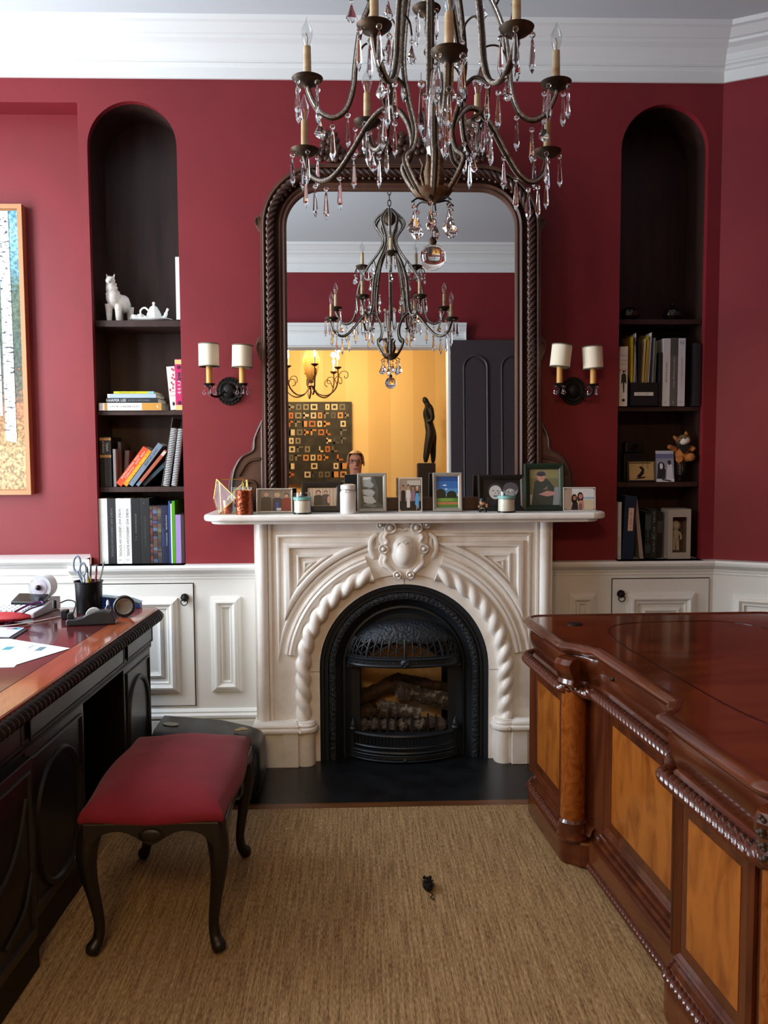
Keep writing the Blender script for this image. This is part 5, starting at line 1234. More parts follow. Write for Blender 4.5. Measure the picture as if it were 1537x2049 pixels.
put(MB().tube(spline([(-0.024, 0, 0.052), (-0.044, 0, 0.068), (-0.064, 0, 0.056), (-0.062, 0, 0.034), (-0.033, 0, 0.02)], 6), 0.0048, 8), 'handle', 'ceramic', tp, local=True, smooth=True)
for lab, x, y in (('left of two tiny white teacups on the tray', -1.094, 0.095), ('right of two tiny white teacups on the tray', -1.060, 0.078)):
    c = thing('teacup', lab, 'cup', (x, y, ZD+0.0075), group='tiny teacups')
    put(MB().lathe([(0, 0), (0.008, 0), (0.009, 0.003), (0.014, 0.014), (0.0155, 0.025), (0.0145, 0.025), (0.012, 0.012), (0, 0.004)], (0, 0, 0), 18), 'bowl', 'ceramic', c, local=True, smooth=True)
    put(MB().tube([(-0.013, 0, 0.018), (-0.021, 0, 0.017), (-0.02, 0, 0.009), (-0.012, 0, 0.008)], 0.0016, 6), 'handle', 'ceramic', c, local=True, smooth=True)
book('tall white book standing at the right edge of the top shelf', -0.8755, ZD, 0.0215, 0.30, '#dcdcda', y=0.03, d=0.22)

# ---------------------------------------------------------------- right niche
ZE = 2.1325; AUB = pm('dark_glazed_pot', '#1c0f10', 0.18, coat=0.5)
def pot(label, x, r, h, knob):
    o = thing('lidded_pot', label, 'pot', (x, 0.14, ZE), group='dark pots on the top shelf')
    mb = MB().lathe([(0, 0), (0.55*r, 0), (0.7*r, h*0.06), (0.97*r, h*0.34), (r, h*0.5), (0.9*r, h*0.72), (0.55*r, h*0.9)], (0, 0, 0), 40)
    mb.v = [(v[0]*(1+0.05*math.cos(8*math.atan2(v[1], v[0]+1e-9))), v[1]*(1+0.05*math.cos(8*math.atan2(v[1], v[0]+1e-9))), v[2]) for v in mb.v]
    put(mb, 'body', AUB, o, local=True, smooth=True)
    put(MB().lathe([(0.58*r, h*0.88), (0.4*r, h*0.97), (0.15*r, h*1.0), (0.1*r, h*1.05)] + ([(0.22*r, h*1.14), (0.16*r, h*1.24), (0, h*1.27)] if knob else [(0, h*1.05)]), (0, 0, 0), 20), 'lid', AUB, o, local=True, smooth=True)
pot('dark round ribbed pot at the left of the top shelf', 1.386, 0.046, 0.075, False)
pot('dark round pot with knobbed lid on the top shelf', 1.606, 0.048, 0.075, True)
ZF = 1.7005; GD = 'books on the second shelf of the right niche'
b_ = book('white book with a walking man in a dark suit on its spine', 1.304, ZF, 0.040, 0.294, '#d9d3ca', y=0.02, d=0.16, text=(('~5', 0.010, 0.85, '#5a5450', None, False), ('~6', 0.0085, 0.77, '#5a5450', None, False), ('~5', 0.0085, 0.70, '#5a5450', None, False), ('~3', 0.022, 0.60, '#9a3a2c', None, False)), group=GD)
mb = MB()
for pts in ([(0.013, 0.162), (0.027, 0.162), (0.03, 0.12), (0.024, 0.115), (0.016, 0.115), (0.010, 0.12)], [(0.016, 0.118), (0.024, 0.118), (0.0235, 0.07), (0.019, 0.066), (0.017, 0.09)], [(0.010, 0.155), (0.014, 0.16), (0.011, 0.11), (0.007, 0.112)], [(0.027, 0.16), (0.032, 0.152), (0.034, 0.112), (0.030, 0.11)]): mb.prism(pts, -0.0012, 0.0)
mb.lathe([(0.0055, -0.0012), (0.0055, 0)], (0.02, 0, 0.171), 12, 'y')
put(mb, 'walking_man_print', cm('#2b2420', 0.5), b_, local=True)
put(MB().lathe([(0.0075, -0.0012), (0.0075, 0)], (0.02, 0, 0.03), 14, 'y'), 'publisher_mark', cm('#1b1715', 0.5), b_, local=True)
mf = thing('magazine_file', 'black open topped magazine file with white label holding folders', 'magazine file', (1.428, 0.02, ZF))
mb = MB().box(-0.072, 0.072, 0.0, 0.004, 0, 0.118).box(-0.072, 0.072, 0.2, 0.204, 0, 0.268).box(-0.072, 0.072, 0, 0.204, 0, 0.004)
for x in (-0.072, 0.069): mb.prism([(0.0, 0.0), (0.204, 0.0), (0.204, 0.268), (0.15, 0.268), (0.0, 0.118)], x, x+0.003, 'x')
put(mb, 'box', cm('#17191b', 0.4), mf, local=True)
put(MB().box(-0.05, 0.046, -0.0015, 0.0, 0.053, 0.07), 'label_holder', cm('#cfccc4', 0.5), mf, local=True); put(lettering(MB(), '~9', 0.010, -0.002, -0.0018, 0.061), 'lettering', cm('#4b4744', 0.5), mf, local=True, recalc=False)
for lab, x, t, h, col, ti in (('yellow folder at the left in the magazine file', -0.066, 0.010, 0.345, '#c9a81a', 0.0), ('thin white folder second in the magazine file', -0.052, 0.0035, 0.362, '#c9c6bd', 0.02), ('thin grey folder third in the magazine file', -0.037, 0.004, 0.342, '#6f7478', -0.03), ('black folder in the middle of the magazine file', -0.03, 0.01, 0.33, '#16171a', 0.0), ('cream folder leaning in the magazine file', -0.014, 0.007, 0.335, '#c2a874', 0.05), ('yellow tabbed folder leaning in the magazine file', -0.004, 0.006, 0.35, '#b59a2c', 0.06), ('tan folder beside the white edged one in the magazine file', 0.006, 0.006, 0.33, '#b08c58', 0.05), ('tall white edged folder in the magazine file', 0.016, 0.003, 0.366, '#cfcabb', 0.05), ('dark blue folder in the magazine file', 0.024, 0.006, 0.33, '#1c2a4a', 0.04), ('grey folder at the right in the magazine file', 0.036, 0.010, 0.34, '#77787a', 0.03), ('olive folder last in the magazine file', 0.050, 0.004, 0.325, '#6d6a45', 0.03)):
    q = put(MB().box(0, t, 0.008, 0.19, 0.0, h-0.006).box(0, t, 0.15, 0.185, h-0.006, h), 'folder', cm(col, 0.6)); q.location = (1.428+x, 0.02, ZF+0.005); q.rotation_euler = (0, ti, 0); tag(q, lab, 'folder', 'folders in the magazine file')
book('dark binder beside the magazine file', 1.503, ZF, 0.018, 0.266, '#1d2325', y=0.03, group=GD, cat='binder', name='binder')
book('tall white book, left of the grey tall book', 1.524, ZF, 0.037, 0.335, '#c9c4c4', y=0.03, d=0.22, text=(('Noble & Greenough', 0.012, 0.5, '#4b4848', 0.1), ('~2', 0.014, 0.06, '#7a7676', None, False)), group=GD)
book('tall grey book with white lettering between two white ones', 1.5635, ZF, 0.034, 0.337, '#5a5753', y=0.03, d=0.22, text=(('Noble and Greenough School', 0.012, 0.5, '#b9b5b0', 0.15), ('~1', 0.018, 0.06, '#b9b5b0', None, False)), bands=((0.75, 0.98, '#4a4a44'),), group=GD)
book('tall white book with blue letter at the top, right of the grey one', 1.6005, ZF, 0.036, 0.336, '#c6c2c6', y=0.03, d=0.22, text=(('N', 0.026, 0.93, '#5f7f96', None, False), ('NOBLE & GREENOUGH', 0.011, 0.5, '#9a9698', 0.14), ('~2', 0.014, 0.06, '#8a8688', None, False)), group=GD)
book('slim black book with silver edge near the right side', 1.676, ZF, 0.016, 0.311, '#232023', y=0.02, d=0.22, bands=((0, 1, '#2b282b'),), group=GD)
book('slim dark purple book at the far right of the second shelf', 1.694, ZF, 0.018, 0.309, '#241c24', y=0.02, d=0.22, group=GD)

ZG = 1.3225
dbx = thing('dark_box', 'small dark box with a round front on the third shelf behind the framed card', 'box', (1.43, 0.20, ZG))
put(MB().box(-0.05, 0.05, -0.03, 0.03, 0, 0.145), 'stand', cm('#0e0c0c', 0.5), dbx, local=True, bev=0.004); put(MB().box(-0.045, 0.045, -0.035, 0.03, 0.148, 0.205), 'body', cm('#131112', 0.4), dbx, local=True, bev=0.006)
put(MB().lathe([(0.02, -0.035), (0.02, -0.045), (0.014, -0.046), (0.012, -0.04), (0, -0.04)], (0.0, 0, 0.176), 18, 'y'), 'lens', cm('#0b0b0d', 0.2), dbx, local=True, smooth=True)

def shapes(items, wd, ht, y):
    """flat print: list of (kind, colour, numbers) in unit picture coordinates, stacked as thin layers"""
    mb = MB(); mats = []; keys = {}
    for i, (kd, col, *n) in enumerate(items):
        if col not in keys: keys[col] = len(mats); mats.append(cm(col, 0.35))
        mb.cur = keys[col]; yy = y - 0.00006*i
        if kd == 'r': q = [(n[0], n[1]), (n[2], n[1]), (n[2], n[3]), (n[0], n[3])]
        elif kd == 'e': q = [(n[0]+n[2]*math.cos(a), n[1]+n[3]*math.sin(a)) for a in [2*PI*j/18 for j in range(18)]]
        else: q = n[0]
        q = [(min(1, max(0, a)), min(1, max(0, b))) for a, b in q]
        mb.add([((a-0.5)*wd, yy, b*ht) for a, b in q], [tuple(range(len(q)))])
    return mb, mats
def person_shapes(cx, w, top, body, skin='#b98a72', hair='#2a1d16', bottom=0.0, legs=None):
    hh = w*0.42
    return [('p', body, [(cx-w*.55, bottom), (cx+w*.55, bottom), (cx+w*.5, top-hh*2.3), (cx+w*.2, top-hh*1.9), (cx-w*.2, top-hh*1.9), (cx-w*.5, top-hh*2.3)]), ('e', hair, cx, top-hh*0.8, w*.30, hh), ('e', skin, cx, top-hh*1.05, w*.23, hh*.8)]
def picture_frame(label, x, y, z, wd, ht, border, depth, fmat, items, rz=0.0, lean=0.14, name='picture_frame', mat_w=0.0, extra=None, bev=0.002):
    o = thing(name, label, 'picture frame', (x, y, z+0.0008), (-lean, 0, rz), 'framed photographs')
    if border > 0:
        mb = MB().sweep([(0, 0), (0, depth), (-border*0.25, depth*1.15), (-border*0.8, depth*0.9), (-border, depth*0.55), (-border, 0)], [(-wd/2, 0, 0), (wd/2, 0, 0), (wd/2, 0, ht), (-wd/2, 0, ht)], (0, -1, 0), closed=True)
        put(mb, 'frame', fmat, o, local=True, recalc=False)
    put(MB().box(-wd/2, wd/2, 0.0, 0.004, 0, ht), 'back', cm('#15110f', 0.7), o, local=True)
    iw, ih = wd-2*border, ht-2*border
    mb, mats = shapes(items, iw, ih, 0.0); mb.v = [(v[0], v[1]-0.002, v[2]+border) for v in mb.v]
    me = mb.mesh('photo', mats, recalc=False); q = bpy.data.objects.new('photo', me); COL.objects.link(q); q.parent = o
    st = MB().prism([(0.004, 0.010), (0.05, 0.010), (0.004, ht*0.6)], -0.012, 0.012, 'x'); st = put(st, 'easel_back', cm('#1d1815', 0.7), o, local=True)
    return o
picture_frame('dark framed tan card with a black bird sketch on the third shelf', 1.434, 0.055, ZG, 0.145, 0.112, 0.009, 0.008, cm('#14100e', 0.4),
    [('r', '#b79a66', 0, 0, 1, 1), ('p', '#1d1a17', [(0.3, 0.2), (0.42, 0.1), (0.6, 0.35), (0.62, 0.6), (0.5, 0.75), (0.4, 0.7), (0.52, 0.55), (0.45, 0.4)]), ('p', '#1d1a17', [(0.2, 0.05), (0.6, 0.1), (0.7, 0.2), (0.4, 0.16)]), ('r', '#4a3a26', 0.55, 0.7, 0.57, 1), ('r', '#4a3a26', 0.75, 0.6, 0.77, 1), ('r', '#3a2c1c', 0.0, 0.9, 0.9, 0.95)])
picture_frame('unframed blue and white photo of ice hockey players on the third shelf', 1.553, 0.05, ZG, 0.092, 0.158, 0.0, 0.003, None,
    [('r', '#8f92a6', 0, 0, 1, 1), ('r', '#6a6f95', 0, 0.75, 1, 0.9), ('r', '#b9bccb', 0, 0.9, 1, 1), ('e', '#23242c', 0.3, 0.48, 0.2, 0.16), ('e', '#d8d9de', 0.3, 0.5, 0.09, 0.1), ('p', '#2b2c34', [(0.05, 0.1), (0.5, 0.1), (0.55, 0.4), (0.1, 0.42)]), ('p', '#c9ccd6', [(0.55, 0.1), (0.95, 0.05), (0.9, 0.55), (0.65, 0.6)]), ('e', '#3a3b44', 0.75, 0.62, 0.1, 0.08), ('r', '#d9dbe2', 0, 0, 1, 0.09), ('p', '#40424e', [(0.3, 0.05), (0.8, 0.0), (0.85, 0.04), (0.32, 0.1)])], name='photo_print')
gl_ = thing('drinking_glass', 'clear glass tumbler standing under the plush toy', 'glass', (1.640, 0.085, ZG))
put(MB().lathe([(0, 0), (0.022, 0), (0.024, 0.003), (0.012, 0.008), (0.008, 0.018), (0.02, 0.03), (0.028, 0.06), (0.03, 0.1), (0.0285, 0.1), (0.026, 0.06), (0.018, 0.034), (0, 0.026)], (0, 0, 0), 24), 'bowl', 'glass', gl_, local=True, smooth=True)
pt = thing('plush_toy', 'orange and white plush tiger with dark neckerchief sitting on the glass', 'plush toy', (1.645, 0.08, ZG+0.101))
put(MB().sphere((0, 0, 0.038), (0.037, 0.034, 0.04), 14, 10), 'body', 'plush', pt, local=True, smooth=True)
TIG = pm('brown_striped_plush', '#7d5a3c', 1.0, noise=(26, '#3a2a20', 0.5, 0.62), stretch=(1, 1, 2.5), bump=(160, 0.6, 0.006))
HM = Matrix.Translation((0.004, -0.008, 0.106)) @ Matrix.Rotation(-0.35, 4, 'Y') @ Matrix.Rotation(-0.35, 4, 'X')
put(MB().sphere((0, 0, 0), (0.038, 0.032, 0.031), 14, 10).xf(HM), 'head', TIG, pt, local=True, smooth=True)
put(MB().sphere((0, -0.022, -0.010), (0.027, 0.017, 0.018), 12, 8).xf(HM), 'muzzle', 'plush_w', pt, local=True, smooth=True)
put(MB().sphere((0, -0.040, 0.0), (0.005, 0.003, 0.004), 8, 5).xf(HM), 'nose', cm('#15100e', 0.5), pt, local=True, smooth=True)
for sx in (-1, 1):
    put(MB().sphere((0.014*sx, -0.030, 0.010), 0.003, 7, 5).xf(HM), 'eye', cm('#120d0b', 0.2), pt, local=True, smooth=True)
    put(MB().tube([(0.026*sx, 0.0, 0.018), (0.032*sx, 0.0, 0.036), (0.034*sx, 0, 0.042)], [0.011, 0.007, 0.002], 10).xf(HM), 'ear', 'plush', pt, local=True, smooth=True)
put(MB().tube(spline([(-0.03, -0.005, 0.06), (-0.05, -0.012, 0.07), (-0.075, -0.018, 0.078)], 5), [0.013]*5+[0.012]*5+[0.008], 10), 'arm', 'plush', pt, local=True, smooth=True)
put(MB().tube(spline([(0.03, -0.01, 0.066), (0.045, -0.022, 0.066), (0.052, -0.03, 0.056)], 5), [0.014]*5+[0.015]*5+[0.012], 10), 'arm', 'plush', pt, local=True, smooth=True)
put(MB().tube([(0.015, -0.015, 0.018), (0.03, -0.045, 0.024)], [0.018, 0.021], 12).sphere((0.03, -0.047, 0.024), 0.021, 12, 8), 'leg', 'plush', pt, local=True, smooth=True)
put(MB().tube([(-0.018, -0.015, 0.016), (-0.026, -0.036, 0.014)], [0.016, 0.017], 12), 'leg', 'plush', pt, local=True, smooth=True)
put(MB().prism([(-0.03, 0.082), (0.03, 0.084), (0.012, 0.055), (-0.004, 0.04), (-0.016, 0.058)], -0.043, -0.028).lathe([(0.031, 0.07), (0.034, 0.078), (0.031, 0.086)], (0, -0.004, 0), 18), 'neckerchief', cm('#15120f', 0.7), pt, local=True)

GE = 'books on the bottom shelf of the right niche'
book('slim white folder at the far left of the bottom row, right niche', 1.304, Z0, 0.017, 0.288, '#c9c4c2', y=0.012, page=False, text=(('~2', 0.012, 0.05, '#3a3634', None, False),), group=GE, bands=((0.0, 0.4, '#b9b4b2'),))
b_ = book('navy ring binder with orange and white label', 1.326, Z0, 0.058, 0.32, '#14263e', y=0.012, d=0.24, tilt=0.045, group=GE, cat='binder', name='binder')
put(MB().box(0.020, 0.046, -0.0015, 0.0, 0.145, 0.26), 'label_holder', cm('#d9b8a4', 0.5), b_, local=True); put(lettering(MB(), '~10', 0.012, 0.033, -0.002, 0.2, True, 0.08), 'lettering', cm('#b5452a', 0.5), b_, local=True, recalc=False)
book('beige book leaning left against the navy binder', 1.4215, Z0, 0.018, 0.302, '#94807a', y=0.02, tilt=math.radians(-7.0), page=False, group=GE)
book('black book with teal panels on its spine', 1.448, Z0, 0.029, 0.24, '#141516', y=0.03, bands=((0.62, 0.92, '#3a4443'), (0.12, 0.3, '#33393a')), text=(('~10', 0.01, 0.46, '#8a8884', 0.07),), group=GE)
book('dark green book with pale capital lettering', 1.479, Z0, 0.028, 0.248, '#20241f', y=0.03, text=(('~12', 0.014, 0.76, '#a7a49a', 0.1), ('~9', 0.011, 0.28, '#a7a49a', 0.08)), bands=((0.4, 0.52, '#38423b'),), group=GE)
book('dim grey book tilted beside the boxed figurine', 1.5105, Z0, 0.028, 0.236, '#252021', y=0.05, bands=((0.55, 0.8, '#4b4446'),), tilt=0.03, group=GE)
bb = thing('figurine_box', 'white window box with a small pale figurine inside', 'box', (1.615, 0.01, Z0))
w_, h_, d_ = 0.118, 0.252, 0.1
fr_ = [(-w_/2, 0), (w_/2, 0), (w_/2, h_), (-w_/2, h_)]; hl = [(-0.034, 0.034), (0.036, 0.034), (0.036, 0.212), (-0.034, 0.212)]
vs, fs = fill_mesh([fr_, hl], 0.0); mb = MB().add(vs, fs).box(-w_/2, -w_/2+0.001, 0, d_, 0, h_).box(w_/2-0.001, w_/2, 0, d_, 0, h_).box(-w_/2, w_/2, 0, d_, h_-0.001, h_).box(-w_/2, w_/2, 0, d_, 0, 0.001).box(-w_/2, w_/2, d_-0.001, d_, 0, h_)
put(mb, 'carton', cm('#a9a196', 0.6), bb, local=True)
put(MB().box(-w_/2+0.002, w_/2-0.002, d_-0.004, d_-0.002, 0.002, h_-0.003), 'carton_lining', cm('#6a5242', 0.7), bb, local=True)
put(MB().box(-0.034, 0.036, 0.001, 0.0015, 0.034, 0.212), 'window_film', 'pane', bb, local=True)
fg = MB().sphere((0, 0.05, 0.165), (0.022, 0.02, 0.025), 12, 9); fg.tube([(0, 0.05, 0.145), (0, 0.05, 0.135), (0, 0.05, 0.095)], [0.008, 0.019, 0.015], 12)
for sx in (-1, 1): fg.tube([(0.008*sx, 0.05, 0.1), (0.01*sx, 0.048, 0.05), (0.01*sx, 0.044, 0.04)], [0.01, 0.008, 0.009], 8); fg.tube([(0.018*sx, 0.05, 0.132), (0.027*sx, 0.046, 0.11), (0.02*sx, 0.036, 0.095)], [0.006, 0.0055, 0.005], 8)
put(fg, 'figurine', cm('#c9bda9', 0.6), bb, local=True, smooth=True); put(MB().lathe([(0.028, 0.035), (0.028, 0.041), (0, 0.041)], (0, 0.05, 0), 18), 'figurine_base', cm('#6d6358', 0.6), bb, local=True)

# ================================================================ ON THE MANTEL
MT = 1.2005
GS = 'photographs along the mantel'
# brass and glass geometric terrarium
te = thing('geometric_candle_holder', 'brass edged geometric glass candle holder at the left end of the mantel', 'candle holder', (-0.582, -0.262, MT))
V = [(-0.055, -0.04, 0.0), (0.055, -0.04, 0.0), (0.055, 0.05, 0.0), (-0.055, 0.05, 0.0), (-0.08, 0.0, 0.07), (0.03, -0.062, 0.075), (0.08, 0.02, 0.07), (-0.02, 0.068, 0.075), (-0.062, -0.02, 0.16), (0.062, -0.035, 0.155), (0.068, 0.04, 0.157), (-0.06, 0.045, 0.158)]
F_ = [(0, 4, 8, 5), (0, 5, 1), (1, 5, 9), (5, 8, 9), (1, 9, 6), (1, 6, 2), (2, 6, 10), (6, 9, 10), (2, 7, 3), (2, 10, 7), (7, 10, 11), (3, 7, 11), (3, 11, 4), (3, 4, 0), (4, 11, 8), (0, 1, 2, 3)]
seen = set()
for f in F_:
    for i in range(len(f)):
        e = tuple(sorted((f[i-1], f[i])))
        if e in seen or e in ((8, 9),): continue
        seen.add(e); put(MB().tube([V[e[0]], V[e[1]]], 0.0018, 6), 'brass_edge', 'brass', te, local=True)
for f in F_[:-1]:
    c = sum((Vector(V[i]) for i in f), Vector())/len(f); n_ = (Vector(V[f[1]])-Vector(V[f[0]])).cross(Vector(V[f[2]])-Vector(V[f[0]])).normalized()*0.0006
    P = [Vector(V[i])*0.97+c*0.03 for i in f]; k = len(P); put(MB().add([p+n_ for p in P]+[p-n_ for p in P], [tuple(range(k)), tuple(range(2*k-1, k-1, -1))]+[(i, (i+1) % k, k+(i+1) % k, k+i) for i in range(k)]), 'glass_pane', 'pane', te, local=True)
pf = picture_frame('small clear framed photo of a grey pet behind the terrarium glass', -0.548, -0.172, MT, 0.095, 0.118, 0.004, 0.004, 'pewter',
    [('r', '#8a8683', 0, 0, 1, 1), ('p', '#2c2a2b', [(0.1, 0.2), (0.5, 0.05), (0.95, 0.4), (0.9, 0.95), (0.5, 0.8), (0.2, 0.9)]), ('e', '#b9b3ae', 0.6, 0.35, 0.2, 0.25), ('e', '#c7c1bc', 0.35, 0.75, 0.14, 0.1)])
cp = thing('copper_cup', 'hammered copper tumbler at the left end of the mantel', 'cup', (-0.515, -0.316, MT))
put(MB().lathe([(0, 0), (0.038, 0), (0.0395, 0.004), (0.0395, 0.108), (0.0405, 0.11), (0.038, 0.11), (0.037, 0.106), (0.037, 0.006), (0, 0.005)], (0, 0, 0), 36), 'tumbler', 'copper', cp, local=True, smooth=0.8)
cp2 = thing('copper_cup', 'small ribbed copper votive inside the brass edged glass holder', 'cup', (-0.601, -0.262, MT+0.002))
put(MB().lathe([(0, 0), (0.02, 0), (0.022, 0.06), (0.02, 0.06), (0.018, 0.004), (0, 0.004)], (0, 0, 0), 24).xf(Matrix.Identity(4)), 'votive', 'copper', cp2, local=True, smooth=0.8)
sv = picture_frame('silver beaded frame with three people in office clothes', -0.385, -0.245, MT, 0.168, 0.114, 0.009, 0.006, 'silver',
    [('r', '#7b6d63', 0, 0, 1, 1)] + [('r', '#64574f', 0.05+0.13*i, 0.3, 0.06+0.13*i, 1) for i in range(7)] + person_shapes(0.24, 0.30, 0.92, '#37302f', hair='#6d655e') + person_shapes(0.58, 0.28, 0.86, '#2c2c38', hair='#b59a6c') + [('p', '#2a4a9a', [(0.53, 0), (0.63, 0), (0.62, 0.42), (0.54, 0.42)])] + person_shapes(0.86, 0.26, 0.84, '#7a2320', hair='#241a16') + [('r', '#c9c5c0', 0.56, 0.02, 0.7, 0.14)])
bme = MB().sphere((0, 0, 0), 0.0032, 6, 4).mesh('frame_bead', M['silver'], True)
for i in range(24):
    for z in (0.0045, 0.1095): link('frame_bead', bme, sv, (-0.0805+0.007*i, -0.0085, z))
for i in range(14):
    for x in (-0.0805, 0.0805): link('frame_bead', bme, sv, (x, -0.0085, 0.0115+0.007*i))
def jar_candle(label, x, y):
    o = thing('jar_candle', label, 'candle', (x, y, MT), group='jar candles on the mantel')
    put(MB().lathe([(0, 0), (0.038, 0), (0.041, 0.004), (0.041, 0.078), (0.0385, 0.083), (0.0385, 0.096), (0.036, 0.096), (0.036, 0.082), (0.0385, 0.078), (0.0385, 0.006), (0, 0.006)], (0, 0, 0), 30), 'glass_jar', 'glass', o, local=True, smooth=0.8)
    put(MB().lathe([(0, 0.0065), (0.038, 0.0065), (0.038, 0.06), (0.036, 0.062), (0, 0.061)], (0, 0, 0), 28), 'wax', 'candlewax', o, local=True, smooth=0.8)
    put(MB().lathe([(0.0416, 0.064), (0.0416, 0.077), (0.0412, 0.077), (0.0412, 0.064)], (0, 0, 0), 30), 'label_band', 'teal', o, local=True, smooth=0.8)
    put(MB().lathe([(0, 0.0), (0.0418, 0.0), (0.0418, 0.006), (0.041, 0.006)], (0, 0, 0), 28), 'dark_base', cm('#101312', 0.2), o, local=True, smooth=0.6)
    put(MB().tube([(0, 0, 0.06), (0.001, 0, 0.072)], 0.001, 5), 'wick', cm('#1a1614', 0.9), o, local=True)
jar_candle('jar candle with teal band between the silver frame and the couple photo', -0.253, -0.300)
jar_candle('jar candle with teal band in front of the black two children frame', 0.686, -0.300)
picture_frame('wide black frame with gold line around a couple in evening dress', -0.168, -0.215, MT, 0.19, 0.142, 0.028, 0.010, cm('#17120f', 0.4),
    [('r', '#b7a08c', 0, 0, 1, 1)] + [('r', '#9a8471', 0.04+0.12*i, 0, 0.07+0.12*i, 1) for i in range(8)] + person_shapes(0.38, 0.30, 0.85, '#1b1a1f') + person_shapes(0.64, 0.24, 0.84, '#3a2f38', hair='#3b241a') + [('e', '#b98a72', 0.74, 0.35, 0.05, 0.2)] + [('r', '#c39a5a', 0, 0, 1, 0.02), ('r', '#c39a5a', 0, 0.98, 1, 1), ('r', '#c39a5a', 0, 0, 0.015, 1), ('r', '#c39a5a', 0.985, 0, 1, 1)])
wj = thing('storage_jar', 'white stoneware clip top jar on the mantel', 'jar', (-0.044, -0.300, MT))
put(MB().lathe([(0, 0), (0.034, 0), (0.0365, 0.004), (0.0365, 0.095), (0.033, 0.104), (0.033, 0.11), (0, 0.11)], (0, 0, 0), 30), 'body', 'ceramic', wj, local=True, smooth=0.8)
put(MB().lathe([(0.034, 0.112), (0.0345, 0.12), (0.034, 0.13), (0.02, 0.134), (0, 0.134)], (0, 0, 0), 30), 'lid', 'ceramic', wj, local=True, smooth=0.8)
put(MB().tube([(0.0342*math.cos(a), 0.0342*math.sin(a), 0.107) for a in [2*PI*i/28 for i in range(28)]], 0.0014, 6, closed=True).tube([(-0.02, -0.034, 0.107), (-0.012, -0.039, 0.098), (0.012, -0.039, 0.1), (0.02, -0.034, 0.107)], 0.0012, 6), 'wire_clip', 'silver', wj, local=True, smooth=True)
picture_frame('pewter frame with a grey close-up photo of a baby', 0.067, -0.235, MT, 0.137, 0.182, 0.017, 0.010, 'pewter',
    [('r', '#3f4a4c', 0, 0, 1, 1), ('p', '#8f989a', [(0.05, 1), (0.5, 1), (0.45, 0.85), (0.6, 0.75), (0.5, 0.65), (0.1, 0.7)]), ('p', '#c9cdcc', [(0.1, 1), (0.45, 1), (0.42, 0.93), (0.1, 0.9)]), ('p', '#a8aeae', [(0.05, 0.6), (0.4, 0.65), (0.65, 0.5), (0.5, 0.35), (0.1, 0.45)]), ('p', '#b9bebd', [(0.1, 0.4), (0.55, 0.36), (0.7, 0.2), (0.4, 0.12), (0.15, 0.2)]), ('p', '#20282a', [(0.6, 1), (1, 1), (1, 0.1), (0.75, 0.2), (0.8, 0.6)]), ('p', '#6f7779', [(0.1, 0.1), (0.6, 0.02), (0.75, 0.1), (0.4, 0.16)]), ('r', '#2a3436', 0.02, 0.6, 0.7, 0.63)])
def acrylic(label, x, y, wd, ht, items, rz=0.0):
    o = thing('acrylic_photo_block', label, 'photo block', (x, y, MT+0.0008), (-0.06, 0, rz), 'clear photo blocks on the mantel')
    put(MB().box(-wd/2, wd/2, 0.0, 0.012, 0, ht), 'block', 'glass', o, local=True, bev=0.0015)
    e = 0.006; mb, mats = shapes(items, wd-2*e, ht-2*e, 0.0); mb.v = [(v[0], v[1]-0.0006, v[2]+e) for v in mb.v]
    q = bpy.data.objects.new('photo', mb.mesh('photo', mats, recalc=False)); COL.objects.link(q); q.parent = o
    put(MB().box(-wd/2+e, wd/2-e, -0.0004, -0.0001, e, ht-e), 'photo_backing', cm('#dfdcd6', 0.6), o, local=True)
    mg = MB().lathe([(0.003, -0.0015), (0.003, 0)], (0, 0, 0), 10, 'y').mesh('magnet', M['silver'], True)
    for sx in (-1, 1):
        for z in (0.008, ht-0.008): link('magnet', mg, o, (sx*(wd/2-0.008), -0.001, z))
    put(MB().sweep([(0, -0.001), (0, 0.0012), (-0.004, 0.0012), (-0.004, -0.001)], [(-wd/2, 0, 0), (wd/2, 0, 0), (wd/2, 0, ht), (-wd/2, 0, ht)], (0, -1, 0), closed=True), 'bright_edge', cm('#d8d6d2', 0.15), o, local=True)
acrylic('upright clear photo block with four dressed up people', 0.246, -0.245, 0.110, 0.160,
    [('r', '#9a8673', 0, 0, 1, 1), ('r', '#6b5b4e', 0.5, 0.55, 1, 0.8), ('r', '#b9b2a6', 0.35, 0.8, 1, 0.95), ('r', '#2b241f', 0, 0, 1, 0.3)] + person_shapes(0.16, 0.2, 0.8, '#231f21') + person_shapes(0.4, 0.2, 0.82, '#d2cfc9', bottom=0.4) + [('r', '#cfccc6', 0.33, 0.1, 0.48, 0.42)] + person_shapes(0.63, 0.18, 0.78, '#8d6d78', bottom=0.3) + person_shapes(0.83, 0.18, 0.76, '#22222a', hair='#d6d1c8', bottom=0.45) + [('p', '#4f9fd0', [(0.72, 0.2), (0.9, 0.05), (0.9, 0.55), (0.76, 0.55)]), ('r', '#b98a72', 0.78, 0.02, 0.82, 0.2)])
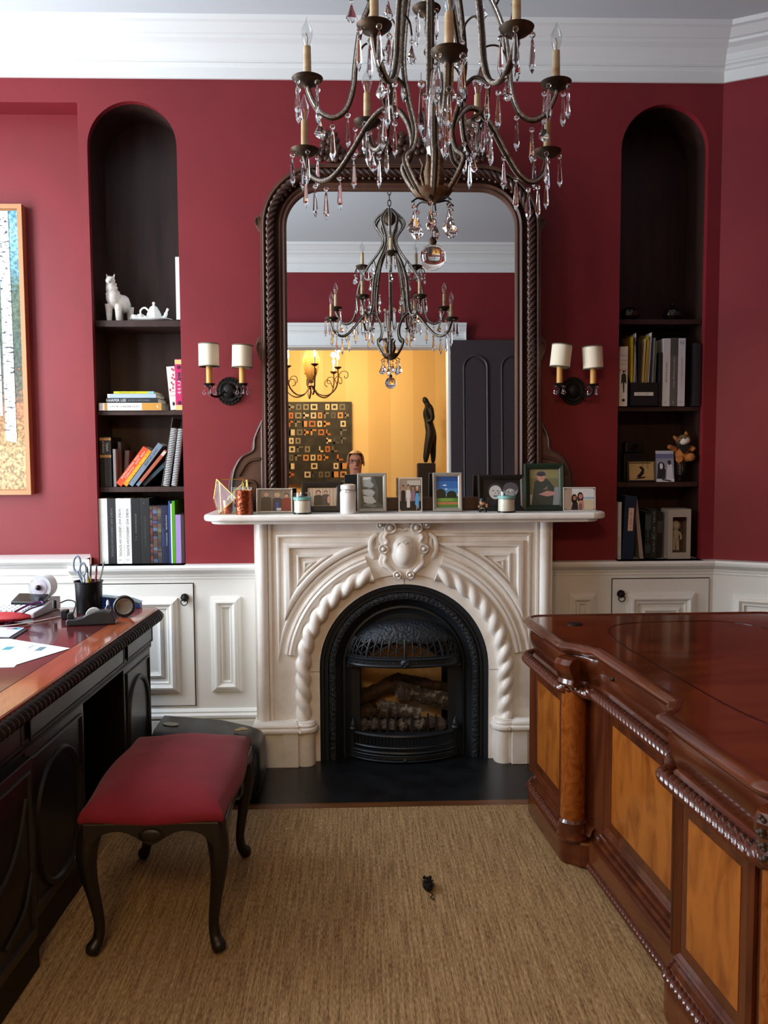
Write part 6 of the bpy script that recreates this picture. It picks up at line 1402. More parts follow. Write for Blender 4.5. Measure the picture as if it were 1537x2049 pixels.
picture_frame('pewter frame with a blue sky and green tree landscape', 0.421, -0.232, MT, 0.137, 0.182, 0.018, 0.010, 'pewter',
    [('r', '#2a66ad', 0, 0, 1, 1), ('r', '#164a8c', 0, 0.85, 1, 1), ('r', '#4c86bd', 0, 0.45, 1, 0.62), ('e', '#e4ecf2', 0.38, 0.72, 0.09, 0.02), ('e', '#e4ecf2', 0.45, 0.6, 0.05, 0.02), ('r', '#9fb8c6', 0, 0.32, 1, 0.45), ('e', '#14201a', 0.2, 0.42, 0.24, 0.19), ('e', '#14201a', 0.7, 0.4, 0.24, 0.14), ('r', '#14201a', 0, 0.28, 1, 0.36), ('r', '#4f7a34', 0, 0.18, 1, 0.31), ('e', '#6f9440', 0.45, 0.25, 0.4, 0.05), ('r', '#b5714a', 0, 0.09, 1, 0.18), ('r', '#4d7a38', 0, 0, 1, 0.1)])
fg_ = thing('figurine', 'tiny ball player figurine in black cap on the mantel', 'figurine', (0.579, -0.282, MT))
put(MB().sphere((0, 0, 0.046), (0.0155, 0.014, 0.0155), 14, 10), 'head', cm('#b5835f', 0.4), fg_, local=True, smooth=True)
put(MB().lathe([(0.0168, 0.05), (0.0165, 0.056), (0.012, 0.065), (0, 0.068)], (0, 0, 0), 16).box(-0.010, 0.010, -0.026, -0.01, 0.05, 0.053), 'cap', cm('#0e0e10', 0.4), fg_, local=True, smooth=0.6)
put(MB().tube([(0, 0, 0.034), (0, 0, 0.016)], [0.011, 0.0125], 12), 'shirt', cm('#141416', 0.4), fg_, local=True, smooth=True)
put(MB().lathe([(0.0126, 0.017), (0.0126, 0.021)], (0, 0, 0), 14), 'belt', cm('#8a7a42', 0.4), fg_, local=True)
for sx in (-1, 1):
    put(MB().tube([(0.006*sx, 0, 0.018), (0.011*sx, 0, 0.008), (0.013*sx, -0.004, 0.0)], [0.007, 0.006, 0.0065], 8), 'leg', cm('#141416', 0.4), fg_, local=True, smooth=True)
    put(MB().tube([(0.01*sx, 0, 0.031), (0.019*sx, -0.006, 0.026), (0.017*sx, -0.012, 0.03+0.008*max(sx, 0))], 0.0048, 8), 'arm', cm('#b5835f', 0.4), fg_, local=True, smooth=True)
    put(MB().sphere((0.006*sx, -0.0125, 0.047), (0.0025, 0.002, 0.003), 7, 5), 'eye', cm('#14100e', 0.3), fg_, local=True)
put(MB().tube([(0.015, -0.012, 0.03), (0.026, -0.004, 0.066)], [0.0016, 0.0032], 8), 'bat', cm('#1b1718', 0.4), fg_, local=True, smooth=True)
picture_frame('black frame with a black and white photo of two smiling children', 0.681, -0.212, MT, 0.225, 0.170, 0.024, 0.012, cm('#12100f', 0.4),
    [('r', '#17161a', 0, 0, 1, 1), ('e', '#3a3a3e', 0.33, 0.58, 0.2, 0.3), ('e', '#c9c6c4', 0.33, 0.52, 0.17, 0.27), ('e', '#2c2a2c', 0.27, 0.58, 0.022, 0.02), ('e', '#2c2a2c', 0.39, 0.58, 0.022, 0.02), ('p', '#6a6264', [(0.26, 0.4), (0.4, 0.4), (0.36, 0.34), (0.3, 0.34)]), ('e', '#9a9896', 0.33, 0.49, 0.025, 0.03), ('e', '#8d8a8a', 0.74, 0.62, 0.2, 0.28), ('e', '#55535a', 0.74, 0.7, 0.2, 0.2), ('e', '#b5b2b0', 0.72, 0.5, 0.13, 0.16), ('e', '#2c2a2c', 0.68, 0.54, 0.02, 0.02), ('e', '#2c2a2c', 0.78, 0.54, 0.02, 0.02)])
picture_frame('large dark green frame with a person in a cap holding a fish', 0.880, -0.225, MT, 0.190, 0.222, 0.026, 0.014, cm('#13291c', 0.45),
    [('r', '#75714f', 0, 0, 1, 1), ('r', '#8d855f', 0, 0.75, 1, 1), ('r', '#8f9398', 0.6, 0, 1, 0.5), ('r', '#a9a79b', 0, 0, 0.2, 0.3), ('p', '#3f443f', [(0.05, 0), (0.78, 0), (0.85, 0.5), (0.62, 0.72), (0.4, 0.75), (0.18, 0.66)]), ('e', '#c08a76', 0.4, 0.77, 0.13, 0.12), ('e', '#40414c', 0.4, 0.87, 0.15, 0.07), ('r', '#34353f', 0.25, 0.83, 0.56, 0.855), ('e', '#a56f60', 0.44, 0.735, 0.05, 0.015), ('p', '#b98a80', [(0.3, 0.3), (0.6, 0.4), (0.9, 0.36), (0.86, 0.28), (0.6, 0.24)]), ('p', '#7d6f66', [(0.45, 0.42), (0.62, 0.44), (0.6, 0.55), (0.56, 0.5)])], rz=-0.03)
acrylic('wide clear photo block with two people on a beach', 1.035, -0.265, 0.152, 0.111,
    [('r', '#cfc9bd', 0, 0, 1, 1), ('r', '#d9d7d6', 0, 0.55, 1, 1), ('r', '#9fb3c3', 0.3, 0.5, 1, 0.6), ('r', '#c9b79a', 0, 0, 1, 0.45), ('r', '#a8927f', 0, 0, 0.25, 1)] + [('e', '#1c1513', 0.33, 0.5, 0.1, 0.24), ('e', '#a06f5c', 0.34, 0.55, 0.06, 0.11), ('p', '#2a2220', [(0.22, 0), (0.46, 0), (0.44, 0.35), (0.28, 0.35)]), ('e', '#2a1915', 0.53, 0.58, 0.10, 0.25), ('e', '#b97c68', 0.54, 0.62, 0.065, 0.12), ('p', '#b98272', [(0.44, 0.05), (0.66, 0.05), (0.64, 0.42), (0.5, 0.45)]), ('p', '#7a5a54', [(0.47, 0), (0.6, 0), (0.58, 0.3), (0.5, 0.3)])])

# birch painting in the left recess
pg = thing('birch_painting', 'tall gold framed painting of birch trunks in autumn woods', 'painting', (-2.03, 0.149, 1.277))
PW, PH = 0.80, 1.42
put(MB().sweep([(0, 0), (0, 0.05), (-0.022, 0.05), (-0.022, 0.03), (-0.03, 0.03), (-0.03, 0)], [(-PW/2, 0, 0), (PW/2, 0, 0), (PW/2, 0, PH), (-PW/2, 0, PH)], (0, -1, 0), closed=True), 'frame', 'gold', pg, local=True)
def canvas_material():
    m = bpy.data.materials.new('autumn_woods_canvas'); m.use_nodes = True; nt = m.node_tree; b = nt.nodes['Principled BSDF']; b.inputs['Roughness'].default_value = 0.6
    tc = nt.nodes.new('ShaderNodeTexCoord'); sp = nt.nodes.new('ShaderNodeSeparateXYZ'); nt.links.new(tc.outputs['Object'], sp.inputs[0])
    n = nt.nodes.new('ShaderNodeTexNoise'); n.inputs['Scale'].default_value = 38; n.inputs['Detail'].default_value = 6; nt.links.new(tc.outputs['Object'], n.inputs['Vector'])
    ad = nt.nodes.new('ShaderNodeMath'); ad.operation = 'MULTIPLY_ADD'; ad.inputs[1].default_value = 0.22; nt.links.new(n.outputs['Fac'], ad.inputs[0]); 
    dv = nt.nodes.new('ShaderNodeMath'); dv.operation = 'DIVIDE'; dv.inputs[1].default_value = PH; nt.links.new(sp.outputs['Z'], dv.inputs[0]); nt.links.new(dv.outputs[0], ad.inputs[2])
    sb = nt.nodes.new('ShaderNodeMath'); sb.operation = 'SUBTRACT'; sb.inputs[1].default_value = 0.11; nt.links.new(ad.outputs[0], sb.inputs[0])
    r = nt.nodes.new('ShaderNodeValToRGB'); nt.links.new(sb.outputs[0], r.inputs['Fac']); e = r.color_ramp.elements
    e[0].position = 0.0; e[0].color = H('#b89a6c'); e[1].position = 1.0; e[1].color = H('#5aa7c4')
    for p, c in ((0.12, '#c3a878'), (0.22, '#a98352'), (0.30, '#b0714a'), (0.36, '#5f5a48'), (0.5, '#3f5549'), (0.62, '#54634e'), (0.72, '#46604e'), (0.80, '#6aa2b4'), (0.92, '#8cc0cf')):
        k = e.new(p); k.color = H(c)
    n2 = nt.nodes.new('ShaderNodeTexNoise'); n2.inputs['Scale'].default_value = 70; nt.links.new(tc.outputs['Object'], n2.inputs['Vector'])
    r2 = nt.nodes.new('ShaderNodeValToRGB'); r2.color_ramp.elements[0].position = 0.35; r2.color_ramp.elements[1].position = 0.65; r2.color_ramp.elements[0].color = (0.25, 0.25, 0.25, 1); r2.color_ramp.elements[1].color = (1.3, 1.3, 1.3, 1); nt.links.new(n2.outputs['Fac'], r2.inputs['Fac'])
    mx = nt.nodes.new('ShaderNodeMix'); mx.data_type = 'RGBA'; mx.blend_type = 'MULTIPLY'; mx.inputs['Factor'].default_value = 0.8
    nt.links.new(r.outputs['Color'], mx.inputs['A']); nt.links.new(r2.outputs['Color'], mx.inputs['B']); nt.links.new(mx.outputs['Result'], b.inputs['Base Color'])
    return m
put(MB().box(-PW/2+0.028, PW/2-0.028, -0.032, 0.0, 0.028, PH-0.028), 'canvas', canvas_material(), pg, local=True)
BIRCH = pm('birch_bark_paint', '#cfcfcf', 0.6, noise=(34, '#23242a', 0.54, 0.64), stretch=(1.0, 1, 2.4), dist=0.8)
for x0, w0, zb in ((0.305, 0.05, 0.27), (0.255, 0.022, 0.4), (0.10, 0.06, 0.2), (-0.06, 0.035, 0.36), (-0.2, 0.07, 0.24), (-0.31, 0.03, 0.38)):
    tk = [(x0-w0/2, zb), (x0+w0/2+0.004, zb-0.01), (x0+w0/2-0.002, PH-0.03), (x0-w0/2, PH-0.03)]
    put(MB().prism(tk, -0.0345, -0.032), 'painted_trunk', BIRCH, pg, local=True)
r_ = random.Random(9); fl = MB()
for i in range(70): fl.lathe([(r_.uniform(0.003, 0.008), -0.0335), (0.002, -0.032)], (r_.uniform(-0.36, 0.36), 0, r_.choice((r_.uniform(0.05, 0.4), r_.uniform(0.5, 1.35)))), 6, 'y')
put(fl, 'painted_leaves', cm('#c4572a', 0.6), pg, local=True, kind='stuff')

# ================================================================ ON THE LEFT DESK
DT = LT + 0.0095 + 0.0015
pc = thing('pen_cup', 'black mesh pen cup full of pens and scissors', 'pen cup', (-1.155, -0.545, DT))
put(MB().lathe([(0, 0), (0.052, 0), (0.053, 0.002), (0.057, 0.130), (0.061, 0.132), (0.061, 0.136), (0.056, 0.136), (0.055, 0.13), (0.051, 0.004), (0, 0.004)], (0, 0, 0), 32), 'cup', pm('black_mesh_metal', '#16181b', 0.35, metal=0.5), pc, local=True, smooth=0.8)
def pen(label, p0, p1, r, col, tip, cat='pen', name='pen'):
    o = thing(name, label, cat, p0, group='pens in the cup'); d = Vector(p1)-Vector(p0)
    put(MB().tube([(0, 0, 0), d*0.86], r, 8), 'barrel', cm(col, 0.35), o, local=True, smooth=0.8); put(MB().tube([d*0.86, d*0.95, d], [r, r*0.8, r*0.25], 8), 'tip', cm(tip, 0.35), o, local=True, smooth=0.8)
def pcp(dx, dy, z): return (-1.155+dx*1.15, -0.545+dy*1.15, DT+z*1.12)
pen('pencil with pink eraser standing tallest in the pen cup', pcp(0.0, 0.005, 0.01), pcp(0.012, 0.0, 0.215), 0.0038, '#55504c', '#c98a6a', 'pencil', 'pencil')
pen('white pen with black cap in the pen cup', pcp(-0.012, 0.0, 0.01), pcp(0.0, -0.01, 0.178), 0.0048, '#c5ccd8', '#15171a')
pen('dark red pencil leaning right in the pen cup', pcp(0.018, 0.0, 0.01), pcp(0.034, -0.008, 0.183), 0.0045, '#9a2c36', '#3a1218', 'pencil', 'pencil')
pen('pale green pen leaning far right in the pen cup', pcp(0.01, 0.01, 0.01), pcp(0.06, 0.0, 0.195), 0.004, '#b9c6c0', '#6d7a74')
pen('yellow pen low in the pen cup', pcp(0.006, -0.02, 0.01), pcp(0.009, -0.03, 0.148), 0.0045, '#c9a12a', '#55603a')
pen('blue pen low in the pen cup', pcp(-0.006, -0.022, 0.01), pcp(-0.008, -0.03, 0.14), 0.0045, '#2f6fae', '#d6dadf')
pen('green pen low in the pen cup', pcp(0.014, -0.018, 0.01), pcp(0.016, -0.026, 0.142), 0.0042, '#41604a', '#c9a12a')
sc = thing('scissors', 'grey handled scissors standing in the pen cup', 'scissors', pcp(-0.02, -0.002, 0.01))
for dx, dz, rr_, hh in ((-0.022, 0.198, 0.015, 0.034), (0.002, 0.176, 0.013, 0.026)):
    put(MB().tube([(dx+rr_*math.cos(a)+0.10*rr_*math.sin(a), -0.004, dz+hh*math.sin(a)) for a in [2*PI*i/20 for i in range(20)]], 0.0048, 8, closed=True).tube([(dx+0.002, -0.004, dz-hh), (dx*0.3+0.005, 0, 0.12)], 0.006, 8), 'handle', cm('#8793a3', 0.4), sc, local=True, smooth=True)
put(MB().prism([(-0.002, 0.11), (0.012, 0.11), (0.009, 0.0), (0.006, 0.0)], -0.001, 0.001), 'blade', 'silver', sc, local=True)
td = thing('tape_dispenser', 'dark grey tape dispenser at the front of the left desk', 'tape dispenser', (-1.067, -0.805, DT), (0, 0, 0.18))
pr = [(-0.092, 0), (0.092, 0), (0.094, 0.018), (0.088, 0.035), (0.075, 0.048), (0.05, 0.056), (0.02, 0.054), (-0.005, 0.046), (-0.03, 0.032), (-0.055, 0.026), (-0.088, 0.026), (-0.094, 0.018)]
put(MB().prism(pr, -0.026, 0.026), 'body', pm('slate_plastic', '#262c32', 0.42), td, local=True, bev=0.006, seg=3)
put(MB().lathe([(0.028, -0.012), (0.03, -0.010), (0.03, 0.010), (0.028, 0.012), (0.014, 0.012), (0.014, -0.012)], (0.01, 0.0, 0.036), 26, 'y'), 'tape_roll', cm('#a9adb1', 0.3), td, local=True, smooth=0.6)
put(MB().prism([(-0.09, 0.026), (-0.066, 0.026), (-0.07, 0.05), (-0.088, 0.048)], -0.016, 0.016), 'cutter', cm('#1a1e22', 0.4), td, local=True, bev=0.003)
rg = thing('magnifier', 'round black rimmed magnifying lens standing on the left desk', 'magnifier', (-0.975, -0.66, DT), (0, 0, 0.35))
put(MB().lathe([(0.041, 0.014), (0.044, 0.012), (0.045, -0.012), (0.042, -0.016), (0.036, -0.016), (0.034, -0.012), (0.034, 0.012), (0.036, 0.014), (0.041, 0.014)], (0, 0, 0.045), 36, 'y'), 'rim', 'black_plastic', rg, local=True, smooth=0.6)
put(MB().lathe([(0.0335, 0.010), (0.0335, -0.010), (0.0315, -0.012), (0.0315, 0.010)], (0, 0, 0.045), 32, 'y'), 'inner_ring', cm('#cfd6dc', 0.3), rg, local=True, smooth=0.6)
put(MB().lathe([(0.0, -0.006), (0.018, -0.0045), (0.0312, 0.0), (0.018, 0.0045), (0, 0.006)], (0, 0, 0.045), 30, 'y'), 'lens', 'glass', rg, local=True, smooth=True)
np_ = thing('glass_bottle', 'small clear bottle with black cap on the left desk', 'bottle', (-1.275, -0.622, DT))
put(MB().lathe([(0, 0), (0.014, 0), (0.0155, 0.003), (0.0155, 0.026), (0.012, 0.03), (0.008, 0.032), (0, 0.032)], (0, 0, 0), 4), 'bottle', 'glass', np_, local=True); put(MB().lathe([(0.0, 0.032), (0.009, 0.032), (0.0085, 0.06), (0.007, 0.066), (0, 0.066)], (0, 0, 0), 16), 'cap', 'black_plastic', np_, local=True, smooth=0.8)
ca = thing('printing_calculator', 'white and grey printing calculator with paper roll on the left desk', 'calculator', (-1.455, -0.545, DT), (0, 0, -0.12))
put(MB().prism([(-0.12, 0.0), (0.12, 0.0), (0.12, 0.055), (0.06, 0.052), (-0.03, 0.034), (-0.12, 0.024)], -0.13, 0.13, 'x').xf(Matrix.Identity(4)), 'body', cm('#b9bcc4', 0.4), ca, local=True, bev=0.005)
put(MB().box(-0.125, 0.125, -0.115, 0.115, 0.0, 0.012), 'base', cm('#3b3d44', 0.4), ca, local=True, bev=0.003)
put(MB().prism([(-0.025, 0.036), (0.05, 0.051), (0.052, 0.075), (0.045, 0.078), (-0.028, 0.052)], -0.02, 0.115, 'x'), 'display', cm('#14161b', 0.15), ca, local=True, bev=0.003)
kme = MB().box(-0.008, 0.008, -0.007, 0.007, 0, 0.006).mesh('key', [cm('#d9dde2', 0.4)])
for i in range(8):
    for q in range(4): link('key', kme, ca, (-0.1+0.024*i, -0.105+0.022*q, 0.0265+0.0026*q+0.0005), (0.09, 0, 0))
put(MB().lathe([(0.052, -0.03), (0.052, 0.03), (0.018, 0.03), (0.018, -0.03), (0.052, -0.03)], (0.075, 0.07, 0.105), 32, 'y'), 'paper_roll', cm('#e9ebee', 0.6), ca, local=True, smooth=0.6)
put(MB().lathe([(0.0, -0.04), (0.012, -0.04), (0.014, -0.034), (0.034, -0.032), (0.036, -0.03), (0.0, -0.03)], (0.075, 0.07, 0.105), 28, 'y'), 'roll_holder', cm('#a9a5b2', 0.3), ca, local=True, smooth=0.6)
put(MB().sphere((0.075, 0.028, 0.105), 0.012, 12, 8), 'roll_knob', 'black_plastic', ca, local=True, smooth=True)
put(MB().box(0.03, 0.12, 0.03, 0.11, 0.05, 0.056).box(0.066, 0.084, 0.05, 0.09, 0.05, 0.1), 'roll_bracket', cm('#d9dbe0', 0.4), ca, local=True, bev=0.003)
# papers and envelope
def sheet(label, pts, z, col, name='paper_sheet', cat='paper', t=0.0008, txt=()):
    o = thing(name, label, cat, (pts[0][0], pts[0][1], DT+z))
    put(MB().prism([(p[0]-pts[0][0], p[1]-pts[0][1]) for p in pts], 0, t, 'z'), 'sheet', cm(col, 0.65), o, local=True)
    for (x, y, w0, h0, c) in txt: put(MB().box(x-pts[0][0], x-pts[0][0]+w0, y-pts[0][1], y-pts[0][1]+h0, t, t+0.0002), 'printed_block', cm(c, 0.6), o, local=True)
    return o
sheet('white printed sheet with teal print near the front edge', [(-1.008, -1.235), (-1.11, -1.475), (-1.33, -1.40), (-1.325, -1.04), (-1.235, -1.10)], 0.0008, '#e4e8ee', txt=((-1.24, -1.25, 0.03, 0.05, '#3f8f9c'), (-1.12, -1.27, 0.025, 0.06, '#5f7f8a'), (-1.16, -1.23, 0.012, 0.05, '#9aa7b0')))
sheet('plain white sheet under the printed one', [(-1.10, -1.49), (-1.36, -1.50), (-1.36, -1.2), (-1.14, -1.18)], 0.0, '#d9dde4')
sheet('glossy card with coloured corner behind the papers', [(-1.30, -0.885), (-1.29, -1.055), (-1.46, -1.02), (-1.46, -0.86)], 0.003, '#b3b4cf', t=0.002, name='card', cat='card', txt=((-1.335, -0.92, 0.03, 0.03, '#3f9aa8'), (-1.36, -0.91, 0.04, 0.016, '#b0524e')))
sheet('dark booklet under the glossy card', [(-1.28, -0.90), (-1.27, -1.07), (-1.47, -1.06), (-1.47, -0.87)], 0.0, '#1c1d22', t=0.0028, name='booklet', cat='booklet')
ev = thing('red_pouch', 'puffy red fabric pouch on the left desk', 'pouch', (-1.435, -0.745, DT))
mb = MB().sphere((0, 0, 0.02), (0.11, 0.05, 0.02), 20, 8); put(mb, 'pouch', cm('#a3272c', 0.6), ev, local=True, smooth=True)
rb = put(MB().tube(spline([(-1.395, -0.74, DT+0.04), (-1.35, -0.70, DT+0.062), (-1.31, -0.68, DT+0.07), (-1.30, -0.70, DT+0.06), (-1.345, -0.72, DT+0.045), (-1.385, -0.80, DT+0.012), (-1.40, -0.82, DT+0.006)], 8), 0.0045, 6, flat=(1.0, 0.25)), 'ribbon', cm('#6a3a78', 0.5), smooth=True); tag(rb, 'purple ribbon loop lying over the red pouch', 'ribbon')
cb2 = put(MB().tube(spline([(-1.75, -0.92, DT+0.004), (-1.45, -0.865, DT+0.004), (-1.33, -0.79, DT+0.004), (-1.24, -0.66, DT+0.004), (-1.215, -0.60, DT+0.004)], 10), 0.0024, 6), 'cable', cm('#d5d2cd', 0.4), smooth=True); tag(cb2, 'thin white cable curving across the left desk', 'cable')
cb3 = put(MB().tube(spline([(-1.30, -0.48, DT+0.03), (-1.26, -0.50, DT+0.045), (-1.215, -0.54, DT+0.04), (-1.205, -0.60, DT+0.006)], 10), 0.0028, 6), 'cable', 'black_plastic', smooth=True); tag(cb3, 'short black cable arching behind the pen cup', 'cable')
plg = put(MB().box(-1.225, -1.20, -0.70, -0.66, DT, DT+0.036), 'plug', 'black_plastic', bev=0.004); tag(plg, 'small black plug beside the tape dispenser', 'plug')
bl = thing('blue_folder', 'blue plastic folder behind the pen cup on the left desk', 'folder', (-1.06, -0.45, DT))
put(MB().prism([(-0.07, 0.0), (0.10, 0.0), (0.10, 0.02), (0.06, 0.035), (-0.07, 0.05)], -0.02, 0.025), 'case', cm('#22438c', 0.35), bl, local=True, bev=0.003); put(MB().prism([(-0.07, 0.052), (0.06, 0.037), (0.10, 0.022), (0.10, 0.026), (0.06, 0.041), (-0.07, 0.056)], -0.022, 0.027), 'lid', cm('#8fa2b0', 0.35), bl, local=True)
wb = thing('glue_bottle', 'small clear bottle with white cap beside the magnifier', 'bottle', (-1.06, -0.60, DT))
put(MB().lathe([(0, 0), (0.014, 0), (0.014, 0.03), (0.008, 0.036), (0.006, 0.042), (0, 0.042)], (0, 0, 0), 18), 'bottle', 'glass', wb, local=True, smooth=0.8); put(MB().lathe([(0.0, 0.04), (0.0065, 0.04), (0.006, 0.054), (0.002, 0.062), (0, 0.062)], (0, 0, 0), 14), 'cap', cm('#dfe3e8', 0.4), wb, local=True, smooth=0.8)
# ================================================================ SEEN IN THE MIRROR: dining room beyond the doorway
DY = -7.0
mb = MB().box(-3.2, 2.6, DY-0.1, DY, 0, 3.45); o = put(mb, 'wall_dining_far', 'stripe'); o['kind'] = 'structure'
mb = MB().box(2.5, 2.6, DY, Y_F-0.14, 0, 3.45); o = put(mb, 'wall_dining_right', 'stripe'); o['kind'] = 'structure'
mb = MB().box(-3.3, -3.2, DY, Y_F-0.14, 0, 3.45).box(-3.3, X_L-0.19, Y_F-0.14, Y_F, 0, 3.45); o = put(mb, 'wall_dining_left', 'stripe'); o['kind'] = 'structure'
mb = MB().box(-3.3, 2.6, DY-0.1, Y_F, 3.45, 3.5); o = put(mb, 'ceiling_dining', 'ceil'); o['kind'] = 'structure'

# open dark door folded back against the front wall
dr = MB().box(0.80, 1.58, Y_F+0.032, Y_F+0.072, 0.015, 2.655); o = put(dr, 'door_3', 'door_dark', bev=0.003); o['kind'] = 'structure'; d3 = o
for x0, x1 in ((0.905, 1.125), (1.23, 1.45)):
    for z0, z1, ar in ((1.02, 2.53, True), (0.2, 0.92, False)):
        r = (x1-x0)/2; xc = (x0+x1)/2
        lp = [(x0, z0), (x1, z0)] + (arc(xc, z1-r, r, 0, PI, 18) if ar else [(x1, z1), (x0, z1)])
        path = [(p[0], Y_F+0.072, p[1]) for p in lp]
        put(MB().sweep([(0.0, 0), (0.0, 0.010), (0.010, 0.014), (0.02, 0.004), (0.022, 0)], path, (0, 1, 0), closed=True), 'panel_moulding', 'door_dark', d3, recalc=False)
        put(MB().prism([(xc+(p[0]-xc)*0.8, (z0+z1)/2+(p[1]-(z0+z1)/2)*0.95) for p in lp], Y_F+0.070, Y_F+0.078), 'door_panel', 'door_dark', d3, bev=0.006)

# wall panel of coloured blocks
wp = thing('wall_art', 'dark wall panel with rows of pale and orange blocks in the dining room', 'painting', (-0.50, DY+0.03, 1.557))
put(MB().box(-0.43, 0.43, -0.03, 0.03, 0, 1.05), 'panel', pm('mottled_dark_canvas', '#1f1b17', 0.6, noise=(9, '#35312a', 0.4, 0.65)), wp, local=True)
r_ = random.Random(12); cols = ['#c9b79a', '#b5662e', '#d9c29a', '#6a6152', '#4b463d', '#8a7c66', '#c98a4a']
for row in range(9):
    z = 0.945 - row*0.108; x = -0.37
    while x < 0.36:
        w0 = r_.uniform(0.05, 0.085)
        if r_.random() < 0.78:
            c = r_.choice(cols); q = MB()
            if r_.random() < 0.5: q.box(x, x+w0*0.3, 0.03, 0.036, z, z+0.075); q.box(x, x+w0, 0.03, 0.036, z+(0.055 if r_.random() < 0.5 else 0.0), z+(0.075 if r_.random() < 0.5 else 0.022)+0.0)
            else: q.sweep([(0, 0), (0, 0.006), (-0.018, 0.006), (-0.018, 0)], [(x, 0.03, z), (x+w0, 0.03, z), (x+w0, 0.03, z+0.075), (x, 0.03, z+0.075)][::-1], (0, 1, 0), closed=True)
            put(q, 'block', cm(c, 0.5), wp, local=True)
        x += w0 + 0.025

# figure on a tall block
def skinned(verts, edges, root=0, sub=2):
    me = bpy.data.meshes.new('sk'); me.from_pydata([v[:3] for v in verts], edges, []); ob = bpy.data.objects.new('sk', me); COL.objects.link(ob)
    m = ob.modifiers.new('s', 'SKIN'); m.use_smooth_shade = True
    for i, v in enumerate(verts):
        sv_ = me.skin_vertices[0].data[i]; r = v[3]; sv_.radius = r if hasattr(r, '__len__') else (r, r); sv_.use_root = (i == root)
    ss = ob.modifiers.new('u', 'SUBSURF'); ss.levels = sub; ss.render_levels = sub
    dg = bpy.context.evaluated_depsgraph_get(); ev = ob.evaluated_get(dg); out = bpy.data.meshes.new_from_object(ev, depsgraph=dg)
    bpy.data.objects.remove(ob); bpy.data.meshes.remove(me); return out
SX, SY, SZ = 0.875, -6.6, 1.79
pdm = put(MB().box(SX-0.13, SX+0.09, SY-0.1, SY+0.1, 0.0, SZ).box(SX-0.125, SX+0.12, SY-0.12, SY+0.12, 0, 0.08), 'sculpture_plinth', cm('#1d1714', 0.5), bev=0.006); tag(pdm, 'tall dark block plinth under the bronze figure in the dining room', 'plinth')
SV = [(0.05, 0, 0.45, 0.072), (0.015, 0, 0.53, 0.055), (-0.002, 0, 0.62, 0.078), (0.025, 0, 0.69, 0.05), (0.005, 0, 0.735, 0.028), (-0.028, 0, 0.782, 0.046), (-0.038, 0, 0.818, 0.030),
      (0.03, 0.045, 0.38, 0.062), (-0.005, 0.05, 0.22, 0.05), (-0.03, 0.05, 0.07, 0.04), (-0.035, 0.05, 0.008, 0.02),
      (0.06, -0.045, 0.38, 0.062), (0.065, -0.05, 0.22, 0.046), (0.07, -0.05, 0.07, 0.036), (0.065, -0.05, 0.008, 0.02),
      (0.03, 0.10, 0.66, 0.04), (0.055, 0.12, 0.54, 0.03), (-0.02, 0.09, 0.50, 0.024), (0.03, -0.10, 0.66, 0.04), (0.055, -0.12, 0.54, 0.03), (-0.02, -0.09, 0.50, 0.024), (-0.038, 0, 0.832, 0.012)]
SE = [(0, 1), (1, 2), (2, 3), (3, 4), (4, 5), (5, 6), (0, 7), (7, 8), (8, 9), (9, 10), (0, 11), (11, 12), (12, 13), (13, 14), (3, 15), (15, 16), (16, 17), (3, 18), (18, 19), (19, 20), (6, 21)]
me = skinned(SV, SE); me.materials.clear(); me.materials.append(M['bronze_dk'])
sf = bpy.data.objects.new('bronze_figure', me); COL.objects.link(sf); sf.location = (SX+0.005, SY, SZ-0.002); tag(sf, 'dark bronze standing figure with bowed head on the tall plinth', 'sculpture')

# wrought iron dining chandelier with lit candle bulbs
DCX, DCY = -0.50, -5.4
dc = thing('iron_chandelier', 'wrought iron dining room chandelier with lit candle bulbs', 'chandelier', (DCX, DCY, 2.47))
IRN = pm('brown_wrought_iron', '#4a3320', 0.5, metal=0.5)
for k in range(6):
    a = k*PI/3 + 0.35; c, s = math.cos(a), math.sin(a)
    P = lambda r, z: (DCX+r*c, DCY+r*s, z)
    am = put(MB().tube(spline([P(0.03, 2.56), P(0.09, 2.49), P(0.19, 2.47), P(0.28, 2.53), P(0.315, 2.63), P(0.315, 2.75)], 8), 0.0085, 8), 'arm', IRN, dc, smooth=True)
    put(MB().tube(spline([P(0.315, 2.66), P(0.36, 2.72), P(0.42, 2.71), P(0.43, 2.66), P(0.40, 2.645), P(0.39, 2.67)], 8), 0.005, 6), 'scroll', IRN, dc, smooth=True)
    put(MB().tube(spline([P(0.305, 2.58), P(0.26, 2.66), P(0.20, 2.66), P(0.19, 2.61), P(0.225, 2.595)], 8), 0.005, 6), 'scroll', IRN, dc, smooth=True)
    x, y, _ = P(0.315, 0)
    put(MB().lathe([(0, 2.745), (0.02, 2.75), (0.04, 2.765), (0.042, 2.77), (0.015, 2.765), (0, 2.765)], (x, y, 0), 18), 'candle_cup', IRN, dc, smooth=True)
    put(MB().lathe([(0.011, 2.762), (0.011, 2.85), (0, 2.85)], (x, y, 0), 12), 'candle_sleeve', 'candlewax', dc, smooth=True)
    put(MB().lathe([(0, 2.85), (0.009, 2.852), (0.016, 2.875), (0.014, 2.895), (0.004, 2.925), (0, 2.93)], (x, y, 0), 12), 'bulb', 'bulb_on', dc, smooth=True)
    ld_ = bpy.data.lights.new('candle_bulb_light', 'POINT'); ld_.energy = 17; ld_.color = (1.0, 0.72, 0.38); ld_.shadow_soft_size = 0.03
    lo_ = bpy.data.objects.new('candle_bulb_light', ld_); COL.objects.link(lo_); lo_.parent = dc; lo_.location = (x-DCX, y-DCY, 2.96-2.47)
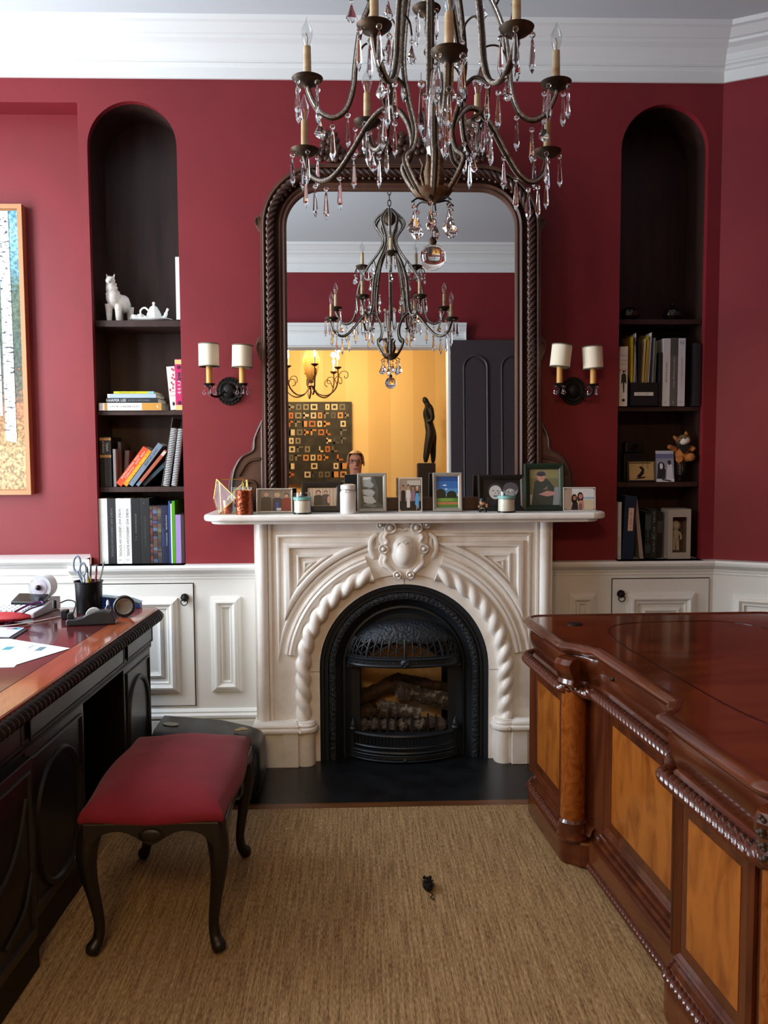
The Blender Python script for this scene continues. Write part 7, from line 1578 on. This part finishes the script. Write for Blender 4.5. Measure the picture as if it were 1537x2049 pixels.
put(MB().lathe([(0, 2.53), (0.03, 2.55), (0.04, 2.58), (0.02, 2.61), (0.03, 2.64)], (DCX, DCY, 0), 20), 'lower_bowl', IRN, dc, smooth=True)
put(MB().lathe([(0.03, 2.64), (0.05, 2.67), (0.085, 2.78), (0.095, 2.86), (0.10, 2.875), (0.09, 2.88), (0.07, 2.95), (0.02, 3.0)], (DCX, DCY, 0), 28), 'urn', pm('amber_urn', '#a07a45', 0.35, metal=0.4), dc, smooth=0.7)
put(MB().tube([(DCX, DCY, 3.0), (DCX, DCY, 3.449)], 0.006, 8), 'stem', IRN, dc, smooth=True)

# ================================================================ PERSON taking the photograph, standing in the doorway
PV = [(0, 0, 0.98, (0.15, 0.105)), (0, 0.0, 1.16, (0.135, 0.10)), (0, 0.0, 1.36, (0.16, 0.105)), (0, -0.005, 1.475, (0.12, 0.08)), (0, 0.01, 1.56, 0.052), (0, 0.03, 1.64, (0.066, 0.078)), (0, 0.035, 1.72, (0.075, 0.09)), (0, 0.025, 1.80, (0.055, 0.065)),
      (0.17, 0.0, 1.465, 0.058), (0.25, 0.08, 1.25, 0.046), (0.17, 0.24, 1.36, 0.034), (0.12, 0.285, 1.42, 0.024),
      (-0.17, 0.0, 1.465, 0.058), (-0.27, 0.08, 1.25, 0.046), (-0.20, 0.24, 1.34, 0.034), (-0.165, 0.285, 1.39, 0.024),
      (0.09, 0.0, 0.88, 0.092), (0.10, 0.01, 0.50, 0.062), (0.10, -0.02, 0.09, 0.042), (0.10, 0.10, 0.035, 0.036),
      (-0.09, 0.0, 0.88, 0.092), (-0.10, 0.01, 0.50, 0.062), (-0.10, -0.02, 0.09, 0.042), (-0.10, 0.10, 0.035, 0.036)]
PE = [(0, 1), (1, 2), (2, 3), (3, 4), (4, 5), (5, 6), (6, 7), (3, 8), (8, 9), (9, 10), (10, 11), (3, 12), (12, 13), (13, 14), (14, 15), (0, 16), (16, 17), (17, 18), (18, 19), (0, 20), (20, 21), (21, 22), (22, 23)]
me = skinned(PV, PE)
zmin = min(v.co.z for v in me.vertices)
me.materials.clear()
for m_ in (M['skin'], cm('#17181c', 0.85), cm('#1b1d26', 0.85), cm('#120f0e', 0.5)): me.materials.append(m_)
for p in me.polygons:
    c = p.center; arm_ = c.y > 0.245 and abs(c.x) > 0.08
    p.material_index = 0 if (c.z > 1.53 or arm_) else (3 if c.z < 0.1 else (2 if c.z < 0.95 else 1))
PX, PY = -0.018, -4.535
ps = thing('person', 'person with fair hair and glasses in dark clothes holding up a dark tablet', 'person', (PX, PY, 0.0))
pbod = bpy.data.objects.new('body', me); COL.objects.link(pbod); pbod.parent = ps; pbod.location = (0, 0, -zmin)
def pput(mb, name, mat, **k): return put(mb, name, mat, ps, local=True, **k)
dz = -zmin
HAIR = pm('fair_hair', '#b98d55', 0.6, noise=(60, '#8f6636', 0.4, 0.65), stretch=(1, 1, 0.3))
hr = MB(); hc = Vector((0, 0.022, 1.735+dz)); nu, nv = 28, 14; vs = []
for j in range(nv+1):
    t = -0.55 + (PI/2+0.55)*j/nv
    for i in range(nu):
        a = 2*PI*i/nu; fr_ = max(0.0, math.sin(a)); lim = -0.9 if fr_ < 0.35 else 0.55
        tt = max(t, 0.62) if (fr_ > 0.25) else t
        vs.append((hc.x+0.086*math.cos(tt)*math.cos(a), hc.y+0.106*math.cos(tt)*math.sin(a), hc.z+0.092*math.sin(tt)))
hr.add(vs, [(j*nu+i, j*nu+(i+1) % nu, (j+1)*nu+(i+1) % nu, (j+1)*nu+i) for j in range(nv) for i in range(nu)])
pput(hr, 'hair', HAIR, smooth=True)
ez = 1.715+dz
fc = MB().sphere((0, 0.125, ez-0.035), (0.014, 0.020, 0.022), 10, 8); pput(fc, 'nose', 'skin', smooth=True)
pput(MB().sphere((0, 0.108, ez-0.08), (0.026, 0.012, 0.008), 12, 6), 'mouth', cm('#a3584e', 0.5), smooth=True)
for sx in (-1, 1):
    pput(MB().sphere((0.033*sx, 0.105, ez), (0.014, 0.010, 0.008), 12, 8), 'eye', cm('#2b2320', 0.3), smooth=True)
    pput(MB().sphere((0.083*sx, 0.02, ez-0.02), (0.008, 0.018, 0.03), 10, 8), 'ear', 'skin', smooth=True)
gs = MB()
for sx in (-1, 1):
    gs.tube([(0.036*sx+0.027*math.cos(a), 0.128, ez-0.004+0.02*math.sin(a)) for a in [2*PI*i/22 for i in range(22)]], 0.0026, 6, closed=True)
    gs.tube([(0.062*sx, 0.126, ez+0.004), (0.085*sx, 0.03, ez+0.004)], 0.0022, 6)
gs.tube([(-0.01, 0.13, ez), (0.01, 0.13, ez)], 0.0024, 6)
pput(gs, 'glasses', cm('#15100e', 0.3), smooth=True)
def hand(wx, wy, wz, sx):
    """palm and five bent fingers round the tablet edge"""
    V_ = [(wx, wy, wz, 0.022), (wx-0.012*sx, wy+0.025, wz+0.03, (0.03, 0.014)), (wx-0.022*sx, wy+0.035, wz+0.06, (0.03, 0.012))]
    m0 = skinned(V_, [(0, 1), (1, 2)], 0, 1); m0.materials.clear(); m0.materials.append(M['skin']); h = bpy.data.objects.new('hand', m0); COL.objects.link(h); h.parent = ps
    for k, L in enumerate((0.062, 0.07, 0.064, 0.05)):
        z = wz+0.068-0.019*k; b = (wx-0.016*sx, wy+0.036, z)
        f = [b + (0.009,), (b[0]-0.012*sx, b[1]+0.016, z+0.002, 0.0088), (b[0]-0.012*sx-L*0.45*sx, b[1]+0.019, z+0.003, 0.008), (b[0]-0.012*sx-L*0.8*sx, b[1]+0.014, z+0.002, 0.0068)]
        mf_ = skinned(f, [(0, 1), (1, 2), (2, 3)], 0, 1); mf_.materials.clear(); mf_.materials.append(M['skin']); link('finger', mf_, h)
    f = [(wx-0.01*sx, wy+0.012, wz+0.03, 0.012), (wx-0.03*sx, wy+0.006, wz+0.05, 0.010), (wx-0.052*sx, wy+0.010, wz+0.068, 0.008)]
    mf_ = skinned(f, [(0, 1), (1, 2)], 0, 1); mf_.materials.clear(); mf_.materials.append(M['skin']); link('thumb', mf_, h)
hand(0.122, 0.280, 1.405+dz, 1); hand(-0.167, 0.280, 1.375+dz, -1)
tb = thing('tablet', 'dark cased tablet held up by the person in the mirror', 'tablet', (-0.035, -4.2145, 1.32))
put(MB().box(-0.092, 0.082, -0.005, 0.004, 0, 0.235), 'case', 'black_plastic', tb, local=True, bev=0.004)
put(MB().box(-0.082, 0.072, -0.0062, -0.005, 0.012, 0.222), 'screen', cm('#0a0c10', 0.1), tb, local=True)
put(MB().lathe([(0.006, 0.004), (0.006, 0.0055), (0.004, 0.0058), (0, 0.0052)], (0.035, 0, 0.16), 16, 'y'), 'camera_lens', cm('#050507', 0.1), tb, local=True, smooth=True)
